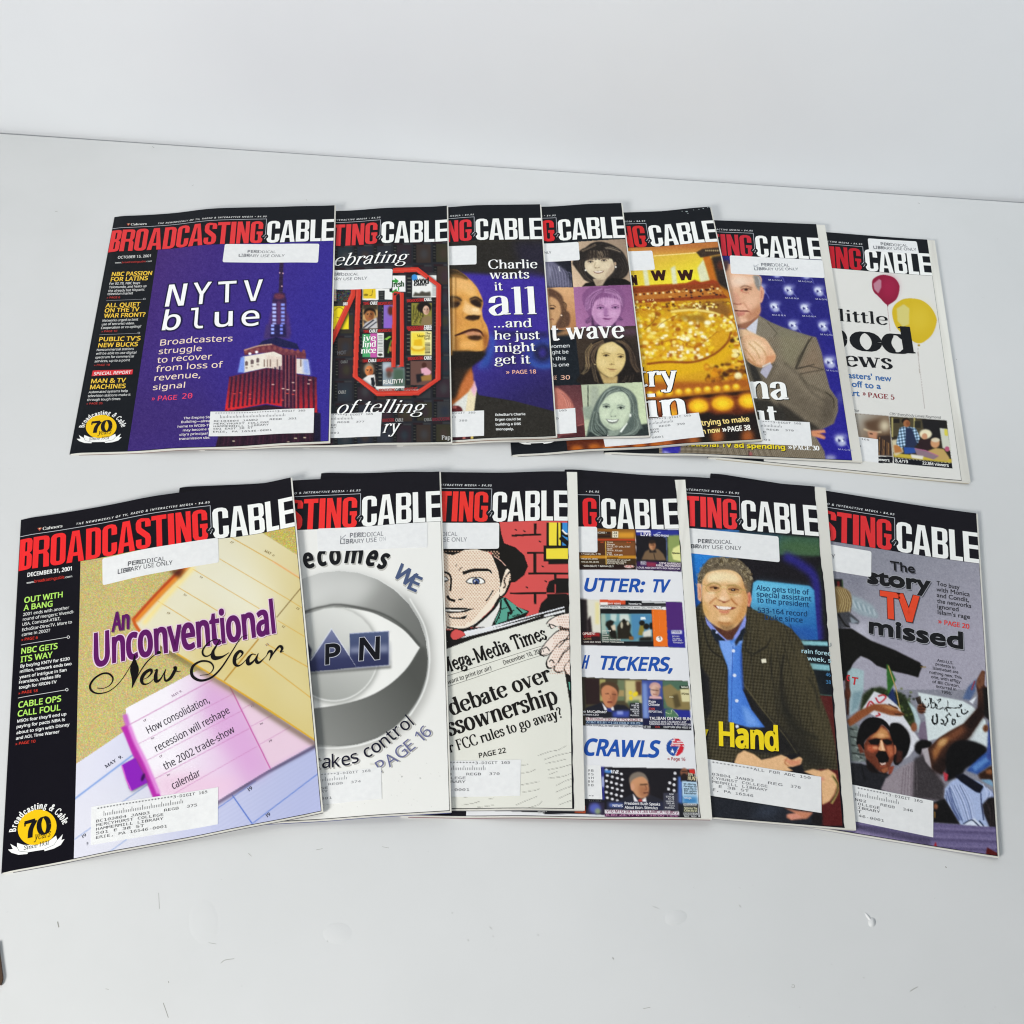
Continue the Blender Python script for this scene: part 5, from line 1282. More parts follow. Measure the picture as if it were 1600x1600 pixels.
def cover_T6():
    S = Sheet('T6'); SHEETS['T6'] = S
    masthead(S, 'c22a38', upto=100)
    P = Painter(920, 380, 1360, 745, '2a2678'); PICS['T6'] = P
    P.rect(900, 380, 1360, 750, P.grad((1200, 440), '2b2a72', (1320, 700), '2c2690'))
    S.fr(1100, 330, .1375)
    def globe(x, y, k=1.0, t=1):
        P.ell(x + 5, y - 40, 70 * k, 26, 'a8acd0', b=18, a=.8)
        P.ell(x, y, 52 * k, 55 * k, '6a6cb4', b=12)
        P.ell(x - 5, y - 15, 44 * k, 32 * k, 'd8dcec', b=9)
        P.ell(x + 20, y + 25, 38 * k, 28 * k, 'b4b8d8', b=9)
        P.poly([(x - 22, y - 20), (x + 6, y + 0), (x - 18, y + 18)], '1e1e66', b=4); P.poly([(x + 22, y - 8), (x + 40, y - 24), (x + 36, y + 12)], '24246e', b=4)
        P.ell(x + 22, y + 2, 12, 12, 'eef0f6', b=3)
        P.line([(x + 50, y + 30), (x + 80, y + 60), (x + 100, y + 110)], 8, '7c80c0', b=4, a=.8)
    P.fr(1100, 330, .1375)
    spots = [(960, 900), (1300, 910), (800, 1090), (1145, 1105), (1010, 1300), (1350, 1310), (815, 700), (1150, 715), (640, 890)]
    for x, y in spots: globe(x, y)
    P.fr(1100, 530, .1625)
    for x, y in ((1205, 225), (1310, 975)): globe(x, y)
    P.ell(1310, 565, 40, 60, '5a5c9a', b=14, a=.6); P.ell(1215, 1140, 60, 28, '9a9cc0', b=16)
    P.fr(1100, 330, .1375)
    # grey haired man, face turned to the left, tweed jacket, chin on hand
    P.poly([(380, 1420), (620, 1180), (760, 1260), (900, 1320), (1120, 1390), (1260, 1430), (1310, 1620), (380, 1620)], '7c7464', b=5)
    P.poly([(230, 600), (620, 720), (650, 860), (680, 940), (640, 1040), (640, 1150), (560, 1230), (470, 1290), (380, 1300), (250, 900)], 'e0ae8c', b=5, sm=1)
    P.poly([(560, 730), (625, 740), (645, 800), (640, 900), (600, 870), (570, 800)], '8a8680', b=8, sm=1); P.poly([(200, 560), (290, 560), (270, 660), (230, 700)], '5a4444', b=12)
    P.poly([(640, 860), (680, 890), (675, 990), (640, 1040)], 'd89a7c', b=5, sm=1)
    P.poly([(300, 720), (480, 740), (500, 830), (330, 830)], 'f2cdb0', b=30)
    P.poly([(380, 1060), (520, 1010), (560, 1120), (450, 1180)], 'ecb898', b=26); P.poly([(520, 1130), (640, 1080), (600, 1200), (480, 1280), (420, 1280)], 'b87c60', b=22, a=.8)
    P.fr(1135, 420, .09162)
    P.poly([(60, 150), (460, 140), (480, 240), (300, 280), (90, 320)], 'edc9ae', b=30); P.ell(230, 210, 110, 50, 'f4d8c0', b=30, a=.8)
    P.poly([(480, 120), (550, 125), (580, 220), (575, 300), (540, 300), (500, 250)], '8c8884', b=7); P.line([(540, 140), (570, 220), (565, 290)], 14, 'b4b4b4', b=6); P.poly([(575, 310), (615, 320), (632, 440), (610, 560), (580, 580)], 'e0a488', b=6); P.line([(598, 370), (606, 440), (595, 500)], 16, 'b06450', b=7, a=.8)
    P.line([(240, 325), (300, 295), (360, 300), (440, 330)], 26, '8c6450', b=10, a=.9); P.ell(330, 358, 85, 30, 'c08a70', b=14, a=.9); P.line([(250, 355), (320, 335), (400, 345), (430, 360)], 12, '6a4438', b=5); P.ell(335, 357, 32, 17, '3a221c', b=4); P.ell(260, 370, 22, 16, 'd0685a', b=8, a=.8); P.line([(270, 395), (330, 412), (380, 405)], 14, 'b86a58', b=7, a=.7)
    P.ell(420, 520, 90, 70, 'e8b896', b=34); P.poly([(80, 400), (130, 480), (110, 580), (200, 600), (260, 570), (200, 420)], 'd89a80', b=20, a=.7); P.line([(115, 590), (180, 605), (260, 598)], 18, 'a05c4a', b=8); P.line([(280, 570), (340, 640), (390, 700)], 22, 'b87458', b=12, a=.6)
    P.poly([(140, 700), (240, 712), (360, 712), (400, 730), (260, 730), (150, 725)], '6c302c', b=5); P.poly([(160, 740), (330, 735), (300, 790), (200, 820)], 'cc8272', b=9); P.line([(360, 715), (400, 740), (420, 780)], 14, 'b0705a', b=8, a=.7)
    P.ell(290, 880, 80, 40, 'ecbc9c', b=22); P.poly([(190, 950), (300, 965), (420, 900), (560, 780), (500, 920), (330, 1020), (200, 1000)], '9a6448', b=12, a=.9); P.poly([(560, 560), (580, 700), (540, 830), (460, 900), (500, 760)], 'b87c5c', b=22, a=.8)
    P.fr(1100, 330, .1375)
    P.poly([(480, 1330), (620, 1210), (600, 1400), (520, 1390)], 'd0d0da', b=4); P.poly([(380, 1290), (560, 1240), (480, 1330), (390, 1330)], '9c6c54', b=8)
    P.poly([(390, 1330), (470, 1340), (640, 1420), (720, 1540), (420, 1540)], 'e6be96', b=8, sm=0)
    P.poly([(620, 1200), (720, 1260), (830, 1390), (740, 1480), (590, 1390)], '837a6a', b=4); P.line([(720, 1260), (830, 1390), (740, 1480)], 6, '4a4438', b=3, sm=0)
    P.fr(1100, 530, .1625)
    body = [(340, -20), (1080, -20), (1130, 120), (1160, 280), (1210, 470), (1285, 580), (1290, 690), (1250, 810), (1130, 870), (1030, 880), (1090, 960), (1160, 1080), (1170, 1170), (-700, 1130), (-500, 900), (340, 600)]
    P.poly(body, '7e7362', b=5)
    P.weave(body, 17, 25, 18, 0); P.weave(body, 9, 115, 14, 0)
    P.fr(1100, 330, .1375); P.weave([(620, 1190), (760, 1260), (1260, 1430), (1310, 1620), (600, 1620)], 13, 40, 18, 0); P.fr(1100, 530, .1625)
    P.fr(1140, 500, .20142)
    P.poly([(380, 60), (520, 110), (620, 140), (560, 260), (480, 380), (400, 280)], '8a8a6a', b=26, a=.35); P.poly([(660, 150), (700, 260), (730, 380), (560, 420), (540, 360)], '94745c', b=26, a=.3); P.poly([(280, 480), (420, 400), (560, 560), (780, 700), (700, 830), (560, 740), (400, 620)], '5e5548', b=24, a=.5); P.poly([(740, 560), (830, 640), (800, 790), (700, 840)], '4c443a', b=20, a=.55); P.poly([(360, 640), (460, 690), (560, 760), (640, 850), (420, 790)], '2c2824', b=12, a=.85)
    P.line([(640, 130), (560, 260), (510, 375)], 8, '38322a', b=3); P.line([(510, 375), (620, 360), (730, 385)], 6, '4a4238', b=3); P.line([(540, 420), (640, 400), (735, 385)], 7, '453d33', b=4, a=.8); P.line([(420, 330), (540, 430), (640, 560), (760, 640)], 12, '564e42', b=8, a=.7)
    P.fr(1100, 530, .1625)
    P.poly([(560, 0), (680, 100), (700, 260), (600, 430), (420, 230), (380, 0)], '5a5246', b=14, a=.5)
    P.poly([(900, 180), (1000, 20), (1010, 10), (920, 240), (880, 290)], '4c463a', b=8, a=.7); P.line([(1010, 0), (900, 260), (880, 290), (1060, 240)], 8, '3c362c', b=4)
    P.line([(920, 340), (1000, 440), (1180, 520), (1250, 580)], 20, '5c5446', b=12, a=.8); P.line([(1170, 510), (1240, 570), (1250, 660)], 8, '3a342a', b=3)
    P.poly([(700, 600), (820, 680), (900, 780), (1030, 800), (1130, 870), (1000, 880), (800, 760)], '3a352e', b=12)
    P.poly([(420, 220), (500, 260), (560, 400), (480, 420)], '35322e', b=10); P.poly([(480, 580), (620, 580), (760, 680), (800, 800), (520, 800)], '37342f', b=14)
    P.poly([(360, -20), (560, -20), (650, 80), (690, 160), (660, 220), (570, 270), (480, 250), (400, 180)], 'e4b48c', b=5, sm=1)
    P.poly([(400, 20), (520, 0), (600, 80), (560, 160), (450, 130)], 'f2d0a8', b=20); P.line([(420, 190), (500, 250), (560, 262)], 16, 'b07850', b=7)
    for q in ([(430, 40), (500, 110), (540, 190)], [(390, 90), (450, 160), (500, 230)], [(480, 20), (560, 90), (600, 160)]): P.line(q, 9, 'b4804c', b=5, a=.7)
    P.grain([(360, -20), (690, 0), (690, 260), (400, 260)], 7, 2); P.poly([(600, 160), (690, 150), (680, 210), (580, 270)], 'd89870', b=8); P.poly([(560, 280), (640, 230), (660, 260), (600, 380), (540, 320)], 'b4b0c0', b=4); P.line([(560, 265), (640, 225)], 12, 'd8d4cc', b=3)
    P.poly([(1030, 880), (1160, 868), (1172, 900), (1110, 905), (1170, 940), (1160, 965), (1040, 930)], 'd8906c', b=5); P.line([(1090, 905), (1165, 925)], 6, '9c5840', b=3)
    P.fr(960, 520, .1625)
    P.poly([(460, 1080), (640, 1090), (620, 1170), (465, 1165)], '3a35a0', b=4); P.poly([(470, 1130), (560, 1160), (470, 1170)], '9c9cd0', b=8)
    for i in range(30): P.line([(660 + i * 28, 1090), (650 + i * 30, 1190)], 7, ('9a9080', '554c40')[i % 2], b=3, a=.6, sm=0)
    P.rect(1290, 1130, 1300, 1190, '3a2024', b=3); P.ell(1310, 1165, 16, 22, 'a06060', b=6)
    S.fr(1100, 330, .1375)
    for x, y in ((735, 790), (1075, 805), (925, 995), (1270, 1008), (775, 1188), (1120, 1200), (1325, 1410)):
        S.text('picture_sign', 'MAGNA', (x, y), (x + 155, y + 8), 17, 'c8cae0', bold=.01, track=1.4)
    S.fr(1100, 530, .1625)
    S.text('picture_sign', 'MAGNA', (1180, 308), (1310, 318), 15, 'b8badc', track=1.4); S.text('picture_sign', 'MAGNA', (1290, 1066), (1430, 1078), 15, 'b8badc', track=1.4)
    W, sh = 'f4f4f0', (.7, .8, '1c1a18')
    S.text('headline', 'na', (430, 565), (815, 578), 235, W, font='serif', pen=(.165, .06), shadow=sh)
    S.text('headline', 'ut', (430, 830), (730, 836), 215, W, font='serif', pen=(.165, .06), shadow=sh)
    S.text('headline', 'national TV ad spending', (-180, 1030), (782, 1062), 46, 'f4dc2a', bold=.045, shadow=(.5, .6, '1a1810'))
    S.text('headline', '\u00bb', (810, 1058), (850, 1060), 44, 'f6f6f2', bold=.03); S.text('headline', 'PAGE 30', (860, 1062), (1112, 1070), 42, 'f6f6f2', font='serif', pen=(.2, .07))
    STICK['T6'] = [(1140, 399.4), (1285, 407), (1288.7, 434.5), (1142, 427.7)]
    S.fr(1100, 330, .1375)
    stamp(S, [('PERIODICAL', (655, 630), (970, 632), 34), ('LIBRARY USE ONLY', (575, 675), (1072, 675), 30)], '75787e')
    S.text('stamp_text', '\u2199', (565, 635), (625, 637), 40, 'a8abb0', font='grot', off=.00034)
    ADDR['T6'] = [(1103, 652), (1265, 660), (1269, 697.4), (1107, 690)]
    address(S, ADDR['T6'], '379', ink='505256', x_from=.52)

def cover_T7():
    S = Sheet('T7'); SHEETS['T7'] = S
    masthead(S, 'be1e2c', upto=105)
    P = Painter(1080, 390, 1530, 765, 'dedcd6'); PICS['T7'] = P
    P.fr(1280, 350, .1375)
    P.poly([(770, 920), (790, 920), (775, 945)], '7a1a38')
    P.line([(775, 940), (790, 1080), (805, 1220)], 5, 'b89c98', sm=0)
    P.poly([(600, 700), (610, 630), (680, 585), (750, 578), (850, 610), (905, 680), (912, 750), (880, 850), (800, 912), (760, 912), (680, 830), (620, 770)], '8c1838', b=2, sm=1)
    P.ell(790, 720, 90, 120, 'a42248', b=40, a=.7)
    P.poly([(615, 680), (680, 625), (705, 640), (705, 720), (670, 790), (625, 740)], 'b88090', b=4, sm=0)
    P.poly([(830, 1030), (850, 930), (940, 860), (1050, 845), (1170, 870), (1270, 950), (1330, 1060), (1330, 1140), (1280, 1260), (1180, 1345), (1100, 1350), (1010, 1290), (880, 1180)], 'd2b224', b=2, sm=1)
    P.ell(1130, 1080, 130, 150, 'dcc03c', b=60, a=.7)
    P.poly([(880, 960), (960, 910), (1025, 960), (1020, 1140), (950, 1170), (890, 1100)], 'd4c878', b=5)
    P.ell(1132, 1378, 14, 12, 'a88a28', b=3); P.line([(1122, 1390), (1130, 1527), (1140, 1700)], 5, 'b4a89c', sm=0)
    P.fr(1290, 550, .15625)
    P.line([(920, 0), (960, 300), (990, 565)], 5, 'b4a8a4', sm=0)
    P.poly([(-700, 500), (300, 615), (630, 640), (665, 1040), (-700, 960)], '6a5c50', b=3)
    P.poly([(300, 620), (630, 640), (650, 880), (400, 880), (330, 850)], P.grad((330, 650), 'aca69a', (560, 850), '6c5038'))
    P.poly([(380, 700), (560, 660), (640, 700), (640, 850), (420, 780)], '5c4432', b=20); P.ell(590, 740, 50, 60, 'dccfb0', b=26)
    P.line([(380, 770), (470, 800), (560, 800)], 18, 'c8b494', b=6); P.poly([(420, 790), (520, 800), (510, 880), (430, 850)], 'c48c6c', b=8); P.line([(440, 815), (470, 820)], 10, '2a1c18', b=4)
    P.poly([(520, 840), (650, 830), (665, 1040), (530, 1030)], '3a2c26', b=8)
    for i in range(8): P.line([(540 + i * 15, 850 + i * 10), (535 + i * 16, 1030)], 6, ('c08a50', '241a18', '8a6040')[i % 3], b=3)
    P.rect(520, 1045, 672, 1110, '14141a')
    sc = [(640, 645), (1212, 685), (1262, 1110), (680, 1055)]
    P.poly(sc, '2c261c')
    P.poly([(640, 645), (1000, 670), (1040, 860), (660, 840)], '4c4430', b=6)
    for x in (660, 880): P.rect(x, 655, x + 16, 850, 'b0a468', b=3)
    P.rect(680, 670, 740, 710, '201c18', b=3); P.rect(890, 690, 950, 760, '2c2a22', b=3)
    P.poly([(960, 670), (1210, 688), (1180, 880), (1000, 860)], '1c1a1c', b=6)
    P.poly([(1140, 760), (1220, 770), (1255, 990), (1170, 960)], 'cfd0c0', b=4); P.poly([(1185, 770), (1218, 775), (1225, 840), (1190, 835)], 'd8cc50', b=3); P.ell(1215, 970, 24, 26, 'b85a78', b=4)
    P.poly([(680, 1010), (1262, 1070), (1262, 1110), (680, 1050)], 'c8b040', b=4); P.poly([(660, 880), (740, 870), (780, 1000), (700, 1040), (672, 1000)], 'd0c4a0', b=6); P.poly([(680, 930), (740, 930), (770, 1000), (690, 1010)], 'b87840', b=5)
    P.poly([(740, 760), (800, 740), (900, 760), (945, 850), (930, 920), (880, 890), (760, 960), (705, 920)], '7c98b0', b=3)
    P.weave([(740, 760), (800, 740), (900, 760), (945, 850), (930, 920), (760, 960), (705, 920)], 45, 80, 30, 0); P.weave([(740, 760), (800, 740), (900, 760), (945, 850), (930, 920), (760, 960), (705, 920)], 45, -8, 30, 0)
    P.poly([(800, 760), (860, 760), (920, 920), (880, 960), (800, 960)], '26304c', b=4); P.poly([(780, 950), (910, 960), (900, 1010), (790, 1020)], '2c509c', b=4)
    P.ell(800, 690, 40, 28, '1c1410', b=4); P.ell(810, 715, 34, 36, 'a86c44', b=4); P.ell(822, 715, 20, 26, '7c4428', b=6, a=.7)
    P.ell(1000, 820, 62, 48, 'ece2c0', b=6); P.ell(990, 845, 28, 32, 'cc9470', b=4); P.poly([(930, 880), (1050, 870), (1060, 980), (920, 980)], '2c1c20', b=5)
    P.ell(1095, 910, 46, 50, 'd0986c', b=5); P.ell(1100, 880, 44, 22, 'dcd0b4', b=5); P.poly([(1020, 990), (1100, 960), (1180, 970), (1240, 1060), (1220, 1090), (1060, 1070)], 'c0a060', b=5)
    P.poly([(890, 965), (1000, 985), (1130, 1045), (1080, 1075), (910, 1025)], '8c7480', b=4); P.line([(890, 965), (1000, 985), (1130, 1040)], 8, 'b86890', b=3, sm=0)
    P.poly([(850, 1020), (980, 1040), (970, 1075), (860, 1060)], 'e4e0d4', b=5)
    P.poly([(682, 1060), (1262, 1112), (1268, 1165), (686, 1112)], '10121a', b=1)
    K = '14161a'
    S.fr(1280, 350, .1375)
    S.text('headline', 'little', (222, 1100), (785, 1150), 138, K, font='serif', pen=(.125, .05))
    S.text('headline', 'o', (150, 1385), (325, 1402), 268, K, font='serif', pen=(.185, .05)); S.text('headline', 'od', (355, 1425), (1095, 1475), 300, K, font='serif', pen=(.185, .05))
    S.fr(1290, 550, .15625)
    S.text('headline', 'ews', (190, 138), (675, 172), 150, K, font='serif', pen=(.15, .05))
    c = '3a6aa4'
    S.text('headline', "asters' new", (225, 262), (662, 298), 62, c, bold=.03, font='geo'); S.text('headline', 'off to a', (262, 350), (555, 374), 62, c, bold=.03, font='geo'); S.text('headline', 'start', (170, 434), (342, 446), 62, c, bold=.03, font='geo')
    S.text('headline', '\u00bb', (370, 440), (402, 444), 56, '8a2630', bold=.02); S.text('headline', 'PAGE 5', (425, 452), (690, 478), 46, '8a2630', font='serif', pen=(.16, .07))
    S.text('caption', 'Justice', (230, 592), (332, 600), 24, '4a4a4c', slant=.2); S.text('caption', "CBS' Everybody Loves Raymond", (638, 630), (1150, 668), 24, '5a5a5c', slant=.2)
    S.text('caption', 'viewers', (505, 1088), (640, 1098), 28, 'ecece8', bold=.03); S.text('caption', '8.4/19', (698, 1104), (825, 1114), 30, 'ecece8', bold=.03); S.text('caption', '22.8M viewers', (968, 1126), (1232, 1150), 30, 'ecece8', bold=.03)
    STICK['T7'] = [(1355.6, 372.7), (1432, 377.5), (1435.8, 397), (1358, 392)]
    S.fr(1280, 350, .1375)
    stamp(S, [('PERIODICAL', (702, 245), (1005, 265), 30), ('LIBRARY USE ONLY', (620, 286), (1105, 308), 32)], '6a6c70')
    ADDR['T7'] = [(1210, 666), (1371.6, 686.7), (1372.4, 723.4), (1212, 703)]
    address(S, ADDR['T7'], '349', ink='5e6064', x_from=.83)
# ---------------------------------------------------------------- the covers of the near row
def cover_R1():
    S = Sheet('R1'); SHEETS['R1'] = S
    masthead(S, 'ee2c2e', 'f2f2ee')
    P = Painter(95, 760, 520, 1360, 'c2b273'); PICS['R1'] = P
    P.grain([(95, 760), (520, 760), (520, 1360), (95, 1360)], 17, 2, 1)
    P.grain([(95, 760), (520, 760), (520, 1360), (95, 1360)], 9, 1, 1)
    # blue diary page at the bottom
    P.fr(0, 0, 1)
    P.poly([(100, 1206), (160, 1166), (215, 1128), (520, 1120), (520, 1370), (95, 1370)], P.grad((130, 1200), 'dad9e6', (470, 1260), 'b4b9dc'))
    P.poly([(95, 1260), (250, 1190), (250, 1370), (95, 1370)], 'dcdbe2', b=30, a=.7)
    for i in range(40):
        y = 1190 + i * 7
        P.line([(330, y + 40), (500, y - 66)], 2.5, 'a4aacf', b=1.2, a=.35, sm=0)
    P.fr(0, 1170, .1625)
    P.line([(700, 495), (1290, 50)], 15, '7c9cd8', b=4, sm=0); P.line([(715, 872), (880, 755)], 8, '8ea4d2', b=3, sm=0); P.line([(1040, 1000), (1220, 870)], 8, '8ea4d2', b=3, sm=0)
    P.line([(1170, 515), (1420, 345)], 8, '7c94c4', b=3, sm=0)
    P.fr(200, 980, .2)
    P.line([(815, 1312), (970, 1535)], 9, '4c6cc0', b=2, sm=0); P.line([(970, 1535), (1490, 1140)], 7, '5a7ac8', b=2, sm=0); P.line([(700, 1415), (830, 1325)], 7, '5a7ac8', b=2, sm=0); P.line([(830, 1320), (1000, 1200)], 6, '6a84cc', b=2, sm=0)
    # pink diary
    P.line([(640, 1408), (1090, 1130), (1470, 925)], 26, '3c3050', b=9, a=.9, sm=0)
    P.poly([(-20, 635), (545, 335), (640, 350), (760, 428), (1000, 600), (1470, 905), (1090, 1118), (640, 1392), (235, 1345), (60, 950), (0, 790)], P.grad((330, 860), 'f0eaf0', (900, 800), 'd8b0d4'))
    P.poly([(640, 350), (760, 428), (860, 620), (1100, 1105), (960, 1190), (700, 900), (540, 540)], 'd4a0d0', b=50, a=.7)
    P.poly([(820, 490), (1470, 905), (1110, 1100)], 'e2c6d6', b=14)
    P.poly([(235, 1345), (180, 1160), (420, 1120), (900, 1200), (640, 1392)], 'e6c2d8', b=40, a=.8)
    pl = 'c078ae'
    for a, b, w in (((0, 768), (660, 412), 7), ((70, 918), (820, 520), 4), ((110, 1060), (890, 652), 4), ((200, 1190), (950, 790), 5), ((360, 1300), (1010, 930), 4), ((890, 640), (990, 585), 4), ((960, 775), (1130, 685), 4), ((1030, 915), (1270, 778), 4)):
        P.line([a, b], w, pl, b=2, a=.8, sm=0)
    P.line([(790, 452), (1112, 1104)], 9, 'c05aa0', b=2, sm=0)
    P.line([(-30, 770), (0, 830), (70, 1000), (150, 1150), (235, 1350)], 60, 'b42ea6', b=5)
    P.line([(10, 770), (60, 900), (140, 1060), (240, 1300)], 30, 'dc8ad4', b=7)
    P.line([(-26, 680), (0, 770)], 40, 'c46ac0', b=7)
    P.fr(0, 1170, .1625)
    P.poly([(1180, 170), (1300, 95), (1425, 330), (1270, 412), (1255, 395)], '3a3246', b=14, a=.8)
    P.poly([(1170, 155), (1300, 85), (1420, 325), (1265, 405), (1240, 380)], '8a22b4', b=3); P.line([(1172, 160), (1215, 300), (1262, 402)], 12, 'd86ac8', b=3, sm=0)
    P.ell(1375, 275, 16, 40, '3a1050', rot=20, b=6)
    # yellow diary
    P.fr(0, 0, 1)
    P.line([(214, 990), (270, 1022), (354, 1072), (420, 1116), (495, 1164)], 9, '4a3c20', b=3, a=.6)
    yel = [(211, 974), (250, 934), (300, 885), (350, 830), (403, 828), (462, 866), (520, 900), (520, 1176), (491, 1157), (352, 1066), (312, 1042), (266, 1017), (216, 990)]
    P.poly(yel, P.grad((300, 920), 'e2dcc0', (470, 1010), 'd2c080'))
    P.poly([(300, 900), (360, 850), (440, 940), (400, 1000), (330, 960)], 'e6e2cc', b=22, a=.9); P.poly([(390, 1000), (470, 1000), (500, 1130), (430, 1100)], 'd8ca94', b=16, a=.8)
    P.poly([(300, 1000), (380, 1010), (420, 1090), (352, 1064), (280, 1020)], 'd6c27c', b=14, a=.8)
    P.poly([(403, 828), (470, 868), (520, 900), (520, 800), (420, 800)], 'bfae5c', b=1); P.grain([(403, 828), (470, 868), (520, 900), (520, 800), (420, 800)], 20, 2, 1)
    P.fr(240, 730, .16872)
    ln = 'd4a23c'
    for a, b, w in (((690, 635), (1120, 880), 7), ((1120, 880), (1370, 1040), 10), ((610, 848), (1250, 1225), 5), ((1250, 1225), (1400, 1320), 5), ((360, 942), (980, 1310), 5), ((1150, 1420), (1400, 1570), 5), ((210, 1102), (600, 1335), 6), ((40, 1240), (340, 1425), 6)):
        P.line([a, b], w, ln, b=2, sm=0)
    P.line([(1100, 870), (1350, 1020)], 9, 'f0b098', b=6, a=.8, sm=0)
    P.line([(1375, 1105), (1140, 1390)], 7, '6a5020', b=2, sm=0)
    P.fr(200, 980, .2)
    P.line([(1020, 92), (752, 420)], 9, 'b07c1c', b=2, sm=0); P.line([(1080, 130), (1440, 330)], 6, ln, b=2, sm=0); P.line([(960, 195), (1440, 560)], 6, ln, b=2, sm=0)
    P.line([(380, 205), (752, 430), (1120, 660), (1470, 890)], 11, 'dca424', b=3, sm=0)
    P.fr(0, 0, 1)
    P.line([(294, 884), (252, 926), (211, 970)], 9, 'e2862c', b=2); P.line([(288, 884), (246, 926), (208, 968)], 4, 'b8431c', b=1); P.line([(208, 966), (211, 975), (219, 988)], 5, 'c8581e', b=1)
    P.line([(303, 886), (262, 930), (224, 975)], 7, 'f2dc90', b=2.5); P.poly([(264, 892), (290, 888), (280, 903)], '4a2018', b=3)
    # lettering
    S.fr(0, 740, .16255)
    g, w, r = 'b4e468', 'e9e9e7', 'e04030'
    side(S, [('sidebar_text', 'DECEMBER 31, 2001', (263, 996), (690, 932), 40, 'f4f4f2'), ('sidebar_text', 'www.', (256, 1062), (330, 1050), 20, 'f0f0ee'),
             ('sidebar_text', 'broadcastingcable', (332, 1050), (618, 1008), 28, 'd8392f'), ('sidebar_text', '.com', (622, 1008), (694, 997), 20, 'f0f0ee'),
             ('sidebar_text', 'OUT WITH', (233, 1248), (603, 1190), 56, g), ('sidebar_text', 'A BANG', (226, 1322), (506, 1278), 56, g),
             ('sidebar_text', '2001 ends with another', (222, 1372), (665, 1302), 29, w), ('sidebar_text', 'round of mergers: Vivendi-', (220, 1418), (712, 1342), 29, w),
             ('sidebar_text', 'USA, Comcast-AT&T,', (216, 1466), (582, 1408), 29, w), ('sidebar_text', 'EchoStar-DirecTV. More to', (213, 1518), (692, 1440), 29, w),
             ('sidebar_text', 'come in 2002?', (210, 1566), (482, 1522), 29, w)])
    S.fr(0, 980, .15625)
    def rule(a, b):
        S.line('sidebar_text', [a, b], 5, 'd8d8d8'); S.line('sidebar_text', arc(b[0] + 14, b[1] - 2, 13, 13, 0, 360, 14), 5, 'e2e2e2')
    side(S, [('sidebar_text', '\u00bb PAGE 6', (215, 142), (378, 118), 28, r), ('sidebar_text', 'NBC GETS', (212, 272), (576, 218), 60, g), ('sidebar_text', 'ITS WAY', (206, 356), (526, 304), 60, g),
             ('sidebar_text', 'By buying KNTV for $230', (204, 408), (697, 330), 31, w), ('sidebar_text', 'million, network ends two', (198, 462), (716, 380), 31, w), ('sidebar_text', 'years of intrigue in San', (195, 518), (666, 442), 31, w),
             ('sidebar_text', 'Francisco, makes life', (190, 570), (608, 502), 31, w), ('sidebar_text', 'tough for KRON-TV', (188, 622), (566, 562), 31, w), ('sidebar_text', '\u00bb PAGE 18', (185, 676), (376, 648), 28, r),
             ('sidebar_text', 'CABLE OPS', (182, 812), (612, 744), 62, g), ('sidebar_text', 'CALL FOUL', (176, 900), (606, 832), 62, g),
             ('sidebar_text', "MSOs fear they'll end up", (172, 958), (664, 882), 31, w), ('sidebar_text', 'paying for pacts NBA is', (166, 1014), (650, 938), 31, w), ('sidebar_text', 'about to sign with Disney', (164, 1074), (696, 988), 31, w),
             ('sidebar_text', 'and AOL Time Warner', (160, 1130), (595, 1060), 31, w), ('sidebar_text', '\u00bb PAGE 10', (155, 1184), (354, 1154), 28, r)])
    rule((212, 180), (670, 102)); rule((180, 710), (655, 628))
    S.fr(0, 0, 1)
    pu = '5c175e'
    S.text('headline', 'An', (173.5, 988.5), (202.5, 983), 31, pu, bold=.045, shadow=(.6, .7, '7a6c60'))
    S.text('headline', 'Unconventional', (146.5, 1044), (432, 990), 55, pu, bold=.034, halo=(.03, 'e6c8dc'), shadow=(.9, 1.0, '8c7a5c'))
    # the two words in script
    S.fr(0, 980, .15625)
    K, sh = '120e10', 1
    def pen(pts, w0, w1):
        n = len(catmull(pts))
        t = np.linspace(0, 1, n)
        S.line('headline', pts, 1.25 * w0 + (1.75 * w1 - 1.25 * w0) * np.sin(math.pi * t) ** 2, K, off=.0003, sm=1)
    pen([(970, 610), (1040, 612), (1105, 575), (1130, 515), (1090, 468), (1020, 468), (940, 520), (900, 590), (925, 645), (1000, 665), (1110, 630), (1230, 510), (1370, 275)], 5, 12)
    pen([(1345, 280), (1342, 380), (1345, 480), (1322, 606)], 8, 46)
    pen([(1322, 604), (1400, 450), (1470, 350), (1540, 285), (1590, 262)], 5, 7)
    S.poly('headline', arc(1590, 255, 22, 16, 0, 350, 12), K, off=.00031)
    S.fr(200, 980, .2)
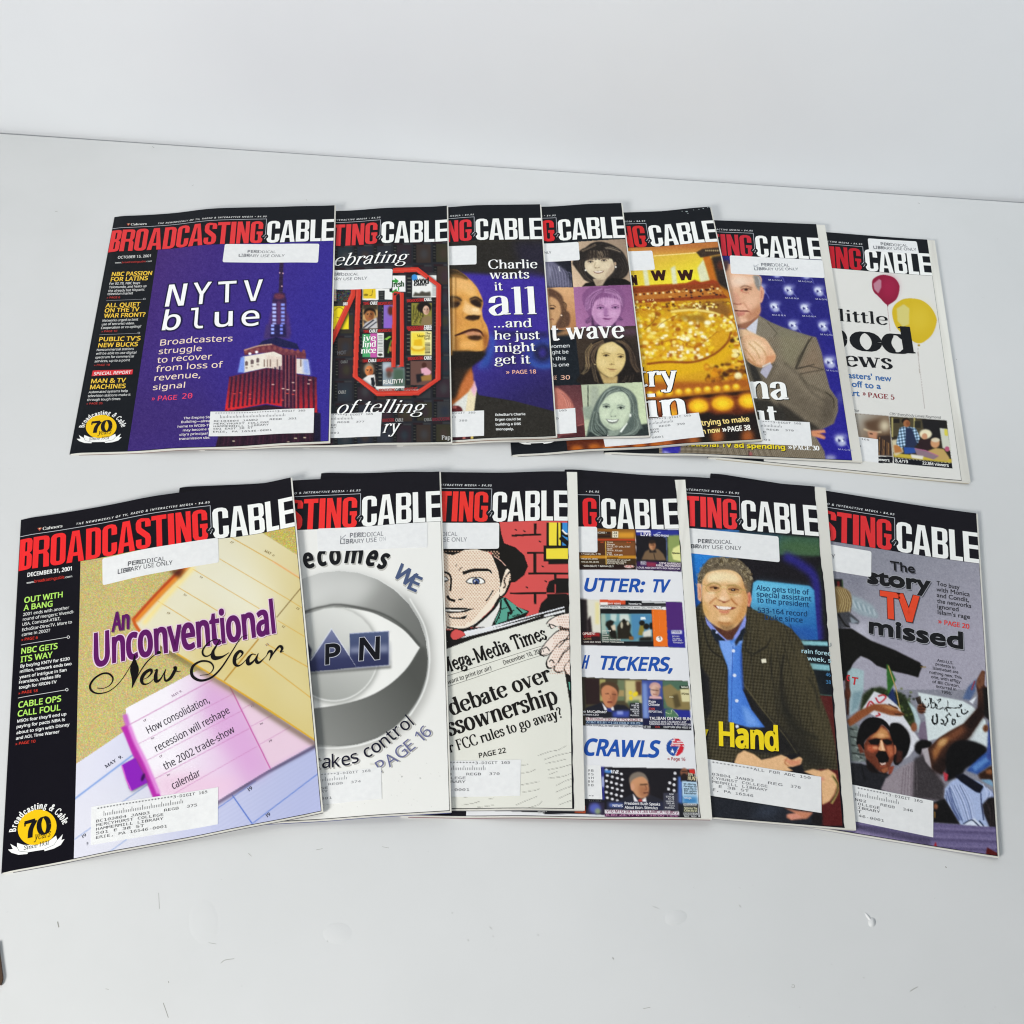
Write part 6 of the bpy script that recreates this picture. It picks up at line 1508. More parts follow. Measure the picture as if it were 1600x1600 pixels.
    for pts, a, b in (
        ([(112, 412), (155, 392), (185, 355), (172, 335), (130, 362), (106, 410), (122, 446), (165, 438), (212, 395)], 3, 16),
        ([(205, 345), (226, 332), (216, 380), (222, 424), (255, 405), (296, 330)], 4, 16), ([(296, 330), (284, 380), (296, 420), (335, 395), (372, 325), (362, 318), (380, 345), (412, 345)], 4, 14),
        ([(735, 118), (690, 95), (630, 122), (585, 180), (592, 222), (630, 225), (675, 180), (712, 112)], 4, 8), ([(712, 108), (665, 190), (672, 240), (730, 235), (790, 200)], 5, 20),
        ([(935, 62), (880, 88), (820, 180), (730, 318), (650, 395), (565, 418), (502, 380), (505, 310), (570, 268), (640, 275), (668, 318), (635, 366), (562, 378)], 4, 12),
        ([(832, 268), (880, 230), (895, 202), (870, 190), (838, 228), (832, 280), (858, 304), (895, 285), (935, 240)], 3, 16),
        ([(1000, 215), (965, 215), (935, 255), (945, 290), (985, 262), (1018, 205)], 4, 16), ([(1018, 205), (1002, 260), (1025, 278), (1080, 228)], 4, 14),
        ([(1080, 228), (1102, 192), (1122, 200), (1104, 262)], 4, 14), ([(1106, 258), (1140, 200), (1184, 150), (1205, 168), (1192, 196), (1216, 190)], 4, 12)):
        pen(pts, a, b)
    c = '2c2630'
    for t, a, b in (('How consolidation,', (162, 834), (640, 588)), ('recession will reshape', (226, 976), (798, 668)), ('the 2002 trade-show', (292, 1118), (838, 818)), ('calendar', (355, 1268), (570, 1160))):
        S.text('headline', t, a, b, 66, c)
    S.text('caption', 'MAY 9.', (345, 548), (425, 506), 20, '9a7a94', font='serif')
    for t, a in (('17', (125, 742)), ('18', (185, 880)), ('17', (250, 1022)), ('18', (308, 1166)), ('17', (965, 628)), ('18', (1035, 766)), ('19', (1105, 902)), ('13', (1080, 150))):
        S.text('caption', t, a, (a[0] + 22, a[1] - 12), 18, '8a7484', font='serif')
    S.text('caption', '19', (945, 1285), (975, 1265), 34, '4a4a5a', font='serif', pen=(.16, .07)); S.text('caption', '19', (1088, 1488), (1116, 1468), 34, '4a4a5a', font='serif', pen=(.16, .07))
    S.fr(0, 1170, .1625)
    S.text('caption', 'MAY  9.', (1020, 188), (1182, 84), 36, '4a4a58', font='serif', pen=(.16, .07)); S.text('caption', '19', (795, 862), (832, 838), 34, '4c4c58', font='serif'); S.text('caption', '19', (835, 930), (850, 925), 30, '6c6c78', font='serif')
    S.fr(240, 730, .16872)
    S.text('caption', 'MAY  8', (1022, 782), (1112, 828), 26, '8a7440', font='serif', pen=(.16, .07))
    for t, a in (('17', (708, 700)), ('18', (425, 1020)), ('18', (275, 1185)), ('19', (120, 1355)), ('13', (1318, 1312)), ('12', (1185, 1480))):
        S.text('caption', t, a, (a[0] + 24, a[1] + 12), 22, '8a7440', font='serif')
    badge(S)
    STICK['R1'] = [(160, 873), (341, 840.5), (342, 879), (160.5, 914.7)]
    S.fr(0, 740, .16255)
    stamp(S, [('PERIODICAL', (1232, 892), (1590, 838), 40), ('LIBRARY USE ONLY', (1135, 968), (1660, 876), 42)], '55565a')
    ADDR['R1'] = [(143, 1261), (341, 1230), (340.5, 1288), (142, 1321)]
    address(S, ADDR['R1'], '375', 'JAN03', ink='3c3c3e')

def cover_R2():
    S = Sheet('R2'); SHEETS['R2'] = S
    masthead(S, 'ee3230', 'f0f0ec', upto=84)
    P = Painter(200, 790, 720, 1310, 'e9e8e3'); PICS['R2'] = P
    P.fr(0, 0, 1)
    P.ell(536, 1036, 143, 141, 'b4b3ae', b=6, a=.9); P.ell(532, 1030, 141, 139, 'd8d8d4', b=1)
    P.ell(530, 1029, 138.5, 137, P.grad((500, 895), 'c2c2be', (645, 1000), '6a6b67'))
    P.poly(np.vstack([catmull([(657, 1009), (666, 1015), (668, 1050), (650, 1100), (610, 1140), (560, 1162), (500, 1166), (420, 1150)]), catmull([(400, 1095), (440, 1102), (491, 1104), (557, 1092), (600, 1073), (634, 1044), (657, 1009)])]), P.grad((490, 1150), '8c8d89', (640, 1050), '50514d'), b=2)
    P.poly([(440, 940), (500, 905), (555, 897), (590, 905), (510, 945), (450, 965)], 'd8d8d4', b=14, a=.8); P.poly([(545, 905), (590, 908), (560, 948), (515, 950)], 'cfcfcb', b=10, a=.7)
    P.poly([(630, 930), (664, 985), (662, 1010), (620, 970)], '747571', b=12, a=.9)
    lens = np.vstack([catmull([(400, 985), (440, 968), (479, 956), (505, 950), (534, 946), (565, 950), (592, 958), (630, 980), (657, 1009)]), catmull([(657, 1009), (634, 1044), (600, 1073), (557, 1092), (491, 1104), (440, 1102), (400, 1095)])])
    P.poly(lens + [1, 1.5], '565753', b=2.5)
    P.poly(lens + [-1, 3], 'ebeae5', b=.6)
    P.line([(400, 985), (479, 955), (505, 948), (534, 945), (592, 957), (630, 979), (656, 1008)], 2.6, '4c4d4a', b=1)
    P.line([(640, 935), (664, 980), (671, 1030), (662, 1080), (630, 1130), (590, 1155), (540, 1168), (480, 1168)], 2, 'eeeeea', b=.8)
    P.ell(522, 1024, 72, 75, '8f908b', b=4); P.ell(521, 1022, 70, 73, P.grad((540, 960), 'dadad5', (500, 1090), 'a2a39e'), b=1); P.line(arc(521, 1022, 70, 73, 0, 130, 16), 2, 'e6e6e2', b=.8)
    P.fr(460, 980, .19374)
    P.poly([(120, 370), (520, 335), (775, 312), (770, 20), (780, 330), (520, 350), (130, 380)], '4a4a46', b=8, a=.8)
    P.poly([(300, 10), (505, 322), (300, 345), (100, 360), (100, 300)], P.grad((300, 40), '747a9c', (300, 340), '2a2e50'), b=1)
    P.poly([(150, 260), (460, 240), (505, 322), (100, 356)], '30345a', b=12, a=.8); P.line([(300, 12), (500, 318)], 6, 'd4d6e2', b=1, sm=0); P.line([(300, 12), (130, 270)], 8, 'dadce6', b=2, sm=0)
    P.poly([(445, 50), (762, 30), (762, 305), (503, 325), (446, 232)], P.grad((600, 40), '4c5878', (600, 320), '2e3358'), b=1)
    P.poly([(445, 165), (762, 140), (762, 205), (445, 215)], '9096ae', b=18, a=.85); P.poly([(446, 215), (762, 215), (762, 300), (500, 322)], '2e3254', b=14, a=.7); P.line([(447, 52), (760, 32)], 6, 'a4acc8', b=2, sm=0); P.line([(760, 32), (762, 305), (500, 325)], 6, '8c90a8', b=2, sm=0)
    P.poly([(100, 120), (140, 180), (130, 270), (100, 300)], '23263a', b=6)
    for i in range(60):
        x, y = RNG.uniform(200, 1200), RNG.uniform(1080, 1500)
        P.ell(x, y, 3, 3, 'c8c6c0', b=1, a=.6)
    for x, y in ((868, 1205), (1015, 1218)): P.ell(x, y, 4, 5, '8a8a86', b=1)
    P.line([(610, 1102), (680, 1110), (690, 1130)], 7, 'b9b4a4', b=4, a=.8); P.line([(703, 1130), (706, 1385), (610, 1390)], 3, 'b4b2aa', b=1, a=.8, sm=0)
    S.fr(460, 980, .19374)
    K = '14151a'
    S.text('headline', 'P', (245, 308), (372, 296), 172, '0e0f16', bold=.05, halo=(.03, 'c4c6d2'), slant=.02); S.text('headline', 'N', (518, 275), (690, 262), 190, '0e0f16', bold=.04, halo=(.03, 'c4c6d2'))
    sh = (.9, 1.1, 'b2b0aa')
    path_text(S, 'headline', 'takes control', [(150, 1140), (330, 1130), (480, 1100), (620, 1040), (740, 965), (850, 875), (975, 780)], 105, '1a1a2c', shadow=sh, bold=.01)
    path_text(S, 'headline', 'PAGE 16', [(690, 1180), (800, 1110), (920, 1020), (1030, 930), (1120, 850)], 98, '6a6c92', shadow=sh)
    S.fr(440, 730, .16872)
    path_text(S, 'headline', 'ecomes', [(205, 950), (320, 925), (480, 905), (640, 895), (780, 910), (960, 955)], 190, '131418', bold=.05, shadow=(1, 1.2, 'bcbab4'))
    S.text('headline', 'W', (1015, 1005), (1200, 1125) if False else (1180, 1118), 185, '4c5a7c', bold=.05, shadow=(1, 1.2, 'bcbab4'), slant=-.1)
    S.text('headline', 'E', (1155, 1125), (1245, 1165), 170, '4c5a7c', bold=.05, shadow=(1, 1.2, 'bcbab4'), slant=-.1)
    STICK['R2'] = [(495.7, 826.3), (667.8, 816.6), (668.2, 855.7), (496.5, 861.5)]
    stamp(S, [('PERIODICAL', (635, 655), (942, 636), 40), ('LIBRARY USE', (545, 715), (880, 692), 40)], '7c7d82')
    S.text('stamp_text', 'ON', (905, 690), (965, 680), 38, 'b4b5b8', off=.00034)
    S.text('stamp_text', '\u2199', (545, 672), (600, 668), 56, '9a9ba0', font='grot', off=.00034)
    ADDR['R2'] = [(400, 1216), (595.6, 1199), (596.6, 1248), (402, 1266)]
    address(S, ADDR['R2'], '374', ink='77787b', x_from=.5)

def cover_R3():
    S = Sheet('R3'); SHEETS['R3'] = S
    masthead(S, 'e8352e', upto=100)
    P = Painter(420, 790, 925, 1280, 'd2504e'); PICS['R3'] = P
    P.fr(680, 730, .15625)
    K = '15120f'
    L = lambda pts, w, sm=1: P.line(pts, w, K, b=1, sm=sm)
    P.rect(-2000, 500, 1500, 1600, 'd4524f')
    for a, b, w in (((765, 685), (1060, 672), 20), ((1000, 560), (998, 665), 28), ((920, 858), (1090, 858), 18), ((998, 865), (996, 1050), 28), ((930, 1062), (1400, 1062), 20), ((1200, 1070), (1200, 1230), 26), ((750, 1262), (1120, 1258), 20), ((998, 1268), (1002, 1370), 28)):
        L([a, b], w, 0)
    for x, y in ((805, 625), (890, 638), (1045, 742), (1075, 992), (1105, 1140), (915, 1200)): P.line([(x - 10, y - 5), (x + 12, y + 8)], 12, K, b=1, sm=0)
    P.rect(1115, 555, 1400, 800, K); P.rect(1138, 555, 1215, 792, 'f0da3e'); P.rect(1232, 555, 1254, 792, 'f0da3e'); P.rect(1270, 555, 1400, 790, '3a8cd0')
    P.line([(1262, 640), (1300, 680), (1345, 690)], 30, K, b=1); P.line([(1270, 625), (1300, 660), (1345, 672)], 16, 'f2f0ea', b=1); P.line([(1250, 700), (1320, 760), (1345, 790)], 44, K, b=1)
    P.rect(1085, 785, 1400, 940, K); P.rect(1112, 812, 1400, 920, 'f0da3e'); P.rect(1130, 940, 1400, 970, K)
    P.poly([(1120, 1300), (1110, 1220), (1140, 1140), (1220, 1110), (1400, 1110), (1420, 1600), (1000, 1600), (1040, 1420), (1060, 1360)], K); P.line([(1200, 1170), (1200, 1255)], 12, 'd4524f', b=1, sm=0); P.line([(1115, 1262), (1400, 1266)], 8, 'd4524f', b=1, sm=0)
    # the hat, head and collar of the drawn man
    P.poly([(-300, 540), (640, 540), (665, 680), (690, 760), (800, 800), (890, 880), (928, 990), (890, 1080), (800, 1150), (690, 1160), (640, 1000), (560, 850), (250, 850), (100, 870), (-300, 900)], K)
    P.poly([(600, 1310), (700, 1300), (830, 1400), (940, 1440), (900, 1500), (600, 1600), (560, 1590)], K); P.poly([(640, 1330), (690, 1300), (830, 1400), (925, 1445), (740, 1520), (590, 1590)], '56a08c', b=1)
    L([(690, 1310), (760, 1440), (745, 1470)], 24); L([(810, 1400), (870, 1460)], 16); L([(660, 1320), (650, 1450), (590, 1590)], 12); L([(735, 1450), (725, 1530)], 16)
    for i in range(26):
        x, y = 620 + (i * 53) % 250, 1380 + (i * 37) % 190
        if 650 - (y - 1380) * .3 < x < 700 + (y - 1330) * 1.2: P.ell(x, y, 7, 7, K, b=1)
    P.poly([(300, 1600), (520, 1480), (640, 1340), (650, 1420), (560, 1600)], 'e4e2dc', b=1); L([(380, 1600), (520, 1480), (610, 1380), (650, 1280)], 26); L([(655, 1330), (640, 1430), (560, 1600)], 10)
    skin = [(-300, 880), (100, 860), (250, 850), (300, 825), (420, 822), (530, 850), (610, 930), (640, 1050), (655, 1190), (640, 1290), (560, 1420), (440, 1530), (330, 1610), (-300, 1640)]
    P.poly(skin, 'efe0cc', b=1); ear = [(640, 1200), (660, 1100), (700, 1010), (745, 1010), (762, 1060), (750, 1160), (700, 1270), (645, 1300)]
    P.poly([(x + 6, y) for x, y in ear], K, b=1, sm=1); P.poly([(650, 1200), (672, 1100), (708, 1025), (738, 1025), (748, 1070), (735, 1150), (695, 1250), (648, 1285)], 'efe0cc', b=1, sm=1)
    L([(745, 1045), (705, 1100), (690, 1140), (705, 1180), (680, 1210)], 16)
    # dots of the printing screen
    pts = P.cv(skin); 
    for i in range(46):
        for j in range(26):
            x, y = -100 + j * 30 + (i % 2) * 15, 845 + i * 17.5
            if x < 640 - max(0, y - 1240) * .95 and x > 60: P.ell(x, y, 8, 8, 'cfa98e', b=1)
    for i in range(8):
        for j in range(4): P.ell(685 + j * 22, 1080 + i * 22, 6, 6, 'd8b8a0', b=1) if j * 22 + i * 10 < 90 else None
    P.poly([(90, 840), (250, 850), (180, 880), (100, 865)], K); P.poly([(560, 860), (640, 930), (690, 990), (720, 980), (680, 1100), (655, 1200), (630, 1040), (600, 960)], K); P.line([(590, 890), (650, 930), (690, 970), (705, 985)], 8, 'dcb0a0', b=1)
    L([(275, 1060), (380, 1030), (500, 1025), (545, 1035), (568, 1062)], np.interp(np.linspace(0, 1, 25), [0, .5, 1], [34, 28, 10]))
    L([(235, 1035), (250, 1015), (272, 1000)], 6); L([(205, 995), (215, 970)], 6)
    P.poly([(305, 1145), (350, 1105), (430, 1098), (480, 1115), (500, 1155), (430, 1172), (350, 1168)], K, b=1, sm=1); P.poly([(318, 1143), (355, 1114), (430, 1107), (472, 1122), (488, 1152), (430, 1164), (350, 1158)], 'f4f2ec', b=1, sm=1)
    P.ell(408, 1140, 38, 32, K, b=1); P.ell(408, 1145, 28, 26, '5468a0', b=1); P.ell(408, 1152, 18, 18, '161a30', b=1); P.ell(396, 1138, 7, 7, 'f4f2ec', b=1)
    P.poly([(60, 1090), (110, 1090), (140, 1130), (100, 1150), (60, 1145)], K); P.poly([(60, 1100), (110, 1102), (130, 1128), (60, 1140)], 'f4f2ec', b=1); L([(90, 1048), (140, 1070), (160, 1130), (150, 1240)], 20)
    L([(120, 1285), (145, 1320), (200, 1338)], 26); L([(230, 1325), (280, 1318)], 12); L([(580, 1230), (545, 1290), (508, 1338)], 12)
    P.poly([(70, 1405), (200, 1400), (390, 1415), (300, 1450), (150, 1460), (70, 1440)], K, b=1); P.poly([(90, 1420), (200, 1424), (330, 1424), (250, 1440), (100, 1440)], 'e8e4dc', b=1)
    P.poly([(120, 1470), (160, 1500), (240, 1505), (325, 1478), (290, 1530), (200, 1530), (140, 1500)], K, b=1)
    # newspaper
    P.poly([(-200, 1660), (560, 1590), (1300, 1385), (1305, 1470), (1360, 1480), (1420, 3600), (-2000, 3600), (-2000, 1900)], K)
    P.poly([(300, 1640), (620, 1575), (1290, 1392), (1292, 1405), (900, 1510), (560, 1612), (200, 1700)], 'e6e6ea', b=1)
    P.poly([(300, 1665), (620, 1598), (1295, 1425), (1298, 1448), (900, 1545), (500, 1650), (100, 1750)], 'e2e2e2', b=1)
    P.fr(680, 970, .2)
    paper = [(-2000, 700), (95, 218), (300, 140), (600, 55), (900, -35), (960, -40), (1010, 390), (1085, 850), (1120, 1480), (-2000, 1500)]
    P.poly(paper, 'e2e1d6', b=1)
    P.poly([(95, 190), (700, 2), (850, -46), (850, -30), (300, 135), (95, 212)], K, b=1)
    P.poly([(95, 100), (150, 60), (210, 70), (240, 115), (150, 160), (95, 170)], K, b=1); P.poly([(120, 110), (155, 70), (205, 80), (232, 112), (150, 148)], 'd4524f', b=1, sm=1)
    P.poly([(240, 115), (360, 60), (450, 20), (440, 40), (240, 110)], 'e4e2dc', b=1)
    P.poly([(90, -20), (300, -10), (230, 60), (130, 60), (90, 40)], 'efe0cc', b=1); L([(90, 50), (220, 66), (330, 20), (380, -20)], 12)
    for i in range(4):
        for j in range(9): P.ell(105 + j * 22 + (i % 2) * 11, -8 + i * 13, 6, 6, 'cfa98e', b=1) if j * 22 < 190 - i * 20 else None
    P.poly([(1010, 390), (1100, 360), (1120, 700), (1090, 860)], K); P.poly([(1040, 480), (1100, 470), (1100, 560), (1050, 545)], '56a08c', b=1); P.line([(1035, 470), (1110, 462)], 10, K, b=1)
    hand = [([(890, 20), (870, 30), (900, -10), (990, -50), (1080, -50), (1090, 60), (1020, 55), (960, 40), (910, 60)], 0), ([(820, 245), (850, 190), (920, 110), (980, 75), (1060, 90), (1060, 180), (980, 170), (930, 220), (880, 265), (840, 270)], 0),
            ([(870, 330), (890, 280), (930, 220), (990, 160), (1080, 150), (1085, 260), (1000, 300), (940, 350), (890, 370)], 0), ([(930, 375), (960, 320), (1000, 250), (1080, 190), (1110, 330), (1000, 390), (960, 400)], 0), ([(1010, 380), (1040, 320), (1110, 280), (1120, 440), (1070, 440)], 0)]
    for pts, _ in hand:
        c = np.mean(pts, 0)
        P.poly([tuple(c + (np.array(p) - c) * 1.08) for p in pts], K, b=1, sm=1); P.poly([tuple(c + (np.array(p) - c) * .96) for p in pts], 'f2e2d6', b=1, sm=1)
    for i in range(22):
        for j in range(13):
            x, y = 870 + j * 19 + (i % 2) * 9, -30 + i * 21
            if x > 960 - abs(y - 60) * .1 - (30 if y > 100 else 0) and x < 1090: P.ell(x, y, 5.5, 5.5, 'd4ac98', b=1)
    L([(880, 45), (905, 30), (945, 45)], 8); L([(845, 220), (870, 205), (895, 235)], 8); L([(890, 320), (910, 305), (930, 330)], 8); L([(1060, 90), (1010, 160), (960, 210)], 7); L([(1070, 200), (1000, 260), (960, 330)], 7)
    for a in ([(800, 1055), (900, 1020), (960, 1010), (1025, 975)], [(850, 1085), (960, 1050), (1075, 1025)], [(860, 1115), (940, 1100), (1025, 1080)], [(880, 1165), (980, 1145), (1080, 1118)], [(890, 1200), (955, 1178)], [(880, 1230), (1000, 1215), (1090, 1180)],
              [(670, 1130), (725, 1122)], [(670, 1190), (740, 1180), (785, 1160)], [(660, 1285), (740, 1270), (815, 1255)], [(680, 1340), (790, 1322), (815, 1310)], [(940, 1290), (1020, 1250), (1100, 1225)], [(940, 1340), (1040, 1300), (1110, 1280)],
              [(960, 1390), (1050, 1350), (1115, 1330)], [(960, 1440), (1060, 1405), (1115, 1388)], [(630, 1440), (700, 1410), (800, 1370)], [(700, 1470), (800, 1440), (835, 1410)], [(210, 1440), (300, 1425), (350, 1410)], [(220, 1380), (320, 1362)], [(410, 1395), (460, 1385)], [(330, 1458), (460, 1440)]):
        P.line(a, 3.5, '8c8a80', b=1)
    S.fr(680, 970, .2)
    S.text('headline', 'Mega-Media Times', (62, 412), (880, 140), 118, K, font='black', pen=(.2, .035))
    S.line('headline', [(95, 430), (480, 310), (860, 190)], 3, '5a5850'); S.line('headline', [(100, 515), (480, 385), (880, 255)], 3, '5a5850')
    S.text('caption', 'want to print (or air)', (100, 498), (440, 382), 36, '2a2824', bold=.01, slant=.1); S.text('caption', 'December 10, 2001', (538, 345), (850, 245), 36, '2a2824', bold=.01)
    S.text('headline', 'debate over', (125, 740), (920, 462), 138, K, font='serif', pen=(.17, .055)); S.text('headline', 'ssownership', (108, 900), (968, 640), 150, K, font='serif', pen=(.17, .055))
    S.text('headline', 'or FCC rules to go away?', (72, 1045), (1002, 752), 88, K, font='serif', pen=(.15, .06))
    S.text('headline', 'PAGE 22', (345, 1075), (556, 1030), 42, '26241f', bold=.03)
    STICK['R3'] = [(620, 817.5), (780, 817), (779.7, 857.3), (620, 858)]
    S.fr(680, 730, .15625)
    stamp(S, [('PERIODICAL', (-90, 692), (220, 688), 40), ('LIBRARY USE ONLY', (-210, 750), (318, 745), 42)], '8a8b8f')
    ADDR['R3'] = [(614, 1188), (814, 1187), (812.4, 1243.6), (614, 1244.5)]
    address(S, ADDR['R3'], '370', ink='55565a', x_from=.42)

def cover_R4():
    S = Sheet('R4'); SHEETS['R4'] = S
    masthead(S, 'de282c', upto=125)
    P = Painter(610, 790, 1125, 1290, 'e4e4e6'); PICS['R4'] = P
    S.fr(880, 730, .1375); P.fr(880, 730, .1375)
    t = lambda s, a, b, h, c, **k: S.text('picture_text', s, a, b, h, c, **k)
    P.poly([(-2000, 690), (820, 700), (830, 1165), (-2000, 1140)], '5c3a16')
    P.rect(-2000, 690, 820, 740, '8c5a1c', b=10); P.rect(620, 735, 815, 810, 'd8962c', b=14); P.rect(390, 735, 540, 765, '2c1a10', b=3); P.rect(390, 770, 540, 800, '2c1a10', b=3); P.rect(558, 728, 625, 800, 'efe4c8', b=2)
    P.rect(190, 815, 818, 838, 'c2401c', b=4); P.rect(190, 838, 820, 1020, '4c2a14', b=4); P.rect(500, 845, 820, 1005, '7c4a22', b=10); P.rect(190, 1005, 825, 1040, 'c88a24', b=5); P.rect(190, 1040, 825, 1110, '3c2a14', b=5); P.rect(190, 1105, 830, 1165, '241310', b=3)
    P.line([(480, 840), (490, 1105)], 10, 'e0b450', b=2, sm=0); P.ell(750, 1128, 58, 17, 'eae4dc', b=2); P.ell(750, 1128, 50, 12, 'c8402c', b=2)
    for s, a, b, h, c in (('SCORES <', (390, 755), (495, 756), 20, 'f0e8d8'), ('24', (570, 760), (612, 761), 26, '2a2018'), ('17', (572, 797), (612, 798), 26, '2a2018'), ('TEAM', (497, 862), (565, 864), 15, 'f0e0c0'), ('9-4', (720, 862), (768, 864), 14, 'f06030'), ('Manager', (497, 886), (590, 888), 18, 'efe4d0'), ('15-22, 201 yds, 2 INT', (497, 910), (765, 914), 17, 'efe4d0'), ('Faulk', (497, 935), (560, 937), 18, 'efe4d0'), ('18 car, 83 yds', (497, 955), (672, 958), 17, 'efe4d0'), ('Holt', (497, 982), (552, 984), 18, 'efe4d0'), ('8 rec, 124 yds', (497, 1004), (675, 1006), 17, 'efe4d0'), ('6:27', (425, 862), (465, 864), 16, 'f06030'),
                        ('STANDINGS', (497, 1038), (625, 1040), 16, '4a2c08'), ('Weather: 54\u00b0 at kickoff', (497, 1062), (765, 1066), 16, 'efe4d0'), ('Quarterback rating', (497, 1082), (715, 1086), 16, 'efe4d0'), ('PLAYOFF PICTURE', (497, 1102), (690, 1105), 16, 'efe4d0'), ('17 total yds, 2 TD', (205, 995), (425, 998), 17, 'efe4d0'), ('PHI at DAL (4:05)', (205, 1050), (390, 1052), 16, 'efe4d0'), ('NYG at ARI, (8:35)', (205, 1085), (405, 1087), 16, 'efe4d0'), ('\u2022 Dallas (66), (7)  7  Baltimore (3)  3', (225, 1132), (570, 1136), 20, 'efe8dc'), ('ESPN', (712, 1137), (790, 1138), 18, 'f6f0ea')):
        t(s, a, b, h, c, bold=.02)
    P.poly([(822, 700), (1320, 715), (1340, 1185), (835, 1165)], '15131f'); P.poly([(822, 705), (1318, 715), (1322, 790), (830, 775)], '28308c', b=6)
    P.poly([(830, 715), (995, 722), (992, 742), (830, 738)], 'e8e4ec', b=2); P.poly([(1185, 775), (1330, 770), (1338, 1090), (1190, 1085)], '8a9a58', b=8); P.poly([(1250, 920), (1330, 880), (1338, 1070), (1250, 1050), (1230, 980)], 'e0e094', b=5)
    P.line([(1050, 765), (1080, 745), (1110, 742)], 7, 'c4d0f0', b=2)
    P.poly([(840, 800), (1170, 805), (1185, 1075), (840, 1070)], '17151a', b=6); P.line([(1140, 800), (1172, 812), (1180, 1070)], 10, '5c70a0', b=4)
    P.poly([(890, 1050), (930, 960), (1000, 920), (1080, 930), (1140, 990), (1170, 1060)], '765c42', b=6); P.line([(1030, 980), (1045, 1050)], 8, '2c2018', b=3); P.poly([(975, 920), (1010, 960), (1045, 920), (1060, 970), (980, 970)], '201a18', b=6)
    P.ell(1012, 890, 38, 50, 'c08860', b=5); P.ell(1012, 850, 40, 24, '2a1e18', b=6); P.ell(1030, 900, 18, 40, '8a5638', b=8, a=.7); P.line([(990, 882), (1036, 882)], 7, '3c2218', b=3)
    P.poly([(835, 1070), (1340, 1085), (1340, 1185), (835, 1160)], '33184c', b=5); P.poly([(940, 1075), (1060, 1085), (1060, 1130), (950, 1130)], '8c2c48', b=8); P.rect(880, 1070, 942, 1110, 'e6e2ea', b=3)
    for s, a, b, h, c in (('LIVE', (880, 782), (1000, 786), 38, 'f4eef4'), ('VIDEO PHONE', (1025, 785), (1200, 795), 24, 'e8eaf6'), ('LINE', (882, 1090), (940, 1092), 18, '3c1c50'), ('NEWS', (882, 1108), (942, 1110), 16, '3c1c50'), ('STEVE HARRIGAN', (1090, 1102), (1330, 1112), 22, 'f0e4ea'), ('KABUL, AFGHANISTAN', (1055, 1128), (1330, 1138), 24, 'f0e4ea'), ('LOUIS AND STAY WITH FOX NEWS FOR', (845, 1150), (1325, 1166), 20, 'e8dcea'), ('Afghanistan', (1235, 985), (1325, 988), 18, '2a3010')):
        t(s, a, b, h, c, bold=.03)
    B = '1c50a8'
    S.text('headline', 'UTTER:', (228, 1415), (912, 1425), 160, B, bold=.05, slant=.2); S.text('headline', 'TV', (985, 1425), (1190, 1430), 155, B, bold=.05, slant=.2)
    S.fr(880, 930, .1375); P.fr(880, 930, .1375)
    P.poly([(-2000, 0), (1350, 75), (1390, 600), (-2000, 500)], '8c9296'); P.poly([(150, 45), (420, 52), (435, 565), (170, 560)], 'e0dccc', b=4)
    P.poly([(180, 40), (268, 48), (285, 440), (190, 440)], '1c1416', b=10); P.poly([(270, 290), (310, 230), (330, 420), (280, 440)], '241a1c', b=8); P.rect(365, 80, 410, 330, 'e8dca0', b=10)
    P.poly([(190, 420), (430, 428), (435, 570), (190, 565)], '24181a', b=4); P.poly([(225, 420), (415, 430), (415, 468), (225, 462)], 'a01c1c', b=6)
    P.poly([(415, 50), (1165, 72), (1195, 588), (430, 570)], '121316'); P.poly([(415, 50), (705, 58), (705, 110), (415, 104)], 'd8502c', b=2); P.poly([(895, 65), (1165, 72), (1168, 92), (895, 86)], 'c8c8c8', b=2); P.rect(420, 104, 1168, 130, '3c3a3c', b=3); P.rect(420, 80, 510, 112, 'f0ece6', b=3); P.poly([(415, 118), (1168, 130), (1168, 166), (418, 152)], 'e8e8e6', b=2)
    P.poly([(430, 210), (1005, 210), (1015, 525), (440, 520)], '6a9aa0', b=3); P.poly([(430, 215), (480, 215), (490, 420), (432, 440)], 'a4b8a8', b=8); P.poly([(540, 215), (610, 215), (600, 300), (540, 290)], 'c4d4cc', b=8); P.poly([(640, 215), (740, 215), (760, 300), (640, 300)], 'd0d8d0', b=8); P.poly([(770, 215), (1000, 215), (1010, 420), (790, 520)], '4c86ac', b=8); P.poly([(880, 250), (930, 245), (940, 275), (880, 280)], 'e8f0f0', b=3)
    P.poly([(430, 440), (520, 430), (600, 380), (640, 525), (430, 525)], '4a5a4c', b=12)
    K = '17150f'
    P.poly([(490, 300), (540, 280), (580, 300), (560, 350), (600, 420), (610, 500), (540, 480), (510, 380), (480, 340)], K, b=6); P.poly([(540, 350), (590, 330), (600, 400), (560, 400)], 'dccab0', b=6); P.poly([(610, 360), (660, 290), (730, 290), (770, 340), (760, 420), (800, 500), (620, 500)], '241e14', b=7); P.ell(690, 290, 20, 20, K, b=4); P.ell(665, 340, 14, 40, 'c0b8a0', b=5); P.ell(735, 320, 14, 24, 'c8c0a8', b=5); P.poly([(750, 470), (800, 470), (800, 510), (750, 510)], '8a5c30', b=5)
    P.poly([(850, 450), (870, 350), (900, 300), (930, 330), (920, 400), (900, 460)], '8c7c30', b=6); P.ell(895, 315, 32, 30, K, b=5); P.ell(945, 355, 34, 34, K, b=5); P.poly([(905, 420), (1000, 380), (1000, 500), (910, 490)], 'd8d4c8', b=7); P.poly([(870, 480), (1010, 470), (1014, 525), (860, 525)], '1c1a16', b=8); P.ell(1000, 350, 24, 40, K, b=6)
    P.poly([(1005, 160), (1170, 168), (1192, 588), (1028, 580)], 'e8701c', b=2); P.ell(1092, 497, 38, 32, 'f4f0ea', b=2)
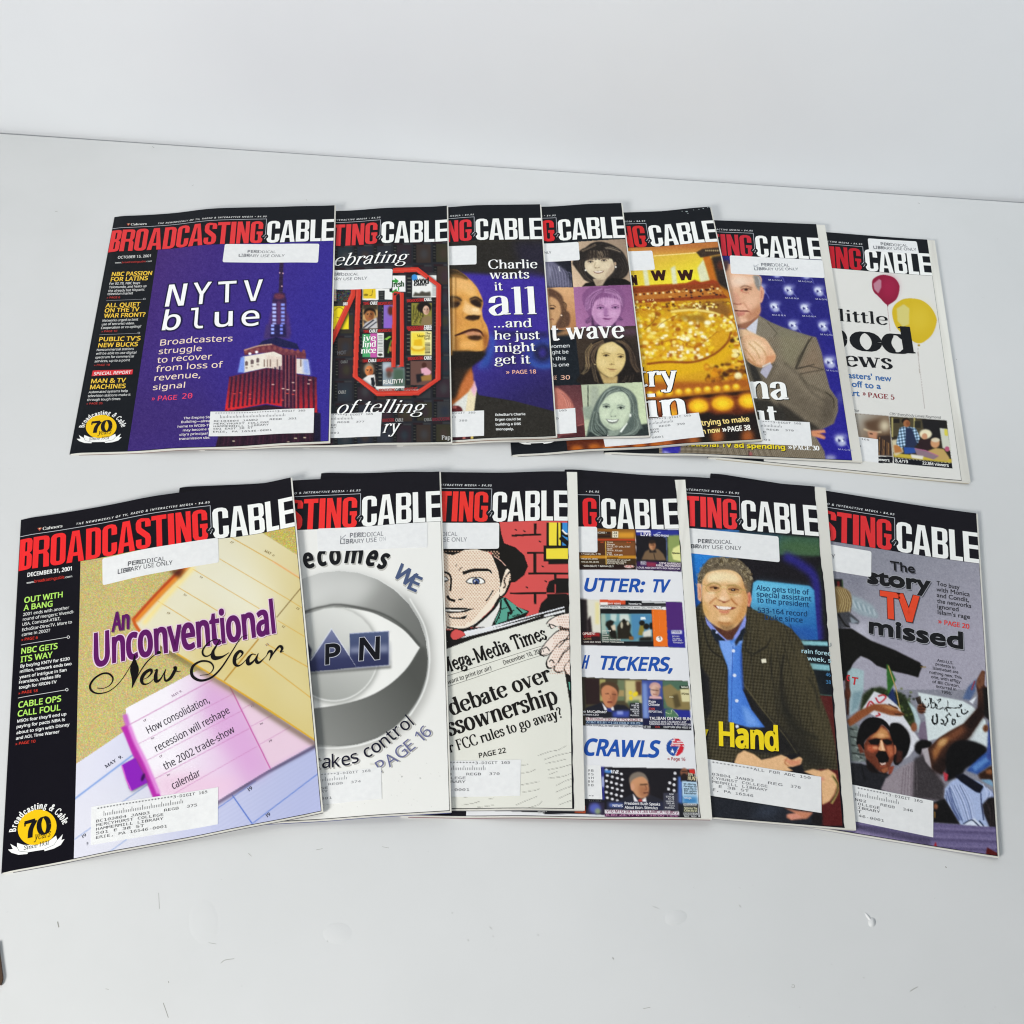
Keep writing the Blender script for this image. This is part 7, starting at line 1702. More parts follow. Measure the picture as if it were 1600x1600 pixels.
    P.poly([(1165, 75), (1350, 80), (1375, 400), (1182, 395)], '4c2470', b=2); P.poly([(1182, 395), (1375, 398), (1388, 598), (1192, 588)], '2c2890', b=3); P.rect(1228, 400, 1350, 440, 'e0e0ec', b=5)
    for s, a, b, h, c in (('VH1 NEWS', (512, 106), (655, 108), 20, 'f2ece6'), ('November 16', (745, 108), (888, 112), 20, 'f0f0f0'), ('10 past the hour', (915, 112), (1092, 116), 18, '3a3a3a'), ('VARIOUS ARTISTS : "NOW THAT\'S WHAT I CALL MUSIC! VOL. 8"', (418, 138), (1130, 152), 18, '4a4a4a'), ('OPMENT', (222, 455), (370, 452), 30, 'e8dcd4'), ('SCENE', (235, 482), (320, 480), 16, 'd84040'), ('LAYING', (232, 508), (320, 504), 14, 'c8a070'), ('CARE GIVE NEWS', (235, 540), (428, 544), 18, 'e0d8d0'),
                        ('DESTINY', (445, 415), (545, 415), 18, 'e6e6dc'), ('Child', (445, 440), (495, 440), 16, 'e6e6dc'), ('Emotion', (445, 464), (520, 464), 16, 'e6e6dc'), ('Survivor', (445, 490), (515, 490), 16, 'e6e6dc'), ('Columbia Records (2001)', (445, 513), (655, 516), 18, 'e6e6dc'), ('Director: Francis Lawrence', (445, 536), (690, 544), 18, 'e6e6dc'),
                        ('1', (1080, 512), (1105, 512), 42, '3a1c10'), ('inside', (1235, 425), (1330, 430), 24, '5a4c8c'), ('MOVIES', (1240, 475), (1320, 478), 15, 'd8d4ec'), ('Tom Hanks', (1240, 498), (1330, 501), 15, 'd8d4ec'), ('LARRY KING', (1242, 520), (1350, 524), 17, 'd8d4ec'), ('TEEN BEAUTY', (1245, 546), (1365, 552), 17, 'd8d4ec')):
        t(s, a, b, h, c, bold=.02)
    for s, a, b in (('top 10 most played', (1086, 180), (1098, 415)), ('Thinking Over Too Little', (1024, 180), (1036, 415))):
        t(s, a, b, 20, 'f6dcc0')
    S.text('headline', 'H', (205, 838), (270, 840), 160, B, bold=.05, slant=.2); S.text('headline', 'TICKERS,', (388, 848), (1240, 870), 165, B, bold=.05, slant=.2)
    P.poly([(-2000, 850), (1415, 975), (1450, 1530), (-2000, 1400)], '3a3428')
    P.poly([(240, 945), (895, 965), (905, 1400), (255, 1390)], '48402c', b=3); P.poly([(240, 945), (410, 950), (420, 1240), (260, 1240)], '2a1a1a', b=6); P.poly([(415, 955), (480, 955), (470, 1200), (420, 1200)], 'a8a060', b=6); P.poly([(620, 960), (700, 965), (700, 1200), (600, 1200)], '6c7858', b=8); P.rect(620, 1080, 690, 1150, 'a89060', b=6); P.poly([(700, 965), (890, 970), (900, 1240), (710, 1220)], 'c8bc84', b=10); P.poly([(820, 975), (895, 975), (895, 1140), (830, 1140)], '5c3c28', b=10); P.poly([(730, 1200), (860, 1190), (880, 1250), (740, 1260)], '5a7050', b=10)
    for x, y in ((765, 1110), (810, 1130), (770, 1170), (830, 1120)): P.ell(x, y, 20, 26, 'e8cc2c', b=6)
    P.poly([(255, 1280), (430, 1220), (560, 1240), (700, 1250), (760, 1300), (880, 1330), (905, 1400), (255, 1395)], '1a1a24', b=6); P.poly([(440, 1220), (500, 1290), (570, 1260), (580, 1310), (470, 1310)], 'e4e2e4', b=4); P.poly([(495, 1285), (540, 1280), (560, 1330), (500, 1320)], '26307c', b=4)
    P.poly([(430, 1000), (540, 985), (620, 1030), (630, 1110), (590, 1160), (440, 1150), (420, 1060)], '4c3826', b=7, sm=1); P.poly([(440, 1060), (500, 1020), (590, 1060), (620, 1130), (600, 1220), (550, 1275), (490, 1270), (450, 1200), (435, 1120)], 'c8845c', b=6, sm=1); P.poly([(560, 1080), (615, 1120), (590, 1240), (540, 1270)], '8c5238', b=16, a=.8)
    P.line([(475, 1120), (520, 1118)], 9, '5a3424', b=4); P.line([(555, 1125), (600, 1130)], 9, '5a3424', b=4); P.line([(530, 1130), (540, 1170), (515, 1180)], 8, '9c6044', b=4); P.ell(530, 1215, 32, 12, '7c3c30', b=4)
    P.poly([(560, 1320), (760, 1310), (750, 1390), (560, 1390)], '3c4ca4', b=14); P.rect(610, 1315, 680, 1355, '8c98d8', b=8); P.rect(755, 1225, 895, 1395, '23222c', b=6)
    P.poly([(258, 1390), (905, 1405), (905, 1435), (258, 1425)], 'e4dcdc', b=2); P.poly([(258, 1428), (908, 1440), (908, 1478), (258, 1462)], '22385c', b=2); P.poly([(258, 1465), (908, 1478), (910, 1512), (260, 1498)], 'e8e8ec', b=2)
    P.poly([(895, 965), (1130, 970), (1140, 1400), (905, 1400)], '3c4c94', b=4); P.poly([(900, 1000), (950, 1000), (970, 1400), (910, 1400)], '7c94cc', b=14); P.poly([(970, 1170), (1130, 1180), (1140, 1400), (980, 1400)], '20264c', b=4)
    P.poly([(985, 1060), (990, 1010), (1040, 988), (1095, 1010), (1100, 1060)], 'c89a94', b=5, sm=1); P.ell(1042, 1090, 52, 72, 'd8b09c', b=5); P.poly([(1050, 1040), (1098, 1060), (1090, 1150), (1050, 1160)], 'a87c68', b=12, a=.8); P.line([(1000, 1075), (1085, 1085)], 9, '5c4038', b=4); P.line([(1020, 1125), (1065, 1128)], 8, '9c5c50', b=3); P.poly([(975, 1175), (985, 1145), (1110, 1150), (1125, 1180)], 'd8a8a8', b=4)
    P.poly([(1130, 970), (1415, 978), (1440, 1300), (1145, 1300)], '4c6c58', b=4); P.poly([(1130, 1040), (1220, 1010), (1300, 1080), (1430, 1050), (1445, 1300), (1290, 1310), (1180, 1260), (1140, 1140)], '8c7a4c', b=8); P.poly([(1240, 1140), (1300, 1120), (1340, 1260), (1270, 1290)], '54482c', b=10); P.poly([(1330, 1070), (1430, 1070), (1440, 1210), (1350, 1210)], 'dcd4a4', b=5); P.rect(1325, 1030, 1425, 1062, '1c2420', b=3)
    P.poly([(1145, 1290), (1440, 1310), (1450, 1400), (1145, 1400)], '262c8c', b=6); P.poly([(1160, 1300), (1230, 1290), (1300, 1360), (1320, 1400), (1160, 1395)], '507858', b=7); P.line([(1160, 1330), (1220, 1350), (1240, 1300), (1310, 1370)], 6, 'c8d8a8', b=2)
    P.poly([(905, 1400), (1450, 1400), (1455, 1530), (910, 1515)], '1a1a3c', b=4); P.poly([(908, 1480), (1455, 1490), (1455, 1535), (910, 1515)], '14141c', b=2)
    for s, a, b, h, c in (('Joe McCallister', (190, 1335), (498, 1342), 28, 'eceaec'), ('Wesfarmers CEO', (150, 1365), (402, 1372), 22, 'd8d6dc'), ('3.35 Intuit 3.90 v .61 PCS 24.25 v', (262, 1418), (885, 1430), 26, '8c3c50'), ('AT&T 83.81 ^1.03 EMLX 28.25', (262, 1452), (875, 1468), 24, 'a8c0d8'), ('OPEN TO PUBLIC IN FIRST LADY TO LIGHT CHRISTMAS', (262, 1486), (905, 1504), 22, '40404a'),
                        ('DOW', (820, 1240), (860, 1241), 16, 'e4e4ea'), ('9760.85', (775, 1262), (862, 1264), 17, 'e4e4ea'), ('39.76', (800, 1285), (862, 1287), 17, 'e4e4ea'), ('NASDAQ', (765, 1308), (862, 1310), 17, 'e4e4ea'), ('1916.91', (780, 1330), (862, 1332), 17, 'e4e4ea'), ('18.12', (805, 1352), (862, 1354), 17, 'e4e4ea'), ('RUSSELL', (765, 1374), (866, 1376), 16, 'e4e4ea'),
                        ('Ryan', (970, 1222), (1050, 1226), 30, 'e4e2ea'), ('Chilcote', (970, 1258), (1095, 1262), 30, 'e4e2ea'), ('CNN', (972, 1308), (1040, 1310), 30, 'c84c44'), ('REPORTING', (970, 1335), (1122, 1340), 24, 'd8d8e4'), ('Tashkent', (1338, 1055), (1418, 1058), 22, 'e8ecd8'), ('AFGHAN', (1342, 1130), (1425, 1135), 22, '5a4c28'), ('IRAN', (1205, 1165), (1250, 1168), 16, 'e4dcb4'),
                        ('TALIBAN ON THE RUN', (980, 1418), (1450, 1424), 34, 'f2eef0'), ('KONDUZ WAS TALIBAN\'S LAST', (980, 1450), (1400, 1456), 22, 'e4e2ea'), ('STRONGHOLD IN N. AFGHANISTAN', (980, 1476), (1450, 1484), 22, 'e4e2ea'), ('US TAKE', (915, 1506), (995, 1508), 22, 'dcdce0'), ('CNN', (1042, 1508), (1098, 1510), 22, 'b04040'), ('EGYPTIAN MAN HELD IN', (1142, 1510), (1455, 1518), 22, 'dcdce0')):
        t(s, a, b, h, c, bold=.025)
    S.fr(880, 1110, .15); P.fr(880, 1110, .15)
    S.text('headline', 'CRAWLS', (200, 470), (990, 495), 182, B, bold=.05, slant=.18)
    cx, cy = 1165, 385
    P.ell(cx, cy, 92, 92, '1c4a9c', b=1); P.poly([(1155, 295), (1200, 298), (1240, 330), (1258, 390), (1240, 440), (1195, 475), (1165, 475), (1205, 372), (1125, 372)], 'cc1c2e', b=1)
    P.poly([(1150, 290), (1205, 296), (1250, 335), (1262, 372), (1115, 372)], 'cc1c2e', b=1)
    for i in range(3): P.line([(1130, 318 + i * 22), (1260, 324 + i * 22)], 9, 'eeeeee', b=1, sm=0)
    P.line([(1160, 292), (1118, 374), (1208, 376), (1162, 480)], 9, 'f0f0f0', b=1, sm=0)
    st = [(1138 + r * math.sin(a), 425 - r * math.cos(a)) for i in range(10) for r, a in [((30 if i % 2 == 0 else 12), i * math.pi / 5)]]
    P.poly(st, 'f4f4f4', b=1)
    S.text('headline', '\u00bb', (1085, 520), (1110, 521), 32, 'a83038', bold=.02); S.text('headline', 'Page 16', (1125, 522), (1272, 528), 34, 'a83038', bold=.02)
    P.poly([(-2000, 560), (1365, 610), (1405, 1120), (-2000, 1000)], '191820'); P.poly([(270, 960), (430, 960), (430, 1090), (240, 1080)], '2a2438', b=3); P.ell(330, 1020, 60, 55, '5560b4', b=14); P.ell(360, 1050, 30, 30, '8c9c78', b=10); P.rect(-200, 1000, 235, 1080, '15141c')
    P.poly([(120, 985), (235, 990), (235, 1075), (120, 1065)], 'b04a28', b=3)
    P.poly([(390, 585), (432, 588), (436, 930), (395, 930)], '2c3080', b=5); P.poly([(395, 690), (430, 690), (430, 800), (400, 800)], 'a8b0d8', b=8)
    P.poly([(425, 590), (1220, 605), (1210, 1040), (435, 1040)], '17141a', b=2)
    for i in range(6):
        for j in range(4):
            x, y = 450 + j * 52 + (i % 2) * 10, 620 + i * 58 + j * 14
            if x + (y - 600) * .05 < 640: P.ell(x, y, 16, 13, 'e8e6ea', b=3)
    for x, y in ((1165, 655), (1160, 715), (1110, 755), (1155, 775), (1098, 820), (1155, 835)): P.ell(x, y, 16, 15, 'e4e2e6', b=3)
    P.poly([(430, 620), (500, 625), (500, 655), (430, 650)], '4c8cd8', b=8)
    P.poly([(560, 950), (720, 870), (890, 870), (1050, 940), (1060, 1040), (560, 1040)], '22222c', b=5); P.poly([(725, 865), (790, 960), (860, 900), (870, 960), (740, 960)], 'ece8ea', b=4); P.poly([(785, 930), (815, 920), (830, 960), (780, 960)], 'b83c34', b=4)
    P.poly([(685, 720), (720, 660), (790, 640), (850, 665), (885, 730), (860, 760), (740, 790), (710, 800)], '7c7064', b=6, sm=1); P.poly([(700, 780), (730, 720), (820, 690), (880, 740), (892, 820), (880, 880), (830, 915), (780, 905), (740, 860)], 'c89068', b=6, sm=1); P.poly([(780, 780), (890, 790), (885, 880), (830, 912), (790, 880)], '9c6444', b=18, a=.7); P.ell(722, 800, 20, 38, 'd09878', b=5)
    P.line([(800, 775), (880, 770)], 14, '4c3424', b=5); P.line([(855, 780), (870, 820), (850, 828)], 10, '84503a', b=5); P.line([(835, 862), (890, 855)], 12, '5c3028', b=4)
    P.poly([(455, 945), (1040, 955), (1050, 1040), (455, 1035)], '252840', b=6, a=.9); P.rect(1045, 860, 1200, 1040, '3a3a48', b=5); P.poly([(1195, 690), (1240, 690), (1240, 970), (1200, 960)], '4c70c0', b=10)
    P.poly([(480, 965), (620, 970), (620, 1010), (480, 1005)], '5c70b4', b=10)
    P.poly([(435, 1035), (1205, 1050), (1208, 1090), (435, 1075)], 'e4dce2', b=2); P.poly([(435, 1078), (1208, 1090), (1208, 1120), (435, 1108)], '4c1c44', b=4)
    P.poly([(1220, 610), (1370, 615), (1390, 760), (1225, 740)], '1c1a20', b=3); P.ell(1260, 650, 40, 50, '8c5840', b=5); P.ell(1260, 690, 34, 36, '241a18', b=6); P.line([(1235, 635), (1290, 635)], 12, '241a18', b=4); P.poly([(1310, 615), (1370, 615), (1375, 665), (1315, 655)], 'd03028', b=3)
    P.poly([(1235, 735), (1388, 745), (1400, 975), (1245, 965)], 'b8d4e8', b=3); P.poly([(1245, 900), (1395, 900), (1400, 980), (1245, 970)], '3c80b8', b=18); P.poly([(1245, 965), (1405, 975), (1410, 1120), (1250, 1115)], '1c1c20', b=3); P.rect(1255, 970, 1395, 995, 'e4e4e4', b=3); P.rect(1255, 1005, 1400, 1060, '54564c', b=5); P.rect(1255, 1068, 1400, 1090, 'dcdcdc', b=3)
    for s, a, b, h, c in (('LIVE', (500, 655), (580, 657), 34, 'ecebee'), ('NEWS', (515, 1005), (620, 1008), 26, 'f0f0f6'), ('President Bush Speaks', (640, 982), (1010, 994), 28, 'f2f0f4'), ('About Econ. Stimulus', (640, 1024), (985, 1032), 28, 'f2f0f4'), ('v10 MTG 59.11 v1.34 UMC.A 18.80 v', (450, 1064), (1195, 1080), 30, '7c2c54'), ('8.80 24.17 6.11 38.00 15.5', (445, 1098), (1190, 1112), 20, 'c88cb0'), ('BIN L', (1300, 680), (1375, 690), 30, 'd8d0b0'), ('HUNT', (1298, 725), (1395, 735), 40, 'ecdcb0'),
                        ('Mr. Attorney', (1255, 775), (1385, 782), 20, '30404c'), ('Foreign M', (1255, 800), (1388, 806), 20, '30404c'), ('says he is', (1255, 825), (1388, 830), 20, '30404c'), ('bin Laden', (1258, 848), (1388, 853), 20, '30404c'), ('Kandahar', (1260, 872), (1390, 877), 20, '30404c'), ('refuge.', (1262, 920), (1340, 924), 20, 'e8f0f8'), ('HEADLINES', (1262, 990), (1390, 994), 16, '303030'), ('Storms Tie', (1262, 1028), (1395, 1034), 22, 'e8e4c0'), ('Cities by sn', (1262, 1054), (1395, 1058), 22, 'e8e4c0'), ('MARKETS', (1262, 1086), (1390, 1090), 18, '303030'), ('NAS   NOV', (1262, 1112), (1390, 1116), 18, 'e0e0e0'),
                        ('DOW', (1105, 882), (1150, 884), 16, 'e4e4e8'), ('9707.28', (1070, 908), (1155, 910), 17, 'e4e4e8'), ('61.15', (1095, 930), (1155, 932), 17, 'e4e4e8'), ('NASDAQ', (1070, 955), (1155, 957), 16, 'e4e4e8'), ('1915.44', (1075, 978), (1158, 980), 17, 'e4e4e8'), ('14.14', (1105, 1002), (1160, 1004), 17, 'e4e4e8'), ('RUSSELL', (1060, 1022), (1160, 1024), 16, 'e4e4e8')):
        t(s, a, b, h, c, bold=.02)
    t('Rangers', (-265, 1056), (-170, 1058), 22, 'd8d8d8'); t('Game 7', (-262, 1074), (-190, 1076), 18, 'c8c8c8')
    STICK['R4'] = [(770, 824), (933, 823.5), (933.6, 863.4), (770, 864)]
    ADDR['R4'] = [(740, 1191), (938.5, 1196), (941, 1249), (742, 1246)]
    for i, (a, b) in enumerate((('M', 'B'), ('D', 'S'), ('W', 'H'), ('B', 'W'), ('D', 'B'))):
        y = 640 + i * 38
        S.text('label_text', a, (262, y), (280, y), 24, '4a4b4f', font='mono', bold=.01, off=.00034); S.text('label_text', b, (292, y), (316, y + 1), 24, '4a4b4f', font='mono', bold=.01, off=.00034)
    S.text('label_text', '**', (265, 905), (318, 907), 22, '4a4b4f', font='mono', bold=.01, off=.00034); S.text('label_text', 'M.S.T. 0.01.0', (270, 950), (395, 952), 14, '6a6b6f', font='mono', off=.00034)

def cover_R5():
    S = Sheet('R5'); SHEETS['R5'] = S
    masthead(S, 'e8363a', upto=90)
    P = Painter(845, 800, 1345, 1310, '17161c'); PICS['R5'] = P
    P.fr(1050, 730, .17498)
    P.poly([(-2000, 500), (600, 560), (560, 900), (-2000, 900)], '3c7cc8', b=4); P.poly([(120, 545), (560, 580), (900, 600), (1330, 630), (1330, 790), (900, 780), (150, 590)], P.grad((300, 570), '3a6490', (1100, 700), '40604a'), b=10)
    P.poly([(540, 570), (960, 600), (960, 700), (560, 640)], '2c4a5c', b=26, a=.8); P.poly([(950, 650), (1330, 690), (1340, 800), (960, 780)], '4c6844', b=26, a=.7)
    P.poly([(140, 760), (420, 790), (300, 900), (240, 1300), (120, 1300)], P.grad((180, 800), '2c80d0', (200, 1250), '1c5cb0'), b=4)
    P.poly([(560, 770), (960, 850), (1330, 800), (1400, 1600), (680, 1600), (700, 1000)], '1a161c', b=6); P.line([(1000, 790), (1150, 870), (1280, 1000), (1300, 1300), (1310, 1560)], 80, '2f2a7c', b=20); P.line([(1330, 880), (1380, 1100), (1390, 1400)], 70, '22301c', b=20, a=.8)
    P.poly([(725, 1030), (760, 1010), (1230, 1060), (1270, 1100), (1305, 1560), (1150, 1560), (900, 1400), (740, 1300), (700, 1240)], P.grad((900, 1050), '62b4dc', (1100, 1480), '2c6cac'), b=5)
    P.poly([(760, 1020), (1230, 1070), (1250, 1200), (740, 1180)], '74c4e0', b=30, a=.6); P.poly([(900, 1400), (1290, 1440), (1305, 1560), (1150, 1560)], '2858a4', b=24, a=.7); P.poly([(1160, 1540), (1390, 1565), (1400, 1600), (1160, 1580)], '9cc0d0', b=5)
    # jacket, shirt
    P.poly([(210, 1280), (290, 1250), (340, 1300), (640, 1290), (700, 1262), (800, 1302), (900, 1350), (1060, 1440), (1130, 1520), (1160, 1620), (200, 1640)], '423c2a', b=5)
    P.fr(1050, 1000, .1938)
    jk = [(190, -260), (230, -300), (632, -254), (722, -219), (812, -174), (957, -93), (1040, 0), (1085, 120), (1160, 300), (1200, 470), (1270, 650), (1320, 850), (1340, 1050), (1200, 1040), (1060, 1050), (1030, 900), (900, 930), (700, 960), (560, 890), (480, 1000), (280, 990), (-1000, 900)]
    P.poly([(1030, 0), (1400, 0), (1420, 470), (1190, 470), (1100, 200)], '141a22', b=4); P.poly([(1030, 5), (1290, 15), (1290, 50), (1060, 40)], '8cc4cc', b=5); P.poly([(1100, 185), (1300, 205), (1300, 250), (1110, 235)], '88bcc4', b=5); P.poly([(1180, 440), (1330, 450), (1400, 1500), (1180, 1500)], '591c1c', b=5); P.line([(1190, 440), (1330, 452)], 8, '406860', b=3, sm=0); P.ell(1130, 262, 14, 14, 'c8c480', b=3)
    P.poly(jk, '443e2c', b=5)
    P.weave(jk, 10, 8, 26, 0); P.weave(jk, 9, 95, 26, 0); P.weave(jk, 6, 40, 7, 0)
    for i in range(7):
        P.line([(620 + i * 55, -250 + i * 20), (650 + i * 80, 300), (700 + i * 90, 800)], 6, '1e1c18', b=3, a=.5)
    P.poly([(220, 200), (300, 300), (320, 560), (280, 640), (230, 400)], '201f22', b=10); P.poly([(440, 280), (470, 660), (520, 700), (740, 700), (780, 640), (580, 380)], '1e1c1e', b=10) 
    P.poly([(600, 560), (780, 620), (930, 760), (1040, 900), (880, 930), (640, 900), (560, 880), (440, 800)], '211f1e', b=20)
    P.line([(900, 120), (880, 300), (900, 520), (960, 620)], 16, '1c1a16', b=8, a=.8); P.line([(800, 60), (800, 320)], 8, '24221c', b=4, a=.8); P.line([(560, 330), (760, 600), (900, 760), (1010, 920)], 8, '6a6248', b=3, a=.8)
    P.poly([(1020, -60), (1080, 120), (1190, 400), (1280, 680), (1330, 1000), (1180, 760), (1060, 420), (960, 200)], '5a523a', b=40, a=.45); P.poly([(860, 300), (960, 560), (1120, 820), (1300, 1040), (1060, 1040), (940, 760), (860, 560)], '26241e', b=36, a=.75); P.poly([(620, -260), (800, -200), (900, -80), (820, 120), (700, 60)], '544c36', b=40, a=.5)
    P.line([(610, -240), (590, 60), (640, 130), (760, 60), (800, -20)], 9, '1e1c16', b=4, a=.8, sm=0); P.line([(560, 80), (660, 110), (760, 50)], 8, '26241c', b=3, a=.8, sm=0); P.line([(240, -180), (300, 60), (430, 180), (460, 400)], 10, '1c1a16', b=4, a=.8)
    P.line([(900, 560), (1000, 700), (1180, 800)], 22, '2a281f', b=10, a=.8); P.line([(1100, 300), (1160, 420), (1180, 560)], 14, '26241c', b=8, a=.7)
    P.poly([(340, -160), (360, -20), (450, 220), (455, 660), (600, 700), (750, 705), (640, 560), (570, 400), (560, 100), (570, -160)], P.grad((420, 300), '5c8ee0', (600, 300), '4878d0'), b=4)
    P.poly([(360, -20), (440, -60), (480, 40), (560, -60), (570, 20), (500, 60), (470, 300), (450, 200)], '7ca4ec', b=7); P.line([(490, 50), (476, 660)], 6, '3a60b4', b=2, sm=0); P.line([(575, 400), (560, 200), (560, 100)], 12, '30509c', b=6); P.poly([(560, 520), (620, 560), (720, 700), (600, 700)], '74a0e8', b=14)
    for x, y in ((495, 88), (505, 285), (522, 490), (525, 697)): P.ell(x, y, 14, 14, 'dce4f4', b=2)
    P.poly([(718, 155), (758, 150), (762, 182), (724, 186)], 'eae4cc', b=2)
    # hands and watch
    P.poly([(500, 990), (530, 920), (580, 890), (660, 920), (720, 965), (800, 950), (880, 925), (930, 945), (960, 970), (1030, 940), (1052, 960), (1040, 1000), (980, 1020), (930, 1025), (980, 1055), (900, 1060), (560, 1020)], 'e6b888', b=4); P.poly([(900, 960), (1000, 970), (1045, 960), (1030, 1005), (960, 1018)], 'd89070', b=6); P.line([(930, 950), (910, 990), (945, 1020)], 8, 'b8704c', b=4)
    P.poly([(1060, 1060), (1140, 1040), (1200, 1055), (1260, 1040), (1320, 1080), (1335, 1160), (1310, 1240), (1270, 1300), (1210, 1330), (1200, 1120)], 'e4b485', b=5, sm=0); P.ell(1210, 1120, 18, 14, 'd88878', b=8)
    P.line([(1290, 1090), (1335, 1160), (1330, 1230), (1285, 1320)], 22, 'a8945c', b=4); P.line([(1300, 1100), (1338, 1165), (1325, 1240), (1280, 1310)], 8, '4c4028', b=3)
    P.poly([(300, 1260), (900, 1340), (1210, 1380), (1200, 1500), (-500, 1400)], '23262e', b=5); P.poly([(750, 1310), (900, 1340), (800, 1440), (620, 1430)], '343a46', b=30)
    P.poly([(900, 1350), (1000, 1375), (1140, 1390), (1090, 1440), (960, 1450), (920, 1430), (940, 1400), (1000, 1400)], 'c88468', b=6); P.poly([(920, 1410), (1000, 1400), (1050, 1430), (960, 1450)], 'd8907c', b=5)
    P.poly([(1140, 1400), (1210, 1390), (1215, 1500), (1120, 1480)], '1c1618', b=8)
    P.fr(1050, 730, .17498)
    P.poly([(290, 1300), (340, 1310), (420, 1440), (480, 1480), (560, 1430), (660, 1300), (650, 1440), (560, 1530), (480, 1560), (390, 1520)], '7c9ce4', b=5); P.poly([(380, 1400), (480, 1440), (620, 1340), (560, 1470), (490, 1510), (420, 1470)], '6a4030', b=8); P.poly([(340, 1440), (400, 1490), (430, 1600), (380, 1540)], '22242e', b=6); P.poly([(640, 1420), (660, 1470), (570, 1600), (560, 1560)], '22242e', b=6)
    # curly grey hair, smiling face, thin glasses
    P.fr(1075, 860, .1282)
    P.poly([(118, 400), (125, 300), (170, 210), (250, 110), (330, 82), (480, 85), (600, 100), (700, 180), (770, 280), (775, 420), (750, 520), (700, 480), (660, 320), (560, 250), (420, 240), (260, 270), (200, 330), (170, 420)], '6a5f4e', b=5, sm=1)
    for i in range(170):
        a = RNG.uniform(-.12, math.pi + .08)
        q = RNG.uniform(.72, 1.04)
        x, y = 445 - 325 * math.cos(a) * q, 390 - 305 * math.sin(a) * q
        P.line(arc(x, y, 17, 15, RNG.uniform(0, 360), RNG.uniform(200, 520), 6), 8, ('94876c', '463c2e', 'b8aa8c', '57492f', '7a6e58')[i % 5], b=2.5, a=.85)
    P.poly([(110, 420), (118, 395), (165, 410), (170, 560), (160, 630), (120, 600)], 'e8b08c', b=5); P.line([(140, 450), (150, 520), (145, 580)], 14, 'b8684c', b=6, a=.8)
    P.poly([(720, 520), (760, 505), (778, 600), (750, 690), (722, 680)], 'e09078', b=5); P.line([(745, 540), (750, 600), (735, 650)], 14, 'b04c3c', b=7, a=.8)
    fc = [(170, 420), (195, 330), (255, 265), (420, 235), (560, 250), (650, 320), (690, 450), (725, 560), (720, 680), (690, 800), (600, 920), (470, 975), (350, 930), (240, 840), (180, 690)]
    P.poly(fc, 'e3b47e', b=5, sm=1)
    P.poly([(215, 330), (300, 270), (430, 250), (560, 275), (650, 360), (600, 400), (430, 380), (260, 390)], 'f4dcae', b=26); P.ell(330, 330, 90, 50, 'f8e6bc', b=30, a=.8)
    P.poly([(640, 330), (700, 460), (725, 600), (700, 780), (600, 910), (560, 860), (650, 700), (660, 500)], 'c98c54', b=26, a=.85); P.poly([(170, 560), (230, 700), (260, 850), (190, 760)], 'd0a058', b=22, a=.7)
    P.ell(260, 570, 75, 60, 'efc69a', b=26); P.ell(610, 600, 60, 60, 'e8b484', b=24)
    P.poly([(300, 840), (350, 880), (440, 890), (540, 880), (600, 830), (560, 900), (460, 960), (380, 930)], 'b98250', b=14, a=.85); P.ell(440, 830, 80, 34, 'f0c898', b=16); P.line([(370, 870), (440, 888), (520, 880)], 14, '9c5c34', b=8, a=.8)
    # eyes
    P.ell(315, 455, 75, 34, 'c08e5e', b=14, a=.9); P.ell(560, 475, 75, 34, 'b07e4e', b=14, a=.9)
    P.line([(235, 430), (300, 395), (370, 410), (400, 430)], 16, 'a9885e', b=7); P.line([(470, 430), (540, 425), (600, 445), (650, 470)], 15, 'a07c50', b=7)
    P.line([(265, 455), (320, 445), (380, 462)], 13, '6a4430', b=4); P.line([(490, 475), (550, 465), (620, 482)], 13, '6a4430', b=4); P.ell(335, 460, 24, 12, '2a1a12', b=3); P.ell(550, 484, 28, 13, '24150f', b=3); P.ell(548, 480, 5, 4, 'e8d8c8', b=2)
    P.line([(270, 485), (330, 492), (380, 480)], 9, 'b8845c', b=4, a=.8); P.line([(500, 510), (560, 520), (620, 505)], 9, 'a8744c', b=4, a=.8)
    P.line(arc(312, 460, 94, 58, 0, 360, 26), 6, 'a88c48', b=2, a=.85); P.line(arc(560, 482, 94, 62, 0, 360, 26), 6, 'a88c48', b=2, a=.85); P.line([(405, 455), (440, 440), (470, 460)], 9, 'f0dca0', b=3); P.line([(185, 410), (220, 432)], 7, 'b89c60', b=2); P.line([(652, 480), (720, 480)], 7, 'b89c60', b=2)
    P.ell(285, 520, 50, 14, 'f8e2b8', b=8, a=.7); P.ell(600, 552, 50, 14, 'f4d8a8', b=8, a=.6)
    # nose, smile
    P.poly([(415, 470), (465, 470), (490, 560), (510, 610), (440, 630), (360, 600), (395, 550)], 'efc294', b=12); P.ell(425, 590, 40, 26, 'f6d2aa', b=10); P.line([(365, 602), (400, 615), (440, 632), (480, 620), (510, 605)], 13, 'a05e40', b=6); P.ell(440, 632, 20, 8, '8c4632', b=5)
    P.line([(350, 575), (290, 620), (265, 655)], 17, 'b4683c', b=8, a=.85); P.line([(520, 580), (560, 630), (610, 670)], 17, 'a4582c', b=8, a=.85)
    P.poly([(300, 665), (345, 672), (440, 690), (540, 690), (595, 695), (540, 722), (440, 730), (360, 715)], '8c4234', b=4); P.poly([(340, 674), (440, 686), (530, 690), (520, 715), (440, 724), (365, 710)], 'f8ece0', b=3)
    for x in (385, 415, 450, 485): P.line([(x, 682), (x, 716)], 3, 'd8b8a4', b=2, a=.6, sm=0)
    P.poly([(370, 725), (440, 738), (520, 728), (490, 765), (430, 770), (390, 755)], 'd48468', b=6); P.line([(400, 775), (440, 782), (490, 772)], 9, 'b87048', b=5, a=.7)
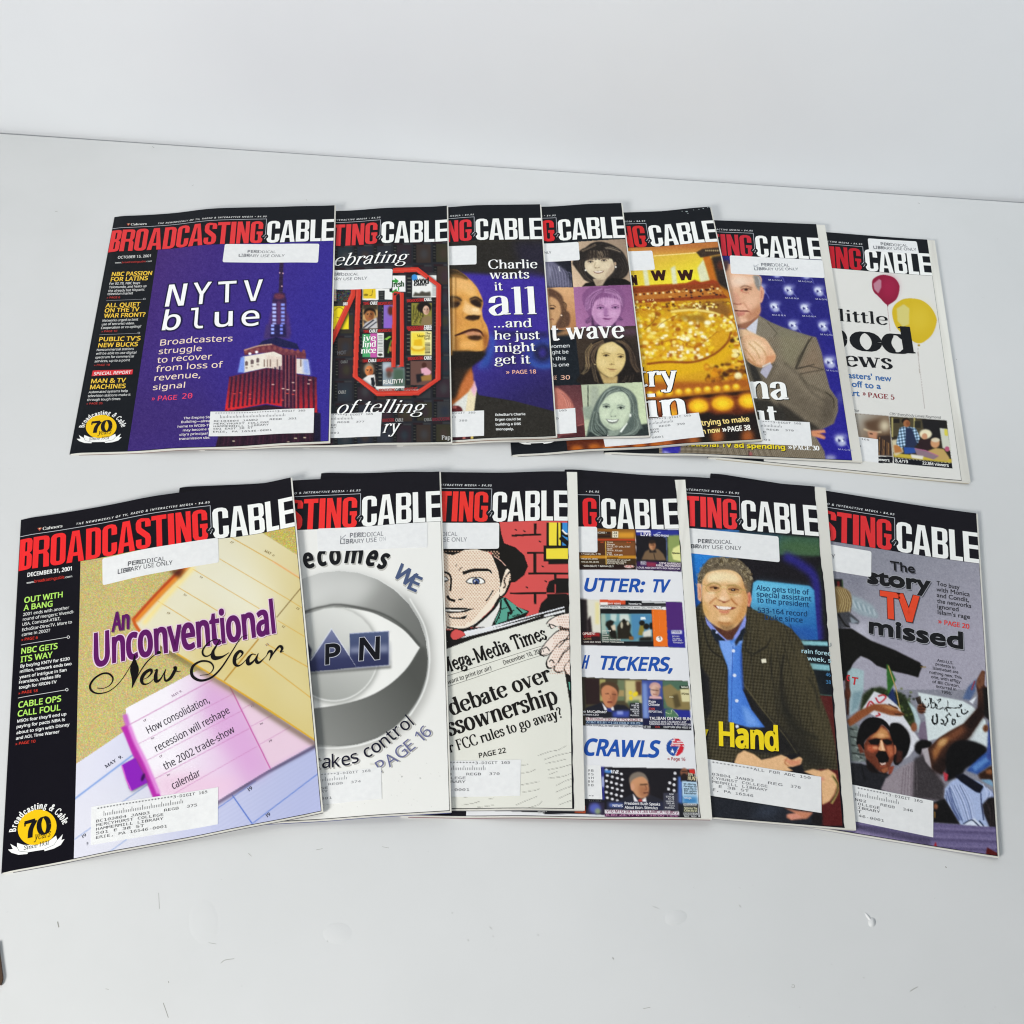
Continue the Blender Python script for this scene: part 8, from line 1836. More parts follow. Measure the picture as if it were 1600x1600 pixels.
    # neck and collar
    P.poly([(255, 870), (360, 940), (470, 980), (580, 940), (690, 810), (600, 990), (540, 1092), (470, 1092), (380, 1010)], '5c3628', b=8); P.poly([(390, 900), (470, 930), (570, 900), (540, 960), (470, 980), (410, 950)], '9c7a54', b=12)
    P.poly([(205, 800), (240, 860), (370, 1000), (480, 1100), (420, 1100), (300, 990), (230, 900)], '8a94e0', b=4); P.poly([(700, 800), (710, 850), (690, 940), (580, 1080), (560, 1050), (640, 940)], '8a94e0', b=4)
    P.poly([(290, 960), (330, 965), (380, 1030), (460, 1100), (340, 1100), (290, 1010)], '1b2430', b=5); P.poly([(690, 935), (690, 960), (660, 1100), (620, 1100), (640, 980)], '1b2430', b=5); P.ell(350, 1000, 14, 16, 'c4ccf0', b=3)
    P.grain([(840 / 8, 0), (936, 0), (936, 1092), (80, 1092)], 4, 2)
    S.fr(1050, 730, .17498)
    c = '16406c'
    for s, a, b in (('Also gets title of', (752, 1100), (1225, 1142)), ('special assistant', (755, 1155), (1245, 1200)), ('to the president', (760, 1208), (1225, 1252)), ('533-164 record', (765, 1300), (1208, 1335)), ('Duke since', (828, 1362), (1168, 1390))):
        S.text('picture_text', s, a, b, 46, c, bold=.02)
    S.fr(1050, 1000, .1938)
    S.text('picture_text', 'rain forec', (1045, 105), (1278, 128), 34, 'b8dce4', bold=.02); S.text('picture_text', 'week, s', (1092, 165), (1282, 184), 34, 'b8dce4', bold=.02); S.text('picture_text', '46', (1240, 292), (1278, 296), 28, '4c8cc0'); S.text('picture_text', '38', (1242, 352), (1280, 356), 28, '4c8cc0'); S.text('picture_text', 'U', (1255, 52), (1285, 54), 30, '406070')
    S.text('headline', 'y', (205, 800), (298, 806), 110, 'f0d41a', bold=.06, shadow=(.7, .9, '14120e')); S.text('headline', 'Hand', (375, 858), (865, 902), 205, 'f0d41a', bold=.055, shadow=(.7, .9, '14120e'))
    STICK['R5'] = [(1040, 823.5), (1216.3, 838.5), (1218.3, 878.7), (1042, 862)]
    S.fr(1050, 730, .17498)
    stamp(S, [('PERIODICAL', (235, 680), (535, 688), 34), ('LIBRARY USE ONLY', (120, 725), (622, 742), 34)], '5a5b60')
    ADDR['R5'] = [(1085, 1183), (1283, 1214), (1283.5, 1270.4), (1089, 1240)]
    address(S, ADDR['R5'], '376', ink='66676b', first='**************ALL FOR ADC 150', bars=False, reg='REG', zipc='ERIE, PA 16546', x_from=.11)

def cover_R6():
    S = Sheet('R6'); SHEETS['R6'] = S
    masthead(S, 'dc3034', upto=84)
    P = Painter(1060, 830, 1570, 1350, '8a8a94'); PICS['R6'] = P
    P.fr(1270, 740, .18746)
    P.poly([(-2000, 500), (1500, 700), (1560, 1800), (-2000, 1800)], P.grad((600, 700), '8c8c96', (900, 1500), 'a6a2b0')); P.poly([(150, 700), (480, 800), (400, 1100), (200, 900)], '7c7c86', b=60, a=.6); P.poly([(300, 1280), (450, 1220), (520, 1500), (330, 1560)], 'b8b6c2', b=30)
    # effigy: straw head, plastic, dark sleeve
    P.poly([(175, 880), (245, 880), (250, 960), (185, 950)], '1a1614', b=5); P.poly([(200, 900), (225, 895), (225, 940), (205, 945)], '6c2020', b=4); P.line([(245, 885), (255, 1000)], 7, '44603c', b=3)
    P.poly([(310, 1010), (400, 1040), (500, 1100), (550, 1180), (540, 1210), (400, 1180), (320, 1130)], '98aab0', b=10, a=.8); 
    for i in range(9): P.line([(330 + i * 22, 1050 + i * 10), (360 + i * 20, 1120 + i * 8)], 9, ('c8d4d8', '7c9098')[i % 2], b=4, a=.7)
    P.poly([(185, 950), (240, 945), (310, 990), (325, 1080), (300, 1150), (250, 1180), (200, 1160), (180, 1080)], '8c7854', b=6, sm=1)
    for i in range(14): P.line([(200 + i * 6, 960 + i), (240 + i * 6, 1060), (210 + i * 8, 1160)], 6, ('c8b48c', '54422c', 'a48e64')[i % 3], b=3, a=.8)
    P.poly([(200, 1160), (300, 1150), (390, 1230), (380, 1255), (300, 1240), (310, 1280), (220, 1290)], '4c4c50', b=5); P.poly([(310, 1190), (385, 1240), (320, 1250)], '8c949c', b=5); P.line([(210, 1170), (270, 1260), (310, 1280)], 12, '1c1a18', b=4)
    P.poly([(210, 1290), (320, 1290), (480, 1390), (680, 1470), (900, 1580), (880, 1700), (500, 1560), (400, 1520), (330, 1580), (300, 1700), (210, 1750)], '15130f', b=5)
    P.fr(1280, 1030, .2)
    P.poly([(370, -20), (560, -20), (810, 50), (770, 135), (560, 90), (450, 50)], '14120f', b=4); P.line([(790, 62), (835, 62)], 8, '8c7440', b=3)
    P.poly([(170, 0), (290, 0), (200, 120), (180, 140)], '14120f', b=5)
    P.poly([(220, 100), (260, 65), (350, 90), (345, 240), (300, 400), (240, 440), (225, 300)], 'a4bcc0', b=5); P.poly([(260, 260), (340, 240), (300, 380), (250, 420)], '8098a0', b=10)
    P.poly([(200, 140), (235, 130), (240, 260), (230, 440), (215, 430)], '4c2c20', b=5); P.ell(222, 270, 24, 45, '5c3424', b=5)
    P.poly([(400, 230), (480, 215), (560, 250), (640, 260), (700, 320), (750, 420), (740, 560), (690, 520), (640, 430), (320, 400), (340, 280)], '2e3820', b=9)
    for i in range(40): P.ell(RNG.uniform(400, 740), RNG.uniform(230, 500), 12, 9, ('4c5c30', '1c2414', '647040')[i % 3], b=4, a=.7)
    P.poly([(525, 40), (540, 40), (600, 160), (570, 220), (535, 290)], '3c6c34', b=4); P.poly([(535, 290), (575, 220), (610, 340), (605, 370), (560, 330)], '2c3c64', b=4); P.line([(540, 50), (600, 230), (635, 410)], 8, 'b09460', b=2, sm=0)
    P.poly([(335, 390), (430, 250), (530, 290), (620, 370), (660, 450), (790, 640), (700, 760), (620, 800), (560, 560), (480, 470)], 'dcdce2', b=4); P.line([(370, 380), (400, 330), (440, 370)], 12, 'b8343c', b=3); P.line([(440, 300), (470, 340), (520, 300), (500, 280), (460, 290)], 12, 'b8343c', b=3); P.line([(400, 350), (420, 400)], 11, 'b8343c', b=3, sm=0); P.line([(440, 445), (475, 435), (460, 420)], 11, 'b8343c', b=3)
    P.poly([(690, 325), (750, 380), (790, 480), (790, 600), (770, 560), (740, 440)], 'b8ccd0', b=5); P.poly([(770, 590), (790, 500), (830, 480), (850, 640), (800, 650)], '7c7080', b=5); P.ell(740, 530, 24, 36, '8c5c40', b=6)
    P.poly([(770, 258), (1120, 325), (1200, 370), (1300, 480), (1320, 680), (1150, 640), (930, 620), (850, 640), (830, 460)], 'd8e2e2', b=4); P.poly([(1120, 600), (1320, 560), (1330, 690), (1150, 650)], 'd4dcde', b=5)
    P.ell(800, 385, 34, 40, '6c4430', b=5)
    for i in range(5): P.line([(755 + i * 8, 300 - i * 3), (775 + i * 6, 350)], 7, '2c2018', b=2)
    for i in range(3): P.line([(775, 372 + i * 20), (830, 368 + i * 24)], 7, '3c241a', b=3)
    # people
    P.poly([(215, 480), (300, 410), (420, 350), (520, 350), (570, 370), (620, 400), (670, 430), (640, 445), (560, 440), (430, 400), (340, 460), (240, 530)], '8c5838', b=5); P.poly([(470, 360), (600, 370), (620, 400), (560, 400)], 'b88058', b=6); P.line([(540, 350), (600, 380), (615, 385)], 8, '40241a', b=3); P.line([(590, 430), (660, 430)], 8, '40241a', b=3)
    P.poly([(220, 530), (300, 510), (370, 800), (250, 800)], '6c7470', b=8)
    for i in range(16): P.line([(240 + (i * 29) % 110, 540 + i * 16), (290 + (i * 29) % 70, 560 + i * 16)], 9, ('2c302e', '9ca4a0')[i % 2], b=4)
    P.poly([(560, 530), (620, 500), (690, 560), (710, 640), (670, 740), (600, 820), (560, 700)], '120f0e', b=7, sm=1); P.poly([(590, 720), (650, 720), (640, 800), (590, 820)], '4c2c20', b=7); P.ell(810, 690, 66, 60, '100e0e', b=7); P.ell(830, 660, 50, 24, '14110f', b=5)
    P.poly([(250, 810), (380, 830), (420, 900), (560, 900), (600, 980), (500, 1030), (260, 1000)], '232326', b=5)
    P.fr(1325, 1110, .1099)
    P.poly([(600, 200), (700, 185), (800, 260), (880, 420), (850, 600), (780, 700), (700, 780), (640, 700), (600, 400)], '0d0a0a', b=6, sm=1); P.poly([(690, 560), (780, 580), (770, 720), (680, 760)], '4a2a22', b=12); P.ell(665, 560, 22, 70, 'b8785c', b=6)
    P.poly([(130, 470), (190, 480), (230, 600), (170, 610)], '6c3c2e', b=7)
    P.poly([(220, 520), (260, 420), (330, 330), (470, 210), (560, 270), (620, 400), (660, 540), (650, 680), (600, 800), (560, 880), (470, 880), (340, 800), (260, 690)], '70402e', b=7, sm=1)
    P.poly([(120, 480), (140, 330), (180, 200), (280, 110), (400, 100), (500, 130), (580, 210), (620, 330), (560, 260), (480, 200), (420, 290), (300, 370), (230, 460), (230, 560), (170, 480)], '0b0808', b=5, sm=1)
    P.poly([(410, 310), (470, 230), (560, 290), (600, 390), (480, 400), (390, 390), (300, 400)], 'c88c60', b=14); P.poly([(420, 340), (500, 320), (530, 380), (440, 390)], 'e0a878', b=14)
    P.poly([(290, 430), (380, 400), (470, 405), (470, 450), (420, 490), (320, 480)], '150c0a', b=6); P.poly([(490, 415), (560, 410), (630, 440), (620, 480), (550, 490), (500, 450)], '150c0a', b=6)
    P.poly([(455, 420), (485, 420), (510, 500), (535, 570), (480, 590), (425, 550), (450, 500)], 'e0a880', b=7); P.poly([(470, 440), (490, 440), (510, 560), (480, 570)], 'f4c8a0', b=5)
    P.poly([(280, 490), (400, 510), (430, 560), (340, 600), (270, 560)], 'b86448', b=14); P.ell(390, 530, 40, 22, 'd89070', b=10); P.poly([(540, 510), (630, 500), (650, 620), (600, 680), (560, 600)], 'b46a4c', b=12)
    P.poly([(390, 640), (430, 580), (490, 575), (540, 590), (580, 680), (570, 740), (530, 700), (440, 710)], '0f0a09', b=5); P.poly([(430, 690), (560, 690), (550, 740), (500, 770), (440, 750)], '0a0505', b=4); P.poly([(445, 742), (490, 752), (545, 735), (530, 768), (480, 778)], 'e8c8bc', b=4); P.line([(450, 790), (500, 800), (550, 780)], 16, 'a05a44', b=6)
    P.poly([(250, 680), (360, 780), (450, 880), (560, 890), (540, 950), (380, 950), (270, 820)], '1a0f0d', b=10); P.poly([(470, 840), (560, 800), (570, 860), (500, 890)], '9c6446', b=9); P.poly([(590, 800), (660, 790), (620, 900), (570, 920)], '8c4a38', b=8)
    P.fr(1280, 1030, .2)
    P.poly([(250, 815), (330, 815), (400, 880), (560, 905), (500, 1000), (480, 1030), (260, 990)], '2a2a2f', b=5); P.line([(330, 830), (360, 950)], 12, '17171b', b=5)
    P.poly([(480, 1020), (520, 930), (640, 840), (790, 770), (800, 710), (850, 690), (900, 860), (980, 960), (970, 1110), (730, 1080)], '948a90', b=5); P.poly([(740, 780), (850, 720), (900, 870), (980, 980), (970, 1110), (730, 1080)], '3a3638', b=10, a=.85)
    for i in range(6): P.line([(660 + i * 20, 850 - i * 8), (640 + i * 25, 1060)], 6, '6c6468', b=3, a=.7)
    P.poly([(800, 700), (870, 690), (930, 800), (960, 880), (880, 860), (830, 800)], 'b0a8ac', b=5)
    P.poly([(850, 700), (940, 610), (1020, 560), (1130, 500), (1240, 380), (1240, 280), (1220, 190), (1270, 90), (1295, 95), (1290, 200), (1320, 240), (1320, 400), (1260, 480), (1180, 600), (1060, 720), (960, 900), (880, 850)], '4a3024', b=4)
    P.poly([(880, 720), (940, 640), (1000, 600), (1040, 610), (960, 690), (900, 800)], 'a07048', b=12); P.ell(960, 650, 40, 24, 'd0a070', rot=-35, b=12); P.poly([(1000, 590), (1120, 520), (1140, 560), (1040, 640)], '7a5038', b=14); P.poly([(1140, 500), (1240, 380), (1260, 300), (1300, 420), (1180, 560)], '2a1a14', b=14); P.poly([(870, 860), (960, 760), (1120, 640), (1290, 400), (1320, 380), (1180, 610), (1040, 760), (960, 910)], '2c1c18', b=14)
    P.poly([(1215, 190), (1272, 88), (1292, 95), (1290, 190), (1250, 240)], '74503c', b=5); P.poly([(1120, 310), (1160, 220), (1230, 150), (1220, 250), (1180, 320)], '5c6c8c', b=7); P.line([(1190, 240), (1215, 170)], 8, '9c3038', b=3); P.poly([(1170, 330), (1230, 290), (1200, 350)], 'e4e8ee', b=4); P.poly([(1280, 230), (1320, 220), (1330, 480), (1290, 440)], '1a1614', b=7)
    P.poly([(990, 900), (1000, 720), (1080, 640), (1200, 640), (1310, 700), (1260, 790), (1150, 850), (1110, 900), (1000, 950)], '0f0d0e', b=8, sm=1); P.poly([(1150, 870), (1250, 770), (1340, 700), (1350, 820), (1240, 900)], '3c5c98', b=7); P.poly([(1190, 840), (1340, 740), (1330, 790), (1220, 880)], '6488c4', b=8); P.poly([(1320, 500), (1340, 490), (1360, 800), (1310, 780)], '44548c', b=6); P.ell(1300, 540, 22, 30, '70482f', b=6)
    P.poly([(1240, 900), (1350, 830), (1380, 950), (1260, 940)], '3a2418', b=8); P.ell(1330, 880, 30, 20, '8c6040', b=8); P.poly([(1260, 940), (1340, 940), (1370, 1000), (1290, 960)], '7ca0c0', b=6)
    P.poly([(970, 880), (1010, 900), (1000, 950), (980, 950)], 'c04450', b=5)
    P.fr(1430, 1150, .17857)
    P.poly([(255, 540), (262, 460), (310, 400), (390, 360), (560, 400), (700, 520), (710, 800), (400, 780)], 'a9b8dc', b=5); P.poly([(345, 350), (420, 330), (600, 440), (570, 500), (530, 490), (400, 400)], '141626', b=5)
    P.hair([(300, 430), (360, 560), (430, 740)], [(420, 430), (500, 590), (530, 740)], 12, ['5a6690', 'd0d8f0', '7c88b4', 'bcc8e8'], 9, .8); P.hair([(262, 500), (300, 620), (380, 740)], [(300, 440), (350, 600), (410, 740)], 7, ['3c4668', '8c98c4'], 10, .7); P.line([(575, 500), (580, 600), (600, 740)], 9, '2c3450', b=4); P.hair([(600, 420), (640, 500), (600, 620)], [(680, 500), (690, 540), (640, 640)], 6, ['c8d2ee', '6c78a4'], 9, .8)
    P.poly([(410, 785), (470, 740), (520, 720), (560, 760), (650, 800)], 'd8e0f0', b=4); P.line([(420, 770), (490, 735), (530, 760), (560, 790)], 9, '141a30', b=4); P.line([(560, 740), (600, 790)], 10, '20283e', b=4)
    P.poly([(585, 600), (640, 540), (710, 530), (720, 800), (650, 800), (600, 680)], '2a2426', b=7); P.hair([(620, 570), (660, 640), (660, 780)], [(700, 550), (710, 640), (710, 780)], 6, ['443a3c', '141012'], 10, .7)
    P.fr(1280, 1030, .2)
    P.poly([(890, 1120), (980, 1090), (1100, 1290), (890, 1275)], '191718', b=6); P.ell(910, 1150, 18, 24, '8c6048', b=6); P.rect(898, 1190, 908, 1240, '8c7040', b=3)
    P.poly([(-2000, 900), (260, 1255), (890, 1278), (1420, 1315), (1440, 1600), (-2000, 1500)], '6c6484', b=4)
    for i in range(12): P.line([(300, 1290 + i * 22), (900, 1320 + i * 22), (1400, 1340 + i * 22)], 12, ('8c84a4', '564e6c', '7a7294')[i % 3], b=7, a=.7)
    P.poly([(280, 1290), (560, 1340), (880, 1390), (860, 1470), (280, 1350)], '504a60', b=10, a=.7); P.poly([(280, 1330), (700, 1420), (860, 1470), (280, 1380)], '988eb0', b=12, a=.8)  # darker and lighter band below the label: glossy paper's reflection painted in
    P.poly([(895, 1460), (910, 1425), (922, 1468)], 'a02c34', b=3); P.poly([(1300, 1535), (1312, 1470), (1400, 1520), (1402, 1550)], '5c1c1c', b=4)
    K = '17171a'
    S.fr(1270, 740, .18746)
    sh = (.8, 1.0, '5a5a64')
    S.text('headline', 'The', (645, 805), (852, 832), 78, K, bold=.03, shadow=sh, font='geo'); S.text('headline', 'story', (450, 918), (992, 995), 140, K, bold=.07, shadow=sh, halo=(.03, 'b4b4ba'), font='geo'); S.text('headline', 'TV', (560, 1205), (905, 1255), 235, 'e4492a', bold=.07, halo=(.025, '3a1a14'), shadow=sh); S.text('headline', 'missed', (462, 1335), (1258, 1470), 150, K, bold=.06, shadow=sh, halo=(.03, 'b4b4ba'), font='geo')
    for s, a, b in (('Too busy', (1030, 932), (1222, 968)), ('with Monica', (1030, 982), (1308, 1026)), ('and Condit,', (1033, 1030), (1302, 1072)), ('the networks', (1035, 1078), (1320, 1122)), ('ignored', (1038, 1125), (1215, 1150)), ("Islam's rage", (1040, 1172), (1310, 1214))):
        S.text('headline', s, a, b, 37, '26262a', bold=.015, font='geo')
    S.text('headline', '\u00bb', (1045, 1252), (1075, 1256), 44, 'd8403c', bold=.03); S.text('headline', 'PAGE 20', (1095, 1262), (1305, 1296), 40, 'd8403c', bold=.04)
    S.fr(1280, 1030, .2)
    for s, a, b in (('Anti-U.S.', (920, 20), (1046, 42)), ('protests in', (908, 48), (1062, 78)), ('Islamabad are', (885, 80), (1086, 114)), ('nothing new. This', (860, 112), (1112, 156)), ('one, with effigy', (875, 148), (1104, 188)), ('of Bill Clinton,', (884, 186), (1096, 222)), ('occurred in', (912, 222), (1070, 248)), ('1998.', (954, 266), (1034, 280))):
        S.text('caption', s, a, b, 22, '2a2a30', bold=.02)
    S.text('picture_text', 'T', (246, 198), (298, 205), 62, 'c02c34', bold=.05, slant=.15); S.text('picture_text', 'C', (212, 170), (240, 175), 50, 'c02c34', bold=.05)
    P.fr(1400, 1030, .14652)
    for pts, w in (([(285, 455), (290, 500), (320, 515), (345, 500), (350, 470)], 8), ([(308, 428), (318, 432)], 9), ([(360, 412), (380, 520)], 7), ([(378, 412), (372, 525)], 7), ([(385, 470), (410, 465), (420, 500), (400, 520), (375, 520)], 8), ([(400, 445), (408, 450)], 8), ([(415, 470), (440, 500), (430, 525), (470, 530), (505, 515)], 8), ([(440, 440), (480, 425), (450, 470)], 7), ([(515, 545), (530, 520), (545, 545), (540, 555)], 8), ([(552, 445), (556, 520)], 7), ([(535, 515), (600, 520), (680, 515), (700, 490), (690, 480)], 8), ([(672, 485), (690, 500)], 8), ([(695, 530), (705, 575), (740, 580), (770, 550)], 10), ([(735, 540), (742, 545)], 8),
                   ([(395, 600), (390, 660), (410, 690), (440, 670), (435, 600), (430, 580)], 13), ([(480, 640), (505, 660), (500, 690), (475, 685)], 11), ([(540, 620), (550, 660), (520, 700), (535, 705)], 11), ([(525, 620), (560, 590), (590, 600)], 8), ([(555, 575), (575, 580)], 7), ([(600, 640), (630, 650), (625, 690), (600, 690), (605, 650)], 11), ([(650, 575), (655, 610), (680, 605)], 8)):
        P.line(pts, w * 1.5, '14181a', b=1.2)
    STICK['R6'] = [(1225, 839), (1361.5, 861.8), (1361, 902), (1226, 880)]
    S.fr(1270, 740, .18746)
    stamp(S, [('LIBRARY USE ONLY', (-300, 640), (185, 712), 36)], '5a5b60')
    ADDR['R6'] = [(1262, 1212), (1458, 1251.6), (1458, 1308.5), (1266, 1269)]
    address(S, ADDR['R6'], '346', 'JAN02', ink='55565a', x_from=.37)
# ---------------------------------------------------------------- materials
def mat(name, col=None, rough=.5, spec=.5, attr=False, tex=None):
    m = bpy.data.materials.new(name)
    m.use_nodes = True
    nt = m.node_tree
    p = nt.nodes['Principled BSDF']
    p.inputs['Roughness'].default_value = rough
    p.inputs['Specular IOR Level'].default_value = spec
    if attr:
        a = nt.nodes.new('ShaderNodeVertexColor'); a.layer_name = 'ink'
        nt.links.new(a.outputs[0], p.inputs['Base Color'])
    elif col is not None:
        p.inputs['Base Color'].default_value = (*lin(rgb(col)), 1)
    if tex:
        tex(nt, p)
    return m

def table_tex(nt, p):
    L, N = nt.links.new, nt.nodes.new
    tc = N('ShaderNodeTexCoord')
    def noise(sc, det, rough=.5):
        n = N('ShaderNodeTexNoise'); n.inputs['Scale'].default_value = sc; n.inputs['Detail'].default_value = det; n.inputs['Roughness'].default_value = rough
        L(tc.outputs['Object'], n.inputs['Vector']); return n
    def ramp(src, a, ca, b, cb):
        r = N('ShaderNodeValToRGB'); e = r.color_ramp.elements
        e[0].position, e[0].color, e[1].position, e[1].color = a, ca, b, cb
        L(src, r.inputs[0]); return r
    n1 = noise(7, 5); n2 = noise(170, 3, .7)
    r1 = ramp(n1.outputs[0], .3, (.645, .65, .645, 1), .7, (.685, .687, .683, 1))
    r2 = ramp(n2.outputs[0], .70, (1, 1, 1, 1), .80, (.72, .71, .69, 1))    # scattered specks of dirt
    n5 = noise(2.6, 6, .62); r5 = ramp(n5.outputs[0], .52, (1, 1, 1, 1), .72, (.90, .90, .88, 1))
    m5 = N('ShaderNodeMix'); m5.data_type = 'RGBA'; m5.blend_type = 'MULTIPLY'; m5.inputs[0].default_value = .5
    L(r1.outputs[0], m5.inputs[6]); L(r5.outputs[0], m5.inputs[7]); r1 = m5
    mx = N('ShaderNodeMix'); mx.data_type = 'RGBA'; mx.blend_type = 'MULTIPLY'; mx.inputs[0].default_value = .55
    L(r1.outputs[2], mx.inputs[6]); L(r2.outputs[0], mx.inputs[7])
    L(mx.outputs[2], p.inputs['Base Color'])
    n3 = noise(16, 6, .6)
    r3 = ramp(n3.outputs[0], .35, (.30, .30, .30, 1), .7, (.46, .46, .46, 1))
    L(r3.outputs[0], p.inputs['Roughness'])
    b = N('ShaderNodeBump'); b.inputs['Strength'].default_value = .05; b.inputs['Distance'].default_value = .002
    n4 = noise(24, 4)
    L(n4.outputs[0], b.inputs['Height']); L(b.outputs[0], p.inputs['Normal'])

def wall_tex(nt, p):
    L, N = nt.links.new, nt.nodes.new
    tc = N('ShaderNodeTexCoord')
    n = N('ShaderNodeTexNoise'); n.inputs['Scale'].default_value = 90; n.inputs['Detail'].default_value = 4
    L(tc.outputs['Object'], n.inputs['Vector'])
    n2 = N('ShaderNodeTexNoise'); n2.inputs['Scale'].default_value = 5; n2.inputs['Detail'].default_value = 3
    L(tc.outputs['Object'], n2.inputs['Vector'])
    r = N('ShaderNodeValToRGB'); e = r.color_ramp.elements
    e[0].position, e[0].color, e[1].position, e[1].color = .3, (.70, .712, .73, 1), .7, (.735, .747, .76, 1)
    L(n2.outputs[0], r.inputs[0]); L(r.outputs[0], p.inputs['Base Color'])
    b = N('ShaderNodeBump'); b.inputs['Strength'].default_value = .08; b.inputs['Distance'].default_value = .001
    L(n.outputs[0], b.inputs['Height']); L(b.outputs[0], p.inputs['Normal'])

def page_tex(nt, p):
    L, N = nt.links.new, nt.nodes.new
    tc = N('ShaderNodeTexCoord'); mp = N('ShaderNodeMapping'); mp.inputs['Scale'].default_value = (6, 6, 2600)
    L(tc.outputs['Object'], mp.inputs['Vector'])
    n = N('ShaderNodeTexNoise'); n.inputs['Scale'].default_value = 1; n.inputs['Detail'].default_value = 3
    L(mp.outputs[0], n.inputs['Vector'])
    r = N('ShaderNodeValToRGB'); e = r.color_ramp.elements
    e[0].position, e[0].color, e[1].position, e[1].color = .35, (.62, .60, .54, 1), .62, (.78, .765, .70, 1)
    L(n.outputs[0], r.inputs[0]); L(r.outputs[0], p.inputs['Base Color'])

def sticker_tex(nt, p):
    L, N = nt.links.new, nt.nodes.new
    tc = N('ShaderNodeTexCoord')
    n = N('ShaderNodeTexNoise'); n.inputs['Scale'].default_value = 260; n.inputs['Detail'].default_value = 3
    L(tc.outputs['Object'], n.inputs['Vector'])
    r = N('ShaderNodeValToRGB'); e = r.color_ramp.elements
    e[0].position, e[0].color, e[1].position, e[1].color = .3, (.77, .77, .765, 1), .7, (.82, .82, .81, 1)
    L(n.outputs[0], r.inputs[0]); L(r.outputs[0], p.inputs['Base Color'])

M_PRINT = mat('coated_print', rough=.36, spec=.12, attr=True)
M_BLACK = mat('black_cover_stock', '10141a', .36, .12)
M_BLACK_WARM = mat('black_cover_stock_warm', '110f17', .36, .12)
M_PAGES = mat('cream_pages', rough=.6, spec=.2, tex=page_tex)
M_STICK = mat('sticker_paper', rough=.55, spec=.25, tex=sticker_tex)
M_INK = mat('stamp_ink', rough=.6, spec=.15, attr=True)
M_TABLE = mat('white_laminate', rough=.38, spec=.4, tex=table_tex)
M_WALL = mat('white_board', rough=.7, spec=.2, tex=wall_tex)
M_WOOD = mat('dark_wood', '4a3626', .5, .3)
M_SCUFF = mat('scuff', '96958f', .7, .1)
BACKS = {'R1': '3a3c4a', 'R2': '3c4680', 'R3': '8a8a8c', 'R4': '7c3a4a', 'R5': '9a9aa0', 'R6': 'a8a8b0', 'T1': '7a5a54', 'T2': '6a6a70', 'T3': '7a4a30', 'T4': '8a8a8c', 'T5': '5a5a5c', 'T6': '8a8c90', 'T7': 'b0a48c'}

def link(name, me, material, parent=None):
    o = bpy.data.objects.new(name, me)
    COL.objects.link(o)
    if material: me.materials.append(material)
    if parent: o.parent = parent
    return o

def raw_mesh(name, V, F, smooth=False):
    me = bpy.data.meshes.new(name)
    me.from_pydata([tuple(v) for v in V], [], F)
    if smooth:
        me.polygons.foreach_set('use_smooth', [True] * len(me.polygons))
    me.update()
    return me

def grid_mesh(name, P, cols=None):
    """P: rows x columns x 3 points"""
    r, c = P.shape[:2]
    me = bpy.data.meshes.new(name)
    n = r * c
    i = np.arange(n).reshape(r, c)
    q = np.stack([i[:-1, :-1], i[1:, :-1], i[1:, 1:], i[:-1, 1:]], -1).reshape(-1, 4)
    me.vertices.add(n); me.vertices.foreach_set('co', P.reshape(-1).astype(np.float32))
    me.loops.add(q.size); me.loops.foreach_set('vertex_index', q.reshape(-1).astype(np.int32))
    me.polygons.add(len(q)); me.polygons.foreach_set('loop_start', np.arange(0, q.size, 4, dtype=np.int32))
    me.polygons.foreach_set('use_smooth', np.ones(len(q), bool))
    me.update(calc_edges=True)
    if cols is not None:
        a = me.color_attributes.new('ink', 'FLOAT_COLOR', 'POINT')
        c4 = np.ones((n, 4), np.float32); c4[:, :3] = cols.reshape(-1, 3)
        a.data.foreach_set('color', c4.reshape(-1))
    return me

class Place:
    """turns table coordinates into the coordinates of one magazine"""
    def __init__(s, m):
        x, y, th = m.pose
        s.o, s.c, s.s = np.array([x, y, 0]), math.cos(th), math.sin(th)
    def __call__(s, P):
        d = np.asarray(P, float) - s.o
        return np.stack([d[..., 0] * s.c + d[..., 1] * s.s, -d[..., 0] * s.s + d[..., 1] * s.c, d[..., 2]], -1)

def slab(m, loc, u0, u1, v0, v1, top, bot, nu=60, nv=14, jag=None):
    """a thin body under the cover: top and bottom sheets and the four edges; top / bot are heights below the cover surface"""
    u, v = np.linspace(u0, u1, nu), np.linspace(v0, v1, nv)
    U, V = np.meshgrid(u, v)
    if jag is not None:
        U = U.copy(); U[:, -1] += jag(v)
    uv = np.stack([U, V], -1)
    A, B = loc(m.surf(uv, -top)), loc(m.surf(uv, -bot))
    n = nu * nv
    Vt = np.vstack([A.reshape(-1, 3), B.reshape(-1, 3)])
    i = np.arange(n).reshape(nv, nu)
    F = []
    for a in range(nv - 1):
        for b in range(nu - 1):
            F.append((i[a, b], i[a + 1, b], i[a + 1, b + 1], i[a, b + 1]))
            F.append((n + i[a, b], n + i[a, b + 1], n + i[a + 1, b + 1], n + i[a + 1, b]))
    for b in range(nu - 1):
        F.append((i[0, b], i[0, b + 1], n + i[0, b + 1], n + i[0, b])); F.append((i[-1, b + 1], i[-1, b], n + i[-1, b], n + i[-1, b + 1]))
    for a in range(nv - 1):
        F.append((i[a + 1, 0], i[a, 0], n + i[a, 0], n + i[a + 1, 0])); F.append((i[a, -1], i[a + 1, -1], n + i[a + 1, -1], n + i[a, -1]))
    return Vt, [tuple(int(k) for k in f) for f in F]

